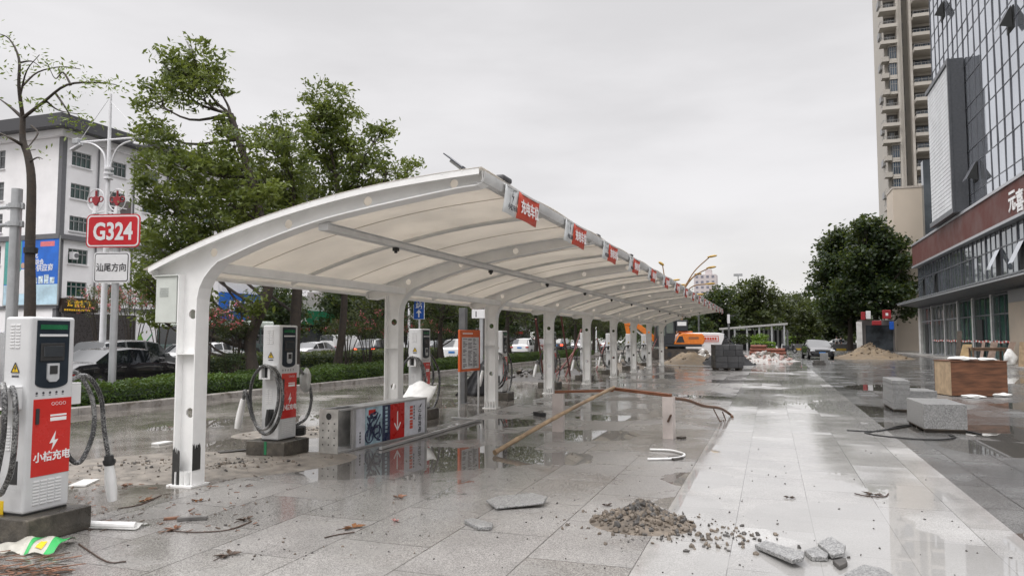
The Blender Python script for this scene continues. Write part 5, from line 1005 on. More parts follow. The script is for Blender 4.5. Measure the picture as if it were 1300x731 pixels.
def window(par, O, U, w_, h_, gm, fm, cols=4, hbar=.68, depth=.14, sill=True):
    O, U = V(O), V(U); Z = V((0, 0, 1)); N = U.cross(Z); P = lambda u, v, d=0: O+U*u+Z*v-N*d
    mb = MB(); 
    for a, b in (((0, .04), (w_, .04)), ((0, h_-.04), (w_, h_-.04))): mb.bar(P(*a, depth-.04), P(*b, depth-.04), .08, .08)
    for k in range(cols+1): u = min(max(.04, k*w_/cols), w_-.04); mb.bar(P(u, .08, depth-.04), P(u, h_-.08, depth-.04), .06, .06, upv=N)
    if hbar: mb.bar(P(.05, h_*hbar, depth-.035), P(w_-.05, h_*hbar, depth-.035), .07, .07)
    f = mb.obj('window', fm, par, fixn=True)
    mb = MB(); mb.poly([P(0, 0, depth), P(w_, 0, depth), P(w_, h_, depth), P(0, h_, depth)]); mb.obj('pane', gm, f)
    if sill: mb = MB(); mb.bar(P(-.08, -.04, -.05), P(w_+.08, -.04, -.05), .18, .07); mb.obj('sill', ren, f)
OX, OY, OH = -54.0, 43.9, 17.9
t = thing('office_building', 'six-storey white office block with a dark overhanging roof and green windows', 'building', (OX, OY, 0)); LW, RW = 26.0, 34.0
mb = MB(); op_r = []; op_l = []
flz = [.0]+[4.4+2.72*k for k in range(5)]
cols_r = [(.85, 2.7), (4.5, 6.3), (8.2, 10.0), (12.0, 13.8), (15.8, 17.6)]
for k, z0 in enumerate([1.35+4.45+2.7*j-1.35-.1 for j in range(5)]):
    for a, b in cols_r: op_r.append((a, z0+.6, b, z0+1.85))
    for a in (18.1, 13.2, 8.2): op_l.append((a, z0+.6, a+1.4, z0+2.2)) if not (a > 18.5 and k < 2) else None
wall_open(mb, (0, 0, 0), (0, 1, 0), RW, OH, op_r); wall_open(mb, (-LW, 0, 0), (1, 0, 0), LW, OH, op_l)
mb.poly([(0, 0, OH), (0, RW, OH), (-LW, RW, OH), (-LW, 0, OH)]); mb.poly([(0, RW, 0), (0, RW, OH), (-LW, RW, OH), (-LW, RW, 0)])
mb.obj('wall', ren, t, fixn=False)
for o in op_r: window(t, (0, o[0], o[1]), (0, 1, 0), o[2]-o[0], o[3]-o[1], wing, wfr, 4)
for o in op_l: window(t, (-LW+o[0], 0, o[1]), (1, 0, 0), o[2]-o[0], o[3]-o[1], grey_w, wfr, 2)
e = 1.3; MB().prism([(e, -e, OH+.55), (e, RW, OH+.55), (-LW, RW, OH+.55), (-LW, -e, OH+.55)], (0, 0, 1.0)).obj('roof_eave', roofm, t); MB().box(-LW-.05, .45, -.45, RW, OH+.02, OH+.56).obj('cornice', ren, t)
MB().box(-LW-.04, .35, -.35, RW, 9.55, 9.95).obj('floor_band', gband, t); MB().box(-LW, .18, -.18, RW+.1, 3.95, 4.2).obj('floor_band', gband, t)
MB().box(-.35, .06, -.06, .35, .0, 9.5).obj('corner_strip', gband, t); MB().box(-.35, .06, -.06, .35, 9.96, OH).obj('corner_strip', gband, t)
for y in (3.35, 7.1, 11, 14.9): MB().cyl((.12, y, 4.3), (.12, y, 9.5), .07, n=8).obj('drain_pipe', gband, t); MB().cyl((.12, y, 10), (.12, y, OH), .07, n=8).obj('drain_pipe', gband, t)
p = QX(83, 324, OX); o = MB().box(.1, .55, p.y-OY-.1+.35, p.y-OY+.75, p.z-.3, p.z+.3).obj('air_conditioner', swht, t, bevel=.03); MB().disc((.556, p.y-OY+.55, p.z), (1, 0, 0), .2, 18).obj('fan_grille', gband, o)
MB().box(.02, .06, 4.9, 6.9, 12.2, 13.7).obj('dark_screen', M('dark_screen_mesh', (.14, .12, .12), .7), t)
# its billboard
bb = thing('billboard', 'blue and white advertising billboard on the side wall of the office block', 'billboard', (OX, OY, 0))
q0, q1 = QY(25, 303, OY-.3), QY(71.5, 386, OY-.3); x0, x1, z1, z0 = q0.x-OX-1.6, q1.x-OX, q0.z, q1.z
MB().box(x0-.08, x1+.08, -.27, -.19, z0-.08, z1+.08).obj('frame', wfr, bb); bo = MB().box(x0, x1, -.29, -.272, z0+(z1-z0)*.3, z1).obj('blue_field', M('bill_blue', (.012, .13, .55), .4, var=.3, scale=.4), bb); MB().box(x0, x1, -.289, -.272, z0, z0+(z1-z0)*.298).obj('pale_field', M('bill_pale', (.45, .62, .72), .4, var=.3, scale=.5), bb); MB().box(x0, x0+1.9, -.293, -.2905, z0+(z1-z0)*.31, z1).obj('teal_field', M('bill_teal', (.08, .33, .3), .4), bb)
mb = MB(); w_ = x1-x0
for s, sz, f in (('净化', .52, .70), ('亚运会', .5, .60), ('涂料供应商', .62, .505)): text(mb, s, sz, (x1-.5 if f < .55 else x1-.5-(1.05 if f < .65 else 1.7), -.294, z0+(z1-z0)*f), (1, 0, 0), (0, 0, 1), align='RIGHT', bold=.012)
mb.obj('lettering', swht, bb); MB().box(x1-2.0, x1-.45, -.295, -.291, z1-.75, z1-.35).obj('pink_plate', M('bill_pink', (.7, .18, .2), .4), bb)
mb = MB()
for k in range(4): mb.box(x1-2.7+k*.62, x1-2.2+k*.62, -.296, -.291, z0+(z1-z0)*.31, z0+(z1-z0)*(.40+.02*(k % 3)))
mb.obj('product_picture', M('bill_product', (.5, .6, .66), .4, var=.5, scale=4), bb)
mb = MB(); fx = x0+2.1; mb.prism([(fx-.32, -.297, z0+.9), (fx+.32, -.297, z0+.9), (fx+.4, -.297, z0+2.6), (fx+.15, -.297, z0+2.9), (fx-.15, -.297, z0+2.9), (fx-.4, -.297, z0+2.6)], (0, .003, 0)); mb.obj('printed_figure', swht, bb); mb = MB(); mb.disc((fx, -.298, z0+3.2), (0, -1, 0), .24, 14); mb.obj('printed_head', M('bill_skin', (.5, .33, .26), .5), bb)
# yellow-lettered shop sign
p0, p1 = QX(79, 382, OX+.6), QX(119, 397, OX+.6); t = thing('shop_sign', 'black shop sign with yellow characters at the foot of the office block', 'shop sign', (OX+.6, p0.y, p1.z)); wl, hl = p1.y-p0.y+.4, p0.z-p1.z+.25
o = MB().box(-.3, 0, 0, wl, 0, hl).obj('board', M('sign_dark', (.03, .018, .012), .4), t); ym = M('letter_yellow', (.85, .5, .03), .4); mb = MB(); text(mb, '玛吉斯轮', .58, (.004, wl/2-.05, hl*.42), (0, 1, 0), (0, 0, 1), bold=.02); mb.obj('lettering', ym, o); mb = MB()
for k in range(12): mb.box(.001, .006, .2+k*.21, .36+k*.21, .1, .24)
mb.obj('small_print', ym, o)
MB().box(-.32, -.02, .2, wl+4, -3.6, -.1).obj('shop_front', M('shop_dark', (.05, .045, .045), .3), t)
# low shops: blue and green fascias
t = thing('blue_shop', 'low shop with a big bright blue fascia beyond the bus', 'shop', (-50, 57.5, 0)); MB().box(-10, 0, 0, 9.5, 0, 8.6).obj('wall', ren, t); bfm = M('fascia_blue', (.015, .12, .48), .35, var=.1); o = MB().box(0, .6, .2, 9.3, 3.0, 5.9).obj('fascia', bfm, t); MB().box(.02, .5, .4, 9.1, .1, 2.9).obj('shop_front', M('shop_glass', (.03, .035, .04), .1, var=.6, scale=.7), t); MB().box(0, .3, .3, 8.5, 6.0, 7.3).obj('upper_sign', swht, t)
mb = MB()
for k in range(7): mb.box(.605, .63, 1.0+k*1.1, 1.7+k*1.1, 4.2, 5.2)
mb.obj('raised_marks', swht, o); mb = MB()
for k in range(9): mb.box(.605, .625, 3.5+k*.5, 3.85+k*.5, 3.35, 3.7)
mb.obj('small_marks', ora, o)
t = thing('green_shop', 'low shop with a green fascia right of the blue shop', 'shop', (-49, 67.2, 0)); MB().box(-10, 0, 0, 13, 0, 6.2).obj('wall', M('shop_render', (.45, .43, .42), .8), t); o = MB().box(0, .5, .2, 12.6, 3.0, 4.6).obj('fascia', M('fascia_green', (.015, .17, .08), .4), t); mb = MB(); text(mb, '人', 1.5, (.51, 2.2, 3.25), (0, 1, 0), (0, 0, 1), bold=.03); mb.obj('lettering', swht, o); MB().box(.02, .4, .4, 12.4, .1, 2.9).obj('shop_front', MATS['shop_glass'], t)
for k in range(3): MB().box(.3, 1.0, 1+k*4.4, 2.6+k*4.4, 2.3, 2.7).obj('red_awning', M('awning_red', (.22, .02, .02), .6), t)
t = thing('far_shop', 'long low shop row with red awnings far beyond the carport columns', 'shop', (-49, 82, 0)); MB().box(-10, 0, 0, 70, 0, 7.5).obj('wall', MATS['shop_render'], t); MB().box(0, .5, .2, 69.6, 3.0, 4.4).obj('fascia', M('fascia_grey', (.3, .3, .32), .5), t); MB().box(.02, .4, .4, 69, .1, 2.9).obj('shop_front', MATS['shop_glass'], t)
for k in range(6): MB().box(.3, 1.2, 3+k*11.3, 5.2+k*11.3, 2.3, 2.75).obj('red_awning', M('awning_red', (.22, .02, .02), .6), t)
for k, (px, X) in enumerate(((519, -24.5), (757, -24.0))):
    p = QX(px, 440, X); t = thing('lamp_pole', 'plain white lamp pole on the road median, %s' % ('seen left of the second column' if k == 0 else 'seen among the far columns'), 'street lamp', (X, p.y, -.15)); MB().tube([(0, 0, 0), (0, 0, 9)], [.1, .06], 10).obj('pole', lw, t, smooth=True); MB().tube(spline([(0, 0, 8.9), (.3, 0, 9.4), (1.5, 0, 9.7)], 5), .04, 8).obj('arm', lw, t, smooth=True); MB().obox((1.75, 0, 9.7), (.6, .2, .08)).obj('lamp_head', lw, t, bevel=.03)
# ------------------------------------------------------------------ commercial block on the right
FX, FY = 14.0, 83.0
curt = M('curtain_glass', (.60, .635, .69), .05, metal=.85, var=.05, scale=.25); glz = M('storey_glass', (.20, .225, .25), .04, metal=.55, var=.3, scale=.3, spec=.8); mull = M('mullion', (.10, .105, .12), .4); mull_l = M('mullion_light', (.3, .31, .33), .4); fas = M('fascia_brown_red', (.105, .025, .017), .6, var=.08, scale=.6, stain=((.10, .03, .02), .4, .6)); wallst = M('wall_stone', (.42, .36, .29), .7, var=.1, scale=.8); gstone = M('grey_granite_wall', (.2, .2, .2), .5, var=.3, scale=30); metal_l = M('pale_metal_trim', (.42, .43, .45), .35, metal=.3); darkin = M('dark_interior', (.03, .032, .032), .8, var=.5, scale=1.2); sgl = M('shop_glass_green', (.035, .085, .075), .06, var=.6, scale=.6, spec=.7); sgl2 = M('dusty_shop_glass', (.10, .115, .11), .12, var=.5, scale=.5); wcol = M('white_column', (.62, .61, .59), .6, var=.15, scale=2)
t = thing('commercial_building', 'grey glass commercial block with red-brown fascia band over the unfinished shopfronts', 'building', (FX, FY, 0)); LB = 56.0
# local: x towards +X, y from 0 (far corner) to -LB (towards the camera)
MB().box(0.4, 22, -LB, 0, 0, 10.6).obj('podium_core', darkin, t)
MB().box(.9, 22, -LB, -8.5, 10.6, 52).obj('tower_core', darkin, t)
coly = [QX(px, 440, FX).y-FY for px in (1168, 1184, 1200, 1217, 1236, 1260, 1286)]; coly[0] = -.45
coly += [coly[-1]-4.6, coly[-1]-9.2, coly[-1]-13.8]
for k, y in enumerate(coly):
    w_ = .45 if k == 0 else .2; MB().box(-.02 if k else -.1, .42, y-w_, y+w_, 0, 4.5).obj('column', wcol, t, bevel=.02)
    if 0 < k < 6:
        mb = MB(); yy = y-.75
        for s in (0, .42): mb.box(-.06, -.02, yy-.03+s, yy+.03+s, 0, 4.4)
        for j in range(9): mb.box(-.06, -.02, yy+.03, yy+.39, .3+j*.48, .35+j*.48)
        mb.obj('subframe', mull_l, t)
for k in range(len(coly)-1):
    a, b = coly[k]-.22-(.25 if k == 0 else 0), coly[k+1]+.22
    if k >= 6: MB().box(-.15, .4, b-.25, a+.25, 0, 3.75).obj('stone_wall', wallst, t); MB().box(-.15, .4, b-.25, a+.25, 3.76, 4.5).obj('granite_lintel', gstone, t); continue
    o = MB().poly([(.12, a, .12), (.12, b, .12), (.12, b, 4.3), (.12, a, 4.3)]).obj('shop_window', sgl if k in (3, 4, 5) else sgl2, t)
    mb = MB(); 
    for z_ in (.06, 3.1, 4.36): mb.box(.05, .14, b, a, z_, z_+.1)
    for f in (.33, .66): y = a+(b-a)*f; mb.box(.05, .14, y-.035, y+.035, .16, 4.36)
    mb.obj('shop_frame', mull_l if k < 3 else mull, o)
    if k in (0, 4): ym = a+(b-a)*(.35 if k == 4 else .5); MB().box(.0, .115, ym-.75, ym+.75, .12, 2.9).obj('door_opening', darkin, t)
    z_ = 1.28; mb = MB()
    for j in range(10): y0, y1 = a+(b-a)*j/10, a+(b-a)*(j+1)/10; mb.box(-.03, -.022, y1, y0, z_+.03*math.sin(j*1.1), z_+.13+.03*math.sin(j*1.1), j % 2)
    if k > 0: mb.obj('barrier_tape', [M('tape_red', (.5, .05, .04), .5), M('tape_white', (.7, .7, .68), .5)], t)
MB().box(-.05, .4, -LB, 0, 4.5, 5.4).obj('lintel_band', M('dark_band', (.07, .075, .085), .5), t)
aw = M('awning_dark', (.06, .065, .075), .45, var=.2); tilem = M('awning_tile', (.22, .23, .24), .5, var=.2)
mb = MB(); mb.prism([(-1.75, .9, 4.86), (-1.75, .9, 5.0), (.0, .9, 5.5), (0, .9, 4.62)], (0, -LB-.9, 0)); mb.obj('awning', aw, t)
mb = MB()
for k in range(70): y = .8-k*.8; mb.bar((-1.86, y, 5.0), (-.0, y, 5.56), .3, .07)
mb.obj('awning_tiles', tilem, t); MB().box(-1.8, -1.755, -LB, .9, 4.84, 4.93).obj('awning_edge', metal_l, t)
# first floor glazing
q = random.Random(31); mb = MB(); n = 48; pw_ = (LB)/n
for k in range(n):
    for z0, z1 in ((5.45, 7.35), (7.42, 8.5)): x = .1; d = q.uniform(-.006, .006); y0 = -k*pw_; mb.poly([(x-d, y0, z0), (x+d, y0-pw_, z0), (x+d, y0-pw_, z1), (x-d, y0, z1)])
mb.obj('storey_glazing', glz, t); mb = MB()
for k in range(n+1): w_ = .07 if k % 3 == 0 else .035; mb.box(.03 if k % 3 == 0 else .06, .12, -k*pw_-w_, -k*pw_+w_, 5.42, 8.52)
mb.box(.055, .12, -LB, 0, 7.35, 7.43); mb.obj('storey_mullions', mull, t)
for k, (px, py) in enumerate(((1172, 355), (1187, 352), (1267, 335), (1297, 318))):
    c = QX(px, py, FX); y = c.y-FY; mb = MB(); mb.add([(.0, y+.5, 7.3), (.0, y-.5, 7.3), (-.6, y-.5, 6.0), (-.6, y+.5, 6.0)], [(0, 1, 2, 3)]); mb.obj('vent_sash', curt, t); MB().box(.02, .09, y-.5, y+.5, 5.6, 7.3).obj('vent_gap', darkin, t)
MB().box(-.32, .4, -LB, .6, 8.75, 10.75).obj('fascia', fas, t); MB().box(-.42, .4, -LB, .7, 8.56, 8.74).obj('fascia_trim', metal_l, t); MB().box(-.42, .4, -LB, .7, 10.76, 10.95).obj('fascia_trim', metal_l, t)
mb = MB()
for px, ch in ((1285.5, '元'), (1295.5, '喜')): c = QX(px, 262, FX-.33); text(mb, ch, 1.35, (-.335, c.y-FY, c.z-.15), (0, -1, 0), (0, 0, 1), bold=.03, depth=.04)
mb.obj('lettering', wht, t)
# curtain wall
mb = MB(); y0 = -8.6; n = 30; pw_ = 1.58; zs = [10.96]; 
while zs[-1] < 51: zs += [zs[-1]+1.25, zs[-1]+3.3]
for k in range(n):
    for a, b in zip(zs[:-1], zs[1:]): d, d2 = q.uniform(-.010, .010), q.uniform(-.008, .008); ya, yb = y0-k*pw_, y0-(k+1)*pw_; mb.poly([(.3+d+d2, ya, a), (.3-d+d2, yb, a), (.3-d-d2, yb, b), (.3+d-d2, ya, b)])
mb.obj('curtain_glazing', curt, t); mb = MB()
for k in range(n+1): mb.box(.25, .33, y0-k*pw_-.035, y0-k*pw_+.035, 10.96, 51)
mb.obj('curtain_mullions', mull, t); mb = MB()
for z_ in zs[1:]: mb.box(.27, .325, y0-n*pw_, y0, z_-.025, z_+.025)
mb.obj('curtain_transoms', mull, t)
for px, py in ((1283, 30), (1197, 18), (1212, -12), (1240, 222)):
    c = QX(px, py, FX+.3); y = c.y-FY; z1 = c.z+.9; mb = MB(); mb.add([(.15, y+.7, z1), (.15, y-.7, z1), (-.5, y-.7, z1-1.25), (-.5, y+.7, z1-1.25)], [(0, 1, 2, 3)]); o = mb.obj('vent_sash', mull, t); MB().box(.26, .29, y-.7, y+.7, z1-1.4, z1).obj('vent_gap', darkin, t); mb = MB(); mb.add([(.16, y-.7, z1), (-.49, y-.7, z1-1.23), (.2, y-.7, z1-1.4)], [(0, 1, 2)]); mb.obj('sash_gap_shade', darkin, o)  # dark triangle paints the shade seen inside the open sash
t2 = thing('screen_box', 'big pale louvred screen in a dark grey box frame on the glass front', 'screen', (FX-.76, 63, 11.0)); sl_, sh_ = 8.4, 11.8
MB().box(.06, 1.0, 0, sl_, 0, sh_).obj('box', M('screen_frame', (.10, .105, .115), .4, metal=.3), t2, bevel=.02); scm = M('screen_face', (.66, .675, .69), .45, var=.1, scale=.6)
mb = MB()
for i in range(8):
    for j in range(34): mb.box(0, .058, .35+i*.97, .35+i*.97+.94, .45+j*.325, .45+j*.325+.285)
mb.obj('screen_louvres', scm, t2); mb = MB(); mb.box(-.12, .06, -.05, sl_+.05, sh_-.3, sh_+.03); mb.box(-.12, .06, -.05, sl_+.05, -.03, .35); mb.box(-.12, .06, -.05, .22, .35, sh_-.3); mb.obj('rim', MATS['screen_frame'], t2)
sheet('shop_pavement', 12.2, 14.4, 20, 84, .09, ground_mat('shop_step', (.36, .35, .33), (.42, .41, .39), (1.2, .6, .1), speck=.12, wet=.55, pud=.3, useg=False)); kb = MB(); kb.box(12.1, 12.2, 20, 84, -.1, .092); tag(kb.obj('pavement_kerb', conc), kind='structure')
# worktable and boards by the shopfront
wood_t = M('workbench_wood', (.20, .13, .09), .6, var=.3, scale=5); plyp = M('plywood_pale', (.45, .32, .17), .6, var=.2, scale=2); brd = M('board_pinkish', (.40, .30, .25), .6, var=.2); brd_d = M('board_grey_brown', (.11, .09, .075), .6, var=.25)
a, b = G(1234, 462), G(1277, 463); a.y = b.y = 51.5; a.x = QY(1234, 450, 51.5).x; b.x = QY(1277, 450, 51.5).x; w_ = b.x-a.x; th = QY(1250, 441, 51.5).z
t = thing('work_table', 'rough wooden work table standing before the green shop glass', 'table', (a.x, 51.5, 0)); MB().box(-.05, w_+.05, -.05, .95, th-.06, th).obj('table_top', wood_t, t, bevel=.01); MB().box(.02, w_-.02, 0, .03, th-.2, th-.062).obj('apron', wood_t, t)
for x in (0.03, w_-.1):
    for y in (.0, .83): MB().box(x, x+.09, y+.031, y+.11, 0, th-.062).obj('leg', wood_t, t)
def lean_board(x0, x1, ytop, py0, mt, label, Y, tilt=.35):
    p0, p1 = QY(x0, py0, Y), QY(x1, py0, Y); zt_ = QY((x0+x1)/2, ytop, Y).z; mb = MB(); mb.prism([(p0.x, Y, .09), (p1.x, Y, .09), (p1.x+tilt, Y+.35, zt_), (p0.x+tilt, Y+.35, zt_)], (0, .03, 0)); tag(mb.obj('leaning_board', mt), label, 'board', 'boards leaning by the shopfront')
lean_board(1213, 1219, 420, 458, brd_d, 'tall narrow dark board leaning on a shopfront column', 55.5, .25); lean_board(1217, 1229, 437, 458, plyp, 'wide yellowish plywood sheet leaning beside the tall dark board', 54.6, .35)
lean_board(1243, 1247, 434, 458, brd, 'short pinkish board leaning behind the work table legs', 53.8, .3); lean_board(1252, 1261, 434, 460, brd, 'pinkish plank behind the middle of the work table', 53.3, .4); lean_board(1273, 1281, 434, 463, brd, 'steep pinkish plank leaning at the end of the work table', 50.8, .5); lean_board(1293, 1306, 434, 463, MATS['pale_ply'], 'pale plywood panel leaning on the beige stone wall', 46.5, .2)
p = G(1286, 466); sack((12.35, 47.5, .09), .42, (.8, .7, 1.1), 7, 'upright white sack between the steep plank and the beige wall', wrap); sack((11.9, 47.9, .0), .3, (.9, .8, .7), 8, 'low grey-brown sack next to the upright white sack', M('brown_sack', (.28, .22, .18), .7))
# ------------------------------------------------------------------ beige block and the residential tower
be = M('beige_render', (.60, .52, .43), .75, var=.04, scale=.3)
p0, p1 = QY(1133, 240, 100), QY(1183, 330, 100); t = thing('beige_building', 'plain beige gable wall between the big tree and the glass block', 'building', (p0.x, 100, 0)); MB().box(0, 14, 0, 5, 0, p0.z).obj('wall', be, t); MB().box(-.06, 14, -.06, 5, p0.z, p0.z+.25).obj('coping', M('coping', (.5, .45, .4), .7), t)
MB().box(p1.x-p0.x-.8, p1.x-p0.x+1.6, -1.2, -.01, 9, p0.z+3).obj('glazed_return', glz, t)
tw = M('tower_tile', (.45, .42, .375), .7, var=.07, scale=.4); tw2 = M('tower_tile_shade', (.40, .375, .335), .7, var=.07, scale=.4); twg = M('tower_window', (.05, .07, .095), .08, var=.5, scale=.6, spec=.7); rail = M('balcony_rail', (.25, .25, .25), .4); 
recm = M('recess_shade', (.09, .085, .08), .7); TY = 150.0; X_ = lambda px: QY(px, 300, TY).x  # dark colour paints the balcony shade on plates against the flat wall
t = thing('apartment_tower', 'tall beige apartment tower of stacked balconies behind the glass block', 'building', (X_(1132), TY, 0)); x1 = X_(1154)-X_(1132); x2 = X_(1166)-X_(1132); x3 = X_(1202)-X_(1132); FH = 3.1
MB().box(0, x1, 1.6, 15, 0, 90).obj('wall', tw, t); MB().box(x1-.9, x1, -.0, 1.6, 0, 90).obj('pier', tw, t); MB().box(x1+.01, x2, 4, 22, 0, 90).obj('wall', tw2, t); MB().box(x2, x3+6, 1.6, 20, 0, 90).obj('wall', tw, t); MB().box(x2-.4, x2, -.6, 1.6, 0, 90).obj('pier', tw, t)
def balcony(x0, x1_, z_, yf=-1.0):
    mb = MB(); mb.box(x0, x1_, yf, 1.6, z_, z_+.16); mb.box(x0, x1_, yf, yf+.12, z_+.161, z_+.62); mb.box(x0, x0+.12, yf+.121, 1.6, z_+.161, z_+.62); o = mb.obj('balcony', tw, t)
    mb = MB()
    for k in range(8): mb.box(x0+.05+(x1_-x0-.15)*k/7, x0+.09+(x1_-x0-.15)*k/7, yf+.04, yf+.08, z_+.62, z_+1.1)
    mb.box(x0, x1_, yf+.03, yf+.09, z_+1.1, z_+1.16); mb.box(x0+.02, x0+.08, yf+.12, 1.6, z_+1.1, z_+1.16); mb.obj('railing', rail, o)
def pane_(x0, x1_, y, z0, z1, nm='window'):
    o = MB().box(x0, x1_, y-.03, y, z0, z1).obj(nm, twg, t); mb = MB()
    for k in range(4): mb.box(x0+(x1_-x0)*k/3-.04, x0+(x1_-x0)*k/3+.04, y-.07, y-.031, z0, z1)
    mb.box(x0+.05, x1_-.05, y-.065, y-.032, z0+(z1-z0)*.62, z0+(z1-z0)*.62+.07); mb.obj('frame', M('tower_frame', (.3, .29, .27), .5), o)
for f in range(5, 27):
    z_ = f*FH
    if (f % 6) < 3:
        balcony(-.9, x1-.9, z_); MB().box(.1, x1-.95, 1.56, 1.6, z_+.1, z_+2.7).obj('recess_shade_plate', recm, t); pane_(.5, x1-1.6, 1.555, z_+.2, z_+2.4, 'balcony_door')
    else:
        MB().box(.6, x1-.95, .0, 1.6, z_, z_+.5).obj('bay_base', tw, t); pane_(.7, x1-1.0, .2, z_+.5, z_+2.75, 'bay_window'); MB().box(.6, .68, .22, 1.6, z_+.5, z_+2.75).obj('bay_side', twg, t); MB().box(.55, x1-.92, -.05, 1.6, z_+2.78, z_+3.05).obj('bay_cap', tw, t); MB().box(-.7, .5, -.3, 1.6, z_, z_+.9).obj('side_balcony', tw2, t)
    pane_(x1+.6, x2-.7, 3.995, z_+.9, z_+2.3)
    balcony(x2+.05, x3, z_+.8, -2.2 if (f % 6) in (1, 2, 5) else -1.2); MB().box(x2+.1, x3-.1, 1.56, 1.6, z_+.9, z_+3.4).obj('recess_shade_plate', recm, t); pane_(x2+.6, x3-.5, 1.555, z_+1, z_+3.1, 'balcony_door')
    if f % 2: MB().box(-.45, -.01, 4, 6.5, z_, z_+1.2).obj('air_conditioner', rail, t)
for k in range(3): MB().cyl((x1-.45+.3*k, -.08 if k < 2 else 3.9, 15), (x1-.45+.3*k, -.08 if k < 2 else 3.9, 88), .07, n=6).obj('drain_pipe', tw2, t)
# far tower block on the skyline
p0, p1 = QY(881, 370, 430), QY(909, 348, 430); t = thing('far_tower', 'pale pinkish tower block on the skyline above the far trees', 'building', (p0.x, 430, 0)); W_ = p1.x-p0.x; H_ = p1.z; ft = M('far_tower_wall', (.55, .50, .50), .8)
MB().box(0, W_, 0, 14, 0, H_).obj('wall', ft, t); MB().box(W_*.5, W_*.78, 2, 10, H_, H_+3).obj('roof_house', ft, t)
fwm = M('far_window', (.2, .2, .24), .4)
for k in range(12):
    for j in range(4): MB().box(W_*(.08+.24*j), W_*(.08+.24*j)+W_*.12, -.05, .0, H_-2-k*3, H_-.6-k*3).obj('window', fwm, t)
# ------------------------------------------------------------------ trees at the end of the plaza
def far_tree(label, base_px, Y, trunk_h, lobes, mat, L, W, dens, per, r0, spread, seed, group='trees at the end of the plaza'):
    b = QY(base_px, 440, Y); b.z = 0; return tree('plaza_tree', label, b, [(0, 0, 0), (.1, 0, trunk_h*.5), (0, .1, trunk_h)], [lob(x+rng.uniform(-3, 3), y+rng.uniform(-3, 3), r*rng.uniform(.72, .95), Y+rng.uniform(-2.5, 2.5), b) for x, y, r in lobes], mat, dens=dens, per=per, L=L, W=W, spread=spread, r0=r0, seed=seed, group=group)
far_tree('huge dark banyan-like tree next to the beige gable wall', 1112, 97, 7, [(1100, 300, 22), (1125, 330, 26), (1090, 330, 24), (1140, 355, 20), (1105, 360, 28), (1130, 378, 20), (1080, 372, 22), (1150, 330, 12), (1095, 290, 14), (1105, 282, 14), (1142, 310, 14), (1108, 386, 20), (1090, 350, 24), (1120, 350, 26), (1148, 375, 14), (1100, 330, 30), (1150, 392, 13), (1115, 310, 24)], lf_b, .5, .27, 13, 40, .45, .5, 11)
far_tree('tall dark tree at the left flank of the huge tree', 1079, 101, 6, [(1062, 310, 22), (1048, 335, 18), (1060, 355, 24), (1045, 365, 14), (1072, 335, 22), (1055, 385, 20), (1075, 390, 22), (1066, 300, 14), (1050, 318, 14), (1040, 350, 8), (1062, 345, 26), (1058, 400, 20), (1080, 350, 26), (1080, 405, 20)], lf_b, .5, .27, 13, 40, .35, .5, 12)
lob_l = [('low rounded green tree above the white pavilion roof', 955, 118, [(945, 372, 18), (962, 368, 18), (930, 380, 16), (978, 380, 18), (950, 392, 24), (970, 398, 22), (925, 398, 20)], lf_c), ('dark tree behind the carport far end', 905, 112, [(905, 385, 18), (918, 375, 14), (890, 395, 16), (910, 402, 22), (925, 400, 18), (895, 412, 14)], lf_b), ('mid-green tree between the pavilion and the dark car', 1012, 125, [(1005, 388, 18), (1022, 395, 18), (1010, 408, 22), (1032, 400, 16), (992, 392, 16), (1018, 415, 20), (1035, 415, 16)], lf_c), ('dark tree beneath the tall flank tree', 1055, 130, [(1050, 405, 20), (1068, 408, 20), (1040, 415, 16), (1080, 410, 18), (1035, 392, 12), (1060, 420, 18)], lf_b), ('dark tree behind the excavator cab', 868, 104, [(862, 405, 14), (878, 402, 14), (850, 408, 12), (870, 415, 16), (890, 412, 16)], lf_b)]
for k, (lb, px, Y, lo, mt) in enumerate(lob_l): far_tree(lb, px, Y, 3, lo, mt, .55, .3, 9, 34, .22, .55, 20+k)
# layered conifer-like crown peeking left of the tall tree
b = QY(1018, 440, 150); b.z = 0; tree('plaza_tree', 'flat layered tree crown peeking out left of the tall dark tree', b, [(0, 0, 0), (0, 0, 5), (0, 0, 10)], [lob(x, y, r, 150, b, .3) for x, y, r in ((1012, 378, 10), (1024, 374, 9), (1032, 366, 8), (1020, 384, 12), (1004, 386, 8))], lf_b, dens=6, per=24, L=.5, W=.25, r0=.2, spread=.4, seed=33, group='trees at the end of the plaza')
# a far-off wood that closes the view
ps = []
for k in range(520):
    y = rng.uniform(170, 240); px = rng.uniform(700, 1130); c = QY(px, 428, y); hh = rng.uniform(5, 11) if px < 1110 else rng.uniform(4, 7); r_ = rng.uniform(1.6, 3); ps.append(np.array([c.x, y, hh*rng.uniform(.15, 1)])+nr.normal(size=(44, 3))*np.array([r_, r_, r_*.7])*.6)
ps = np.concatenate(ps); ps[:, 2] = np.abs(ps[:, 2]); vs, fs = leaf_quads(ps, .95, .55, 0); o = np_mesh('far_wood', vs, fs, [lf_b]); tag(o, 'far-off dark wood closing the view beyond the plaza', 'wood', kind='stuff')
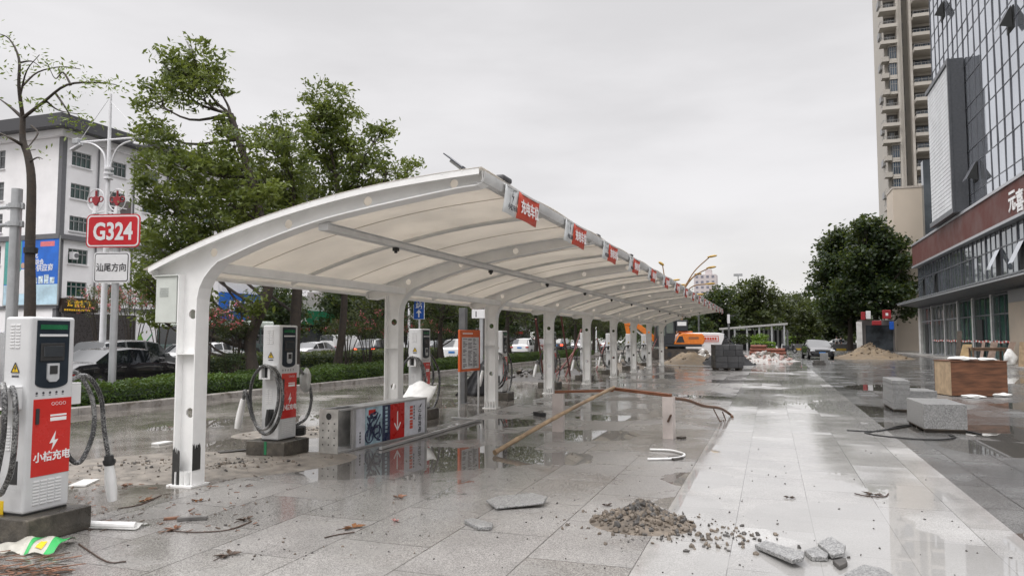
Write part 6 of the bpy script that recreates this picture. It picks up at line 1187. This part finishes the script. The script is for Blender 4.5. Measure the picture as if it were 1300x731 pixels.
# planter wall, striped kerb, hedges
t = thing('planter_wall', 'low dark grey planter wall across the end of the plaza', 'wall', (0, 106, 0)); xa, xb, xc = QY(1004, 440, 106).x, QY(1090, 440, 106).x, QY(1166, 440, 106).x
MB().box(xa, xb, 0, .5, 0, .75).obj('wall', M('planter_grey', (.12, .12, .12), .6, var=.2), t); MB().box(xb, xc, 0, .6, 0, 1.05).obj('wall', M('planter_pale', (.24, .24, .235), .6, var=.2), t)
mb = MB()
for k in range(7): x = xb+.5+k*(xc-xb-1)/6; mb.prism([(x-.3, -.02, .1), (x+.3, -.02, .1), (x, -.02, .9)], (0, .02, 0))
mb.obj('cone_marks', MATS['planter_grey'], t)
yk = M('kerb_yellow', (.55, .36, .02), .5, var=.2); kk = M('kerb_black', (.05, .05, .05), .5); mb = MB(); x = QY(985, 440, 102).x; j = 0
while x < QY(1166, 440, 102).x: mb.box(x, x+1.18, 102, 102.3, 0, .22, j % 2); x += 1.2; j += 1
tag(mb.obj('striped_kerb', [yk, kk], bevel=.01), kind='structure')
p0, p1 = QY(1098, 430, 107), QY(1166, 430, 107); hedge('clipped_hedge', 'dark clipped hedge on the pale planter wall before the red-signed shop', p0.x, p1.x, 106.8, 108.4, 1.0, 1.75, 60, lf_h, .28, .16)
p0, p1 = QY(953, 440, 72), QY(984, 440, 72); hedge('clipped_hedge', 'bright green clipped hedge behind the stacks of red tiles', p0.x, p1.x, 72, 74, .1, 1.15, 220, lf_br, .16, .09)
p = QY(963, 430, 75); bush('bright green ball bush behind the clipped bright hedge', (p.x, 75.5, 0), .8, 1.9, lf_br, 0, 1600, .16, .09, 4, None); p = QY(940, 430, 76); bush('dark dome bush beside the bright hedge', (p.x, 76, 0), 1.2, 1.9, lf_b, 0, 2000, .18, .1, 4, None)
for px, lb, mt in ((1127, 'dark reddish ball bush left of the bare little tree', LEAF('leaf_red', (.03, .015, .012), (.09, .045, .03))), (1148, 'dark reddish ball bush at the foot of the bare little tree', MATS.get('leaf_red'))): p = QY(px, 430, 108.5); bush(lb, (p.x, 109.5, .3), 1.2, 2.1, MATS['leaf_red'], 0, 2200, .2, .1, 4, None)
for px, lb in ((1005, 'yellowish-green low shrub bank beyond the parked scooter'), (1045, 'green low shrub bank behind the distant sedan')): p = QY(px, 430, 136); hedge('shrub_bank', lb, p.x-5, p.x+5, 136, 138.5, 0, 1.6, 40, lf_br if px == 1005 else lf_c, .35, .2)
b = QY(1157, 440, 103); b.z = 0; t = thing('bare_tree', 'small leafless tree against the beige gable wall', 'tree', b); mb = MB(); q = random.Random(14)
def twigs(p, d, l_, r, n_):
    e = p+d*l_; mb.tube([p, p.lerp(e, .5)+V((q.uniform(-.1, .1), 0, .05)), e], [r, r*.85, r*.7], 6)
    if n_ > 0:
        for k in range(2 if n_ < 3 else 3): twigs(e, (d+V((q.uniform(-.75, .75), q.uniform(-.4, .4), q.uniform(-.1, .35)))).normalized(), l_*.78, r*.62, n_-1)
twigs(V((0, 0, 0)), V((.05, 0, 1)), 1.5, .11, 4); mb.obj('branches', bark, t, smooth=True)
# red-signed shop and pavilion
p0, p1 = QY(1092, 430, 93), QY(1135, 395, 93); t = thing('corner_shop', 'small shop with red sign boxes beneath the huge tree', 'shop', (p0.x, 93, 0)); W_ = p1.x-p0.x; awr = M('shop_red', (.30, .02, .025), .5); MB().box(0, W_, 0, 2.8, 0, 3.6).obj('wall', M('corner_shop_wall', (.12, .11, .105), .7), t); MB().box(.6, W_-.2, -.05, 0, .1, 3).obj('shop_front', MATS['shop_glass'], t); MB().box(-.35, .2, -.35, .2, 0, 3.4).obj('pillar', wcol, t)
for a, b, z0, z1, mt in ((.1, .55, 3.6, 4.5, awr), (.6, 1.1, 3.7, 4.6, swht), (2.3, W_-.4, 3.7, 4.7, awr), (1.2, W_-1.4, 3.0, 3.5, awr), (W_-.6, W_-.15, 2.5, 3.4, sblue)): MB().box(a, b, -.7, -.4, z0, z1).obj('sign_box', mt, t, bevel=.05)
mb = MB(); mb.box(2.6, W_-.7, -.72, -.701, 4.05, 4.35); mb.obj('sign_marks', swht, t)
p0, p1 = QY(913, 417, 95), QY(1000, 413, 95); t = thing('pavilion', 'low open pavilion with a thin pale flat roof under the trees', 'pavilion', (p0.x, 95, 0)); W_ = p1.x-p0.x; zr = p0.z; MB().prism([(0, 0, zr-.15), (W_, 0, zr+.45), (W_, 4, zr+.45), (0, 4, zr-.15)], (0, 0, .22)).obj('roof', M('pavilion_roof', (.4, .4, .39), .5), t); MB().box(.3, W_-.3, 3.6, 3.8, 0, zr-.2).obj('back_wall', darkin, t)
for k in range(6): x = .4+k*(W_-.8)/5; MB().box(x-.1, x+.1, .2, .4, 0, zr-.16+.6*x/W_).obj('post', galv_p, t)
for k in range(8): x = W_*.5+k*.55; MB().box(x, x+.25, 3.4, 3.55, .3, 2.6).obj('notice_panel', M('panel_grey', (.3, .31, .31), .4), t)
p = QY(925, 405, 84); t = thing('lamp_column', 'slim dark lamp column with a white light panel beside the pavilion', 'street lamp', (p.x, 84, 0)); MB().box(-.1, .1, -.1, .1, 0, p.z+.6).obj('column', dk, t); MB().box(-.14, .14, -.16, -.101, p.z-.45, p.z+.5).obj('light_panel', swht, t); MB().box(.1, .7, -.05, .05, p.z+.35, p.z+.42).obj('arm', dk, t)
p = QY(887, 400, 78); t = thing('lamp_pole', 'dark slim pole standing behind the carport far end', 'pole', (p.x, 78, 0)); MB().cyl((0, 0, 0), (0, 0, 5.2), .09, n=10).obj('pole', dk, t)
# gold street lamps over the far carport roof
gold = M('gold_paint', (.42, .26, .05), .35, metal=.3); copper = M('copper_arm', (.26, .14, .05), .4)
def gold_lamp(label, px, Y, arms):
    b = QY(px, 428, Y); b.z = 0; t = thing('gold_street_lamp', label, 'street lamp', b, 0, 'gold street lamps beyond the carport'); ztop = max(QY(a[0], a[1], Y).z for a in arms)
    o0 = V((0, 0, QY(px, arms[0][2], Y).z)); MB().tube([(0, 0, 0), o0], [.12, .09], 10).obj('pole', copper, t, smooth=True)
    for hx, hy, sy_, dy in arms:
        s = V((0, 0, QY(px, sy_, Y).z)); h = QY(hx, hy, Y)-b; h.y += dy; MB().tube(spline([s, s.lerp(h, .45)+V((0, 0, .18*abs(h.x-s.x))), h], 6), .06, 8).obj('arm', copper, t, smooth=True)
        d = (h-s).normalized(); d.z *= .25; d.normalize(); mb = MB(); mb.tube([h-d*.25, h+d*.1, h+d*.6, h+d*.8], [.1, .22, .2, .05], 10); mb.v = [(x, y, h.z+(zz-h.z)*.55) for x, y, zz in mb.v]; mb.obj('lamp_head', gold, t, smooth=True)
gold_lamp('gold street lamp of upswept arms, the taller one against the sky', 866, 80, [(901, 326, 372, 0), (882, 346, 370, 2), (901, 341, 372, -1), (898, 360, 376, .5), (884, 374, 382, 0)])
gold_lamp('gold street lamp whose lower arms just clear the carport roof', 846, 88, [(841, 336, 362, 0), (855, 356, 366, 0), (862, 361, 370, 1)])
p = QY(937, 350, 180); t = thing('lamp_mast', 'thin mast with a small light rack above the far trees', 'mast', (p.x, 180, 0)); MB().cyl((0, 0, 0), (0, 0, p.z), .12, n=8).obj('mast', galv_p, t); MB().box(-1, 1, -.2, .2, p.z-.1, p.z+.45).obj('light_rack', galv_p, t)
# ------------------------------------------------------------------ machines and heaps at the far end
orange = M('machine_orange', (.72, .19, .012), .35, var=.1, coat=.4); mdark = M('machine_dark', (.03, .033, .038), .4, var=.2); track = M('track_steel', (.06, .05, .042), .7, var=.4)
p = G(866, 454); p.y = 58.5; p.x = QY(859, 440, 58.5).x; t = thing('excavator', 'orange excavator with a dark cab working at the far carport end', 'excavator', p, rad(14))
for s in (-1, 1):
    pts = [(-1.7+.35*math.cos(a), 0, .38+.36*math.sin(a)) for a in [PI/2+PI*k/8 for k in range(9)]]+[(1.7+.35*math.cos(a), 0, .38+.36*math.sin(a)) for a in [-PI/2+PI*k/8 for k in range(9)]]
    o = MB().prism([(x, s*1.0-.25, z_) for x, y, z_ in pts], (0, .5, 0)).obj('track', track, t, bevel=.02)
    for k in range(5): MB().cyl((-1.4+.7*k, s*1.0-.27, .34), (-1.4+.7*k, s*1.0+.27, .34), .17, n=12).obj('track_roller', mdark, o)
MB().cyl((0, 0, .7), (0, 0, .92), .7, n=20).obj('slew_ring', mdark, t); MB().box(-1.75, 1.75, -1.15, 1.15, .93, 1.1).obj('deck', mdark, t, bevel=.03)
prof = [(-.35, 1.1), (1.85, 1.1), (1.98, 1.4), (1.95, 1.75), (1.75, 1.92), (.25, 1.97), (-.05, 1.75)]; MB().prism([(x, -1.18, z_) for x, z_ in prof], (0, 2.3, 0)).obj('engine_cover', orange, t, bevel=.07); MB().prism([(-.2, -1.2, 1.25), (.45, -1.2, 1.25), (.3, -1.2, 1.72), (.05, -1.2, 1.72)], (0, .03, 0)).obj('side_grille', mdark, t); MB().box(.75, 1.5, -1.2, -1.17, 1.5, 1.68).obj('side_plate', M('machine_plate', (.3, .12, .05), .4), t); MB().box(.05, 1.1, -.9, .6, 1.98, 2.1).obj('rear_step', orange, t, bevel=.03)
cabp = [(-1.75, 1.1), (-.35, 1.1), (-.2, 1.9), (-.3, 3.0), (-1.35, 3.02), (-1.7, 2.4)]; o = MB().prism([(x, -1.16, z_) for x, z_ in cabp], (0, 1.15, 0)).obj('cab', mdark, t, bevel=.05)
MB().prism([(-1.55, -1.175, 1.75), (-1.0, -1.175, 1.75), (-1.0, -1.175, 2.8), (-1.32, -1.175, 2.8), (-1.58, -1.175, 2.35)], (0, .02, 0)).obj('cab_window', M('cab_glass', (.10, .12, .10), .08, spec=.7), o); MB().box(-.9, -.38, -1.178, -1.158, 1.95, 2.8).obj('cab_window', MATS['cab_glass'], o); MB().box(-.19, .75, -1.0, -.2, 2.1, 2.95).obj('cab_rear', mdark, t, bevel=.05); MB().box(-.05, .62, -1.02, -1.001, 2.52, 2.82).obj('white_notice', wht, o)
boom = [(-1.5, .35, 1.35), (-3.0, .35, 2.6), (-3.9, .35, 2.8)]; mb = MB(); mb.bar(boom[0], boom[1], .34, .42); mb.bar(boom[1], boom[2], .34, .4); mb.obj('boom', orange, t, bevel=.04); MB().bar((-3.85, .35, 2.85), (-3.5, .35, 1.0), .26, .32).obj('dipper_arm', orange, t, bevel=.03); MB().bar((-2.0, .35, 1.3), (-3.3, .35, 2.35), .12, .12).obj('hydraulic_ram', zinc, t)
mb = MB(); mb.prism([(-3.7, -.1, .95), (-3.3, -.1, 1.0), (-3.1, -.1, .5), (-3.5, -.1, .12), (-3.9, -.1, .3)], (0, .9, 0)); mb.obj('bucket', track, t, bevel=.02)
p = QY(900, 440, 66); van('white van with a red-framed notice parked behind the orange excavator', P_white, (p.x+.2, 63.5, 0), rad(-76), None, 8); vn = [o for o in COL.objects if o.parent is None and o.get('label', '').startswith('white van with a red')][0]
mb = MB()
for a, b in (((-.8, 1.3), (.6, 1.3)), ((.6, 1.3), (.6, 1.75)), ((.6, 1.75), (-.8, 1.75)), ((-.8, 1.75), (-.8, 1.3))): mb.bar((.945, a[0], a[1]), (.945, b[0], b[1]), .05, .01, upv=(1, 0, 0))
for k in range(6): mb.box(.94, .95, -.7+k*.2, -.55+k*.2, 1.42, 1.63)
mb.obj('red_notice', ban_r, vn)
sand = M('sand', (.19, .145, .095), .85, var=.25, scale=3, bump=.5, bscale=12); sand_d = M('sand_damp', (.12, .09, .06), .8, var=.3)
c = G(1106, 455); heap('sand_heap', 'tall brown sand heap between the dark car and the shopfronts', 'sand heap', (c.x-.1, 63, 0), 3.0, 2.5, 1.0, 260, .11, [sand, sand_d], 41); c = G(880, 462); heap('sand_heap', 'low spread of pale sand in front of the orange excavator', 'sand heap', (c.x-.3, 47.5, 0), 1.9, 2.6, .75, 50, .08, [sand, sand_d], 42, rz=.2)
c = G(972, 455); heap('rubble_heap', 'pale broken concrete rubble beside the dark paver pallet', 'rubble', (c.x, 55, 0), 2.3, 1.5, .55, 260, .2, [M('pale_rubble', (.42, .4, .38), .8, var=.3), rub_m, M('pink_rubble', (.45, .3, .27), .8)], 43); c = G(892, 455); heap('rubble_heap', 'white rubble and wrappings between the excavator and white van', 'rubble', (c.x+.4, 55.5, 0), 1.5, 1.2, .6, 150, .22, [wrap, MATS['pale_rubble'], rub_m], 44); c = QY(922, 438, 45); heap('netted_heap', 'dark netted earth heap right behind the paver pallet', 'earth heap', (c.x, 46, 0), 1.6, 1.2, 1.5, 30, .12, [M('dark_net', (.03, .03, .032), .8), rub_d], 45)
tilr = M('terracotta', (.20, .065, .04), .6, var=.3, scale=5)
for px, Y, n_, lb in ((963, 60, 4, 'taller stack of terracotta half-round tiles before the bright hedge'), (985, 59, 3, 'lower stack of terracotta half-round tiles beside the rubble')):
    p = QY(px, 445, Y); t = thing('tile_stack', lb, 'tile stack', (p.x-.75, Y, 0), rad(-6)); MB().box(0, 1.55, 0, .8, 0, .12).obj('pallet', skid, t)
    for r in range(n_): mb = MB(); [mb.tube([(.02+.05*r, .12+.18*k, .22+.24*r), (1.5-.06*r, .12+.18*k, .22+.24*r)], .115, 10) for k in range(4)]; mb.obj('tile_row', tilr, t)
# parked dark sedan facing the camera, a slab pile before it, and the sedan crossing behind
p = G(1039, 456); sedan('dark sedan facing the camera on the wet plaza beside the sand heap', P_black, (p.x, 61.5, 0), PI+rad(6), group=None); p = G(1041, 463); t = thing('slab_pile', 'small pile of grey slabs in front of the dark facing sedan', 'paving stack', p); MB().box(-.42, .3, -.3, .3, 0, .14).obj('lower_slabs', rub_d, t, bevel=.01); MB().box(-.36, .24, -.25, .25, .141, .27).obj('lower_slabs', rub_d, t, bevel=.01); MB().box(.05, .5, .5, .7, 0, .7).obj('upright_slabs', gr_s, t, bevel=.01)
p = QY(1066, 432, 116); sedan('dark grey sedan crossing side-on behind the planter wall', P_grey, (p.x, 117.5, -.1), -PI/2, group=None)
# people
skin = M('skin', (.42, .26, .19), .5); hair = M('hair', (.015, .013, .012), .5)
def person(label, loc, rz, joints, top_m, leg_m, split, shoe_z=.09, helmet=None):
    """one skinned body; joints: name -> (pos, radius); edges follow the skeleton; materials by height/limb"""
    t = thing('person', label, 'person', loc, rz); E_ = [('pel', 'chest'), ('chest', 'neck'), ('neck', 'head'), ('head', 'crown')]
    for s in 'LR': E_ += [('chest', 'sh'+s), ('sh'+s, 'el'+s), ('el'+s, 'wr'+s), ('wr'+s, 'ha'+s), ('pel', 'hip'+s), ('hip'+s, 'kn'+s), ('kn'+s, 'an'+s), ('an'+s, 'toe'+s)]
    names = list(joints); idx = {n_: i for i, n_ in enumerate(names)}; me = bpy.data.meshes.new('body'); me.from_pydata([joints[n_][0] for n_ in names], [(idx[a], idx[b]) for a, b in E_], []); o = bpy.data.objects.new('body', me); COL.objects.link(o)
    o.modifiers.new('skin', 'SKIN'); o.modifiers.new('sub', 'SUBSURF').levels = 1
    for i, n_ in enumerate(names): sv = me.skin_vertices[0].data[i]; r = joints[n_][1]; sv.radius = (r, r) if isinstance(r, float) else r; sv.use_root = (n_ == 'pel')
    dg = bpy.context.evaluated_depsgraph_get(); nm = bpy.data.meshes.new_from_object(o.evaluated_get(dg)); bpy.data.objects.remove(o); nm.name = 'body'
    for mt in (skin, top_m, leg_m, hair): nm.materials.append(mt)
    jp = {n_: V(joints[n_][0]) for n_ in names}
    for f in nm.polygons:
        near = min(names, key=lambda n_: (jp[n_]-f.center).length-.3*(joints[n_][1] if isinstance(joints[n_][1], float) else joints[n_][1][0])); k = 0
        if near in ('pel', 'hipL', 'hipR', 'knL', 'knR', 'anL', 'anR'): k = 2
        elif near in ('chest', 'shL', 'shR', 'elL', 'elR'): k = 1
        elif near.startswith('toe'): k = 3
        f.material_index = k; f.use_smooth = True
    b = bpy.data.objects.new('body', nm); COL.objects.link(b); b.parent = t
    h = jp['head'].lerp(jp['crown'], .6); MB().blob((h.x, h.y+.012, h.z+.035), .115, 3, .04, squash=(.95, 1.05, .95)).obj('helmet' if helmet else 'hair', helmet or hair, t, smooth=True)
    for s in (-.032, .032): MB().blob((h.x+s, h.y-.098, h.z-.02), .012, 1, 0, sub=1).obj('eye', hair, t)
    MB().blob((h.x, h.y-.112, h.z-.05), .018, 1, 0, sub=1, squash=(.7, 1, 1.2)).obj('nose', skin, t); MB().box(h.x-.025, h.x+.025, h.y-.108, h.y-.098, h.z-.09, h.z-.08).obj('mouth', pr, t)
    return t
stand = {'pel': ((0, 0, .95), (.15, .11)), 'chest': ((0, 0, 1.32), (.16, .11)), 'neck': ((0, 0, 1.49), .055), 'head': ((0, -.01, 1.57), .085), 'crown': ((0, 0, 1.69), .075)}
for s, x in (('L', 1), ('R', -1)): stand.update({'sh'+s: ((x*.19, 0, 1.4), .06), 'el'+s: ((x*.24, .02, 1.12), .045), 'wr'+s: ((x*.24, -.06, .88), .033), 'ha'+s: ((x*.235, -.09, .78), .03), 'hip'+s: ((x*.1, 0, .88), .09), 'kn'+s: ((x*.11, -.02, .48), .062), 'an'+s: ((x*.12, .02, .09), .045), 'toe'+s: ((x*.13, -.13, .04), .035)})
p = QY(1062, 431, 108.5); person('person in a white top and dark trousers standing by the distant sedan', (p.x, 108.5, 0), rad(40), stand, M('white_cloth', (.7, .7, .7), .8), M('dark_cloth', (.03, .03, .035), .8), .9); p = QY(1067.5, 431, 109.2); person('person all in black standing beside the one in a white top', (p.x, 109.2, 0), rad(-60), stand, M('black_cloth', (.02, .02, .022), .8), MATS['dark_cloth'], .9)
sit = dict(stand); sit.update({'pel': ((0, 0, .85), (.15, .12)), 'chest': ((0, -.08, 1.22), (.16, .12)), 'neck': ((0, -.11, 1.38), .055), 'head': ((0, -.14, 1.46), .085), 'crown': ((0, -.13, 1.58), .075)})
for s, x in (('L', 1), ('R', -1)): sit.update({'sh'+s: ((x*.19, -.1, 1.3), .065), 'el'+s: ((x*.27, -.28, 1.08), .05), 'wr'+s: ((x*.27, -.52, 1.04), .035), 'ha'+s: ((x*.27, -.6, 1.03), .03), 'hip'+s: ((x*.12, -.02, .82), .095), 'kn'+s: ((x*.17, -.38, .74), .065), 'an'+s: ((x*.15, -.35, .34), .045), 'toe'+s: ((x*.15, -.48, .3), .035)})
ycl = M('yellow_cloth', (.65, .40, .01), .7); sc_w = M('scooter_white', (.6, .6, .6), .3, coat=.6); sc_d = M('scooter_dark', (.03, .03, .035), .4)
def scooter(label, loc, rz, pm):
    t = thing('motor_scooter', label, 'scooter', loc, rz)          # local -y is forward
    for y in (-.62, .6): o = MB().cyl((-.05, y, .24), (.05, y, .24), .24, n=18).obj('wheel', tyre, t, bevel=.03); MB().cyl((-.055, y, .24), (.055, y, .24), .13, n=12).obj('rim', rim, o)
    MB().prism([(-.14, .72, .5), (-.14, .7, .72), (-.14, .05, .70), (-.14, -.02, .34), (-.14, .35, .28), (-.14, .55, .42)], (.28, 0, 0)).obj('rear_body', pm, t, bevel=.05); MB().box(-.13, .13, -.06, .7, .72, .8).obj('seat', sc_d, t, bevel=.03); MB().box(-.16, .16, -.42, .0, .26, .33).obj('footboard', sc_d, t, bevel=.02); MB().prism([(-.17, -.42, .3), (-.17, -.5, .9), (-.17, -.42, .95), (-.17, -.36, .33)], (.34, 0, 0)).obj('leg_shield', pm, t, bevel=.03)
    mb = MB(); mb.tube([(0, -.62, .26), (0, -.45, .98)], .035, 8); mb.tube([(-.32, -.42, 1.03), (.32, -.42, 1.03)], .02, 8); mb.obj('handlebar', sc_d, t); MB().box(-.07, .07, -.56, -.48, .82, .92).obj('headlight', lampc, t, bevel=.02)
    for s in (-.26, .26): MB().blob((s, -.42, 1.2), .06, 1, 0, squash=(1, .4, .7)).obj('mirror', sc_d, t); 
    return t
p = QY(1090, 431, 107.5); scooter('scooter ridden by the person in yellow near the planter wall', (p.x, 105.2, 0), rad(35), sc_d); person('person in yellow clothes and helmet riding a scooter', (p.x, 105.2, 0), rad(35), sit, ycl, ycl, .9, helmet=M('yellow_helmet', (.65, .42, .02), .3))
p = QY(994, 430, 82); scooter('white parked scooter seen beyond the terracotta tiles', (p.x-.5, 82, 0), rad(70), sc_w); scooter('dark parked scooter next to the white one', (p.x+.6, 82.6, 0), rad(60), sc_d)
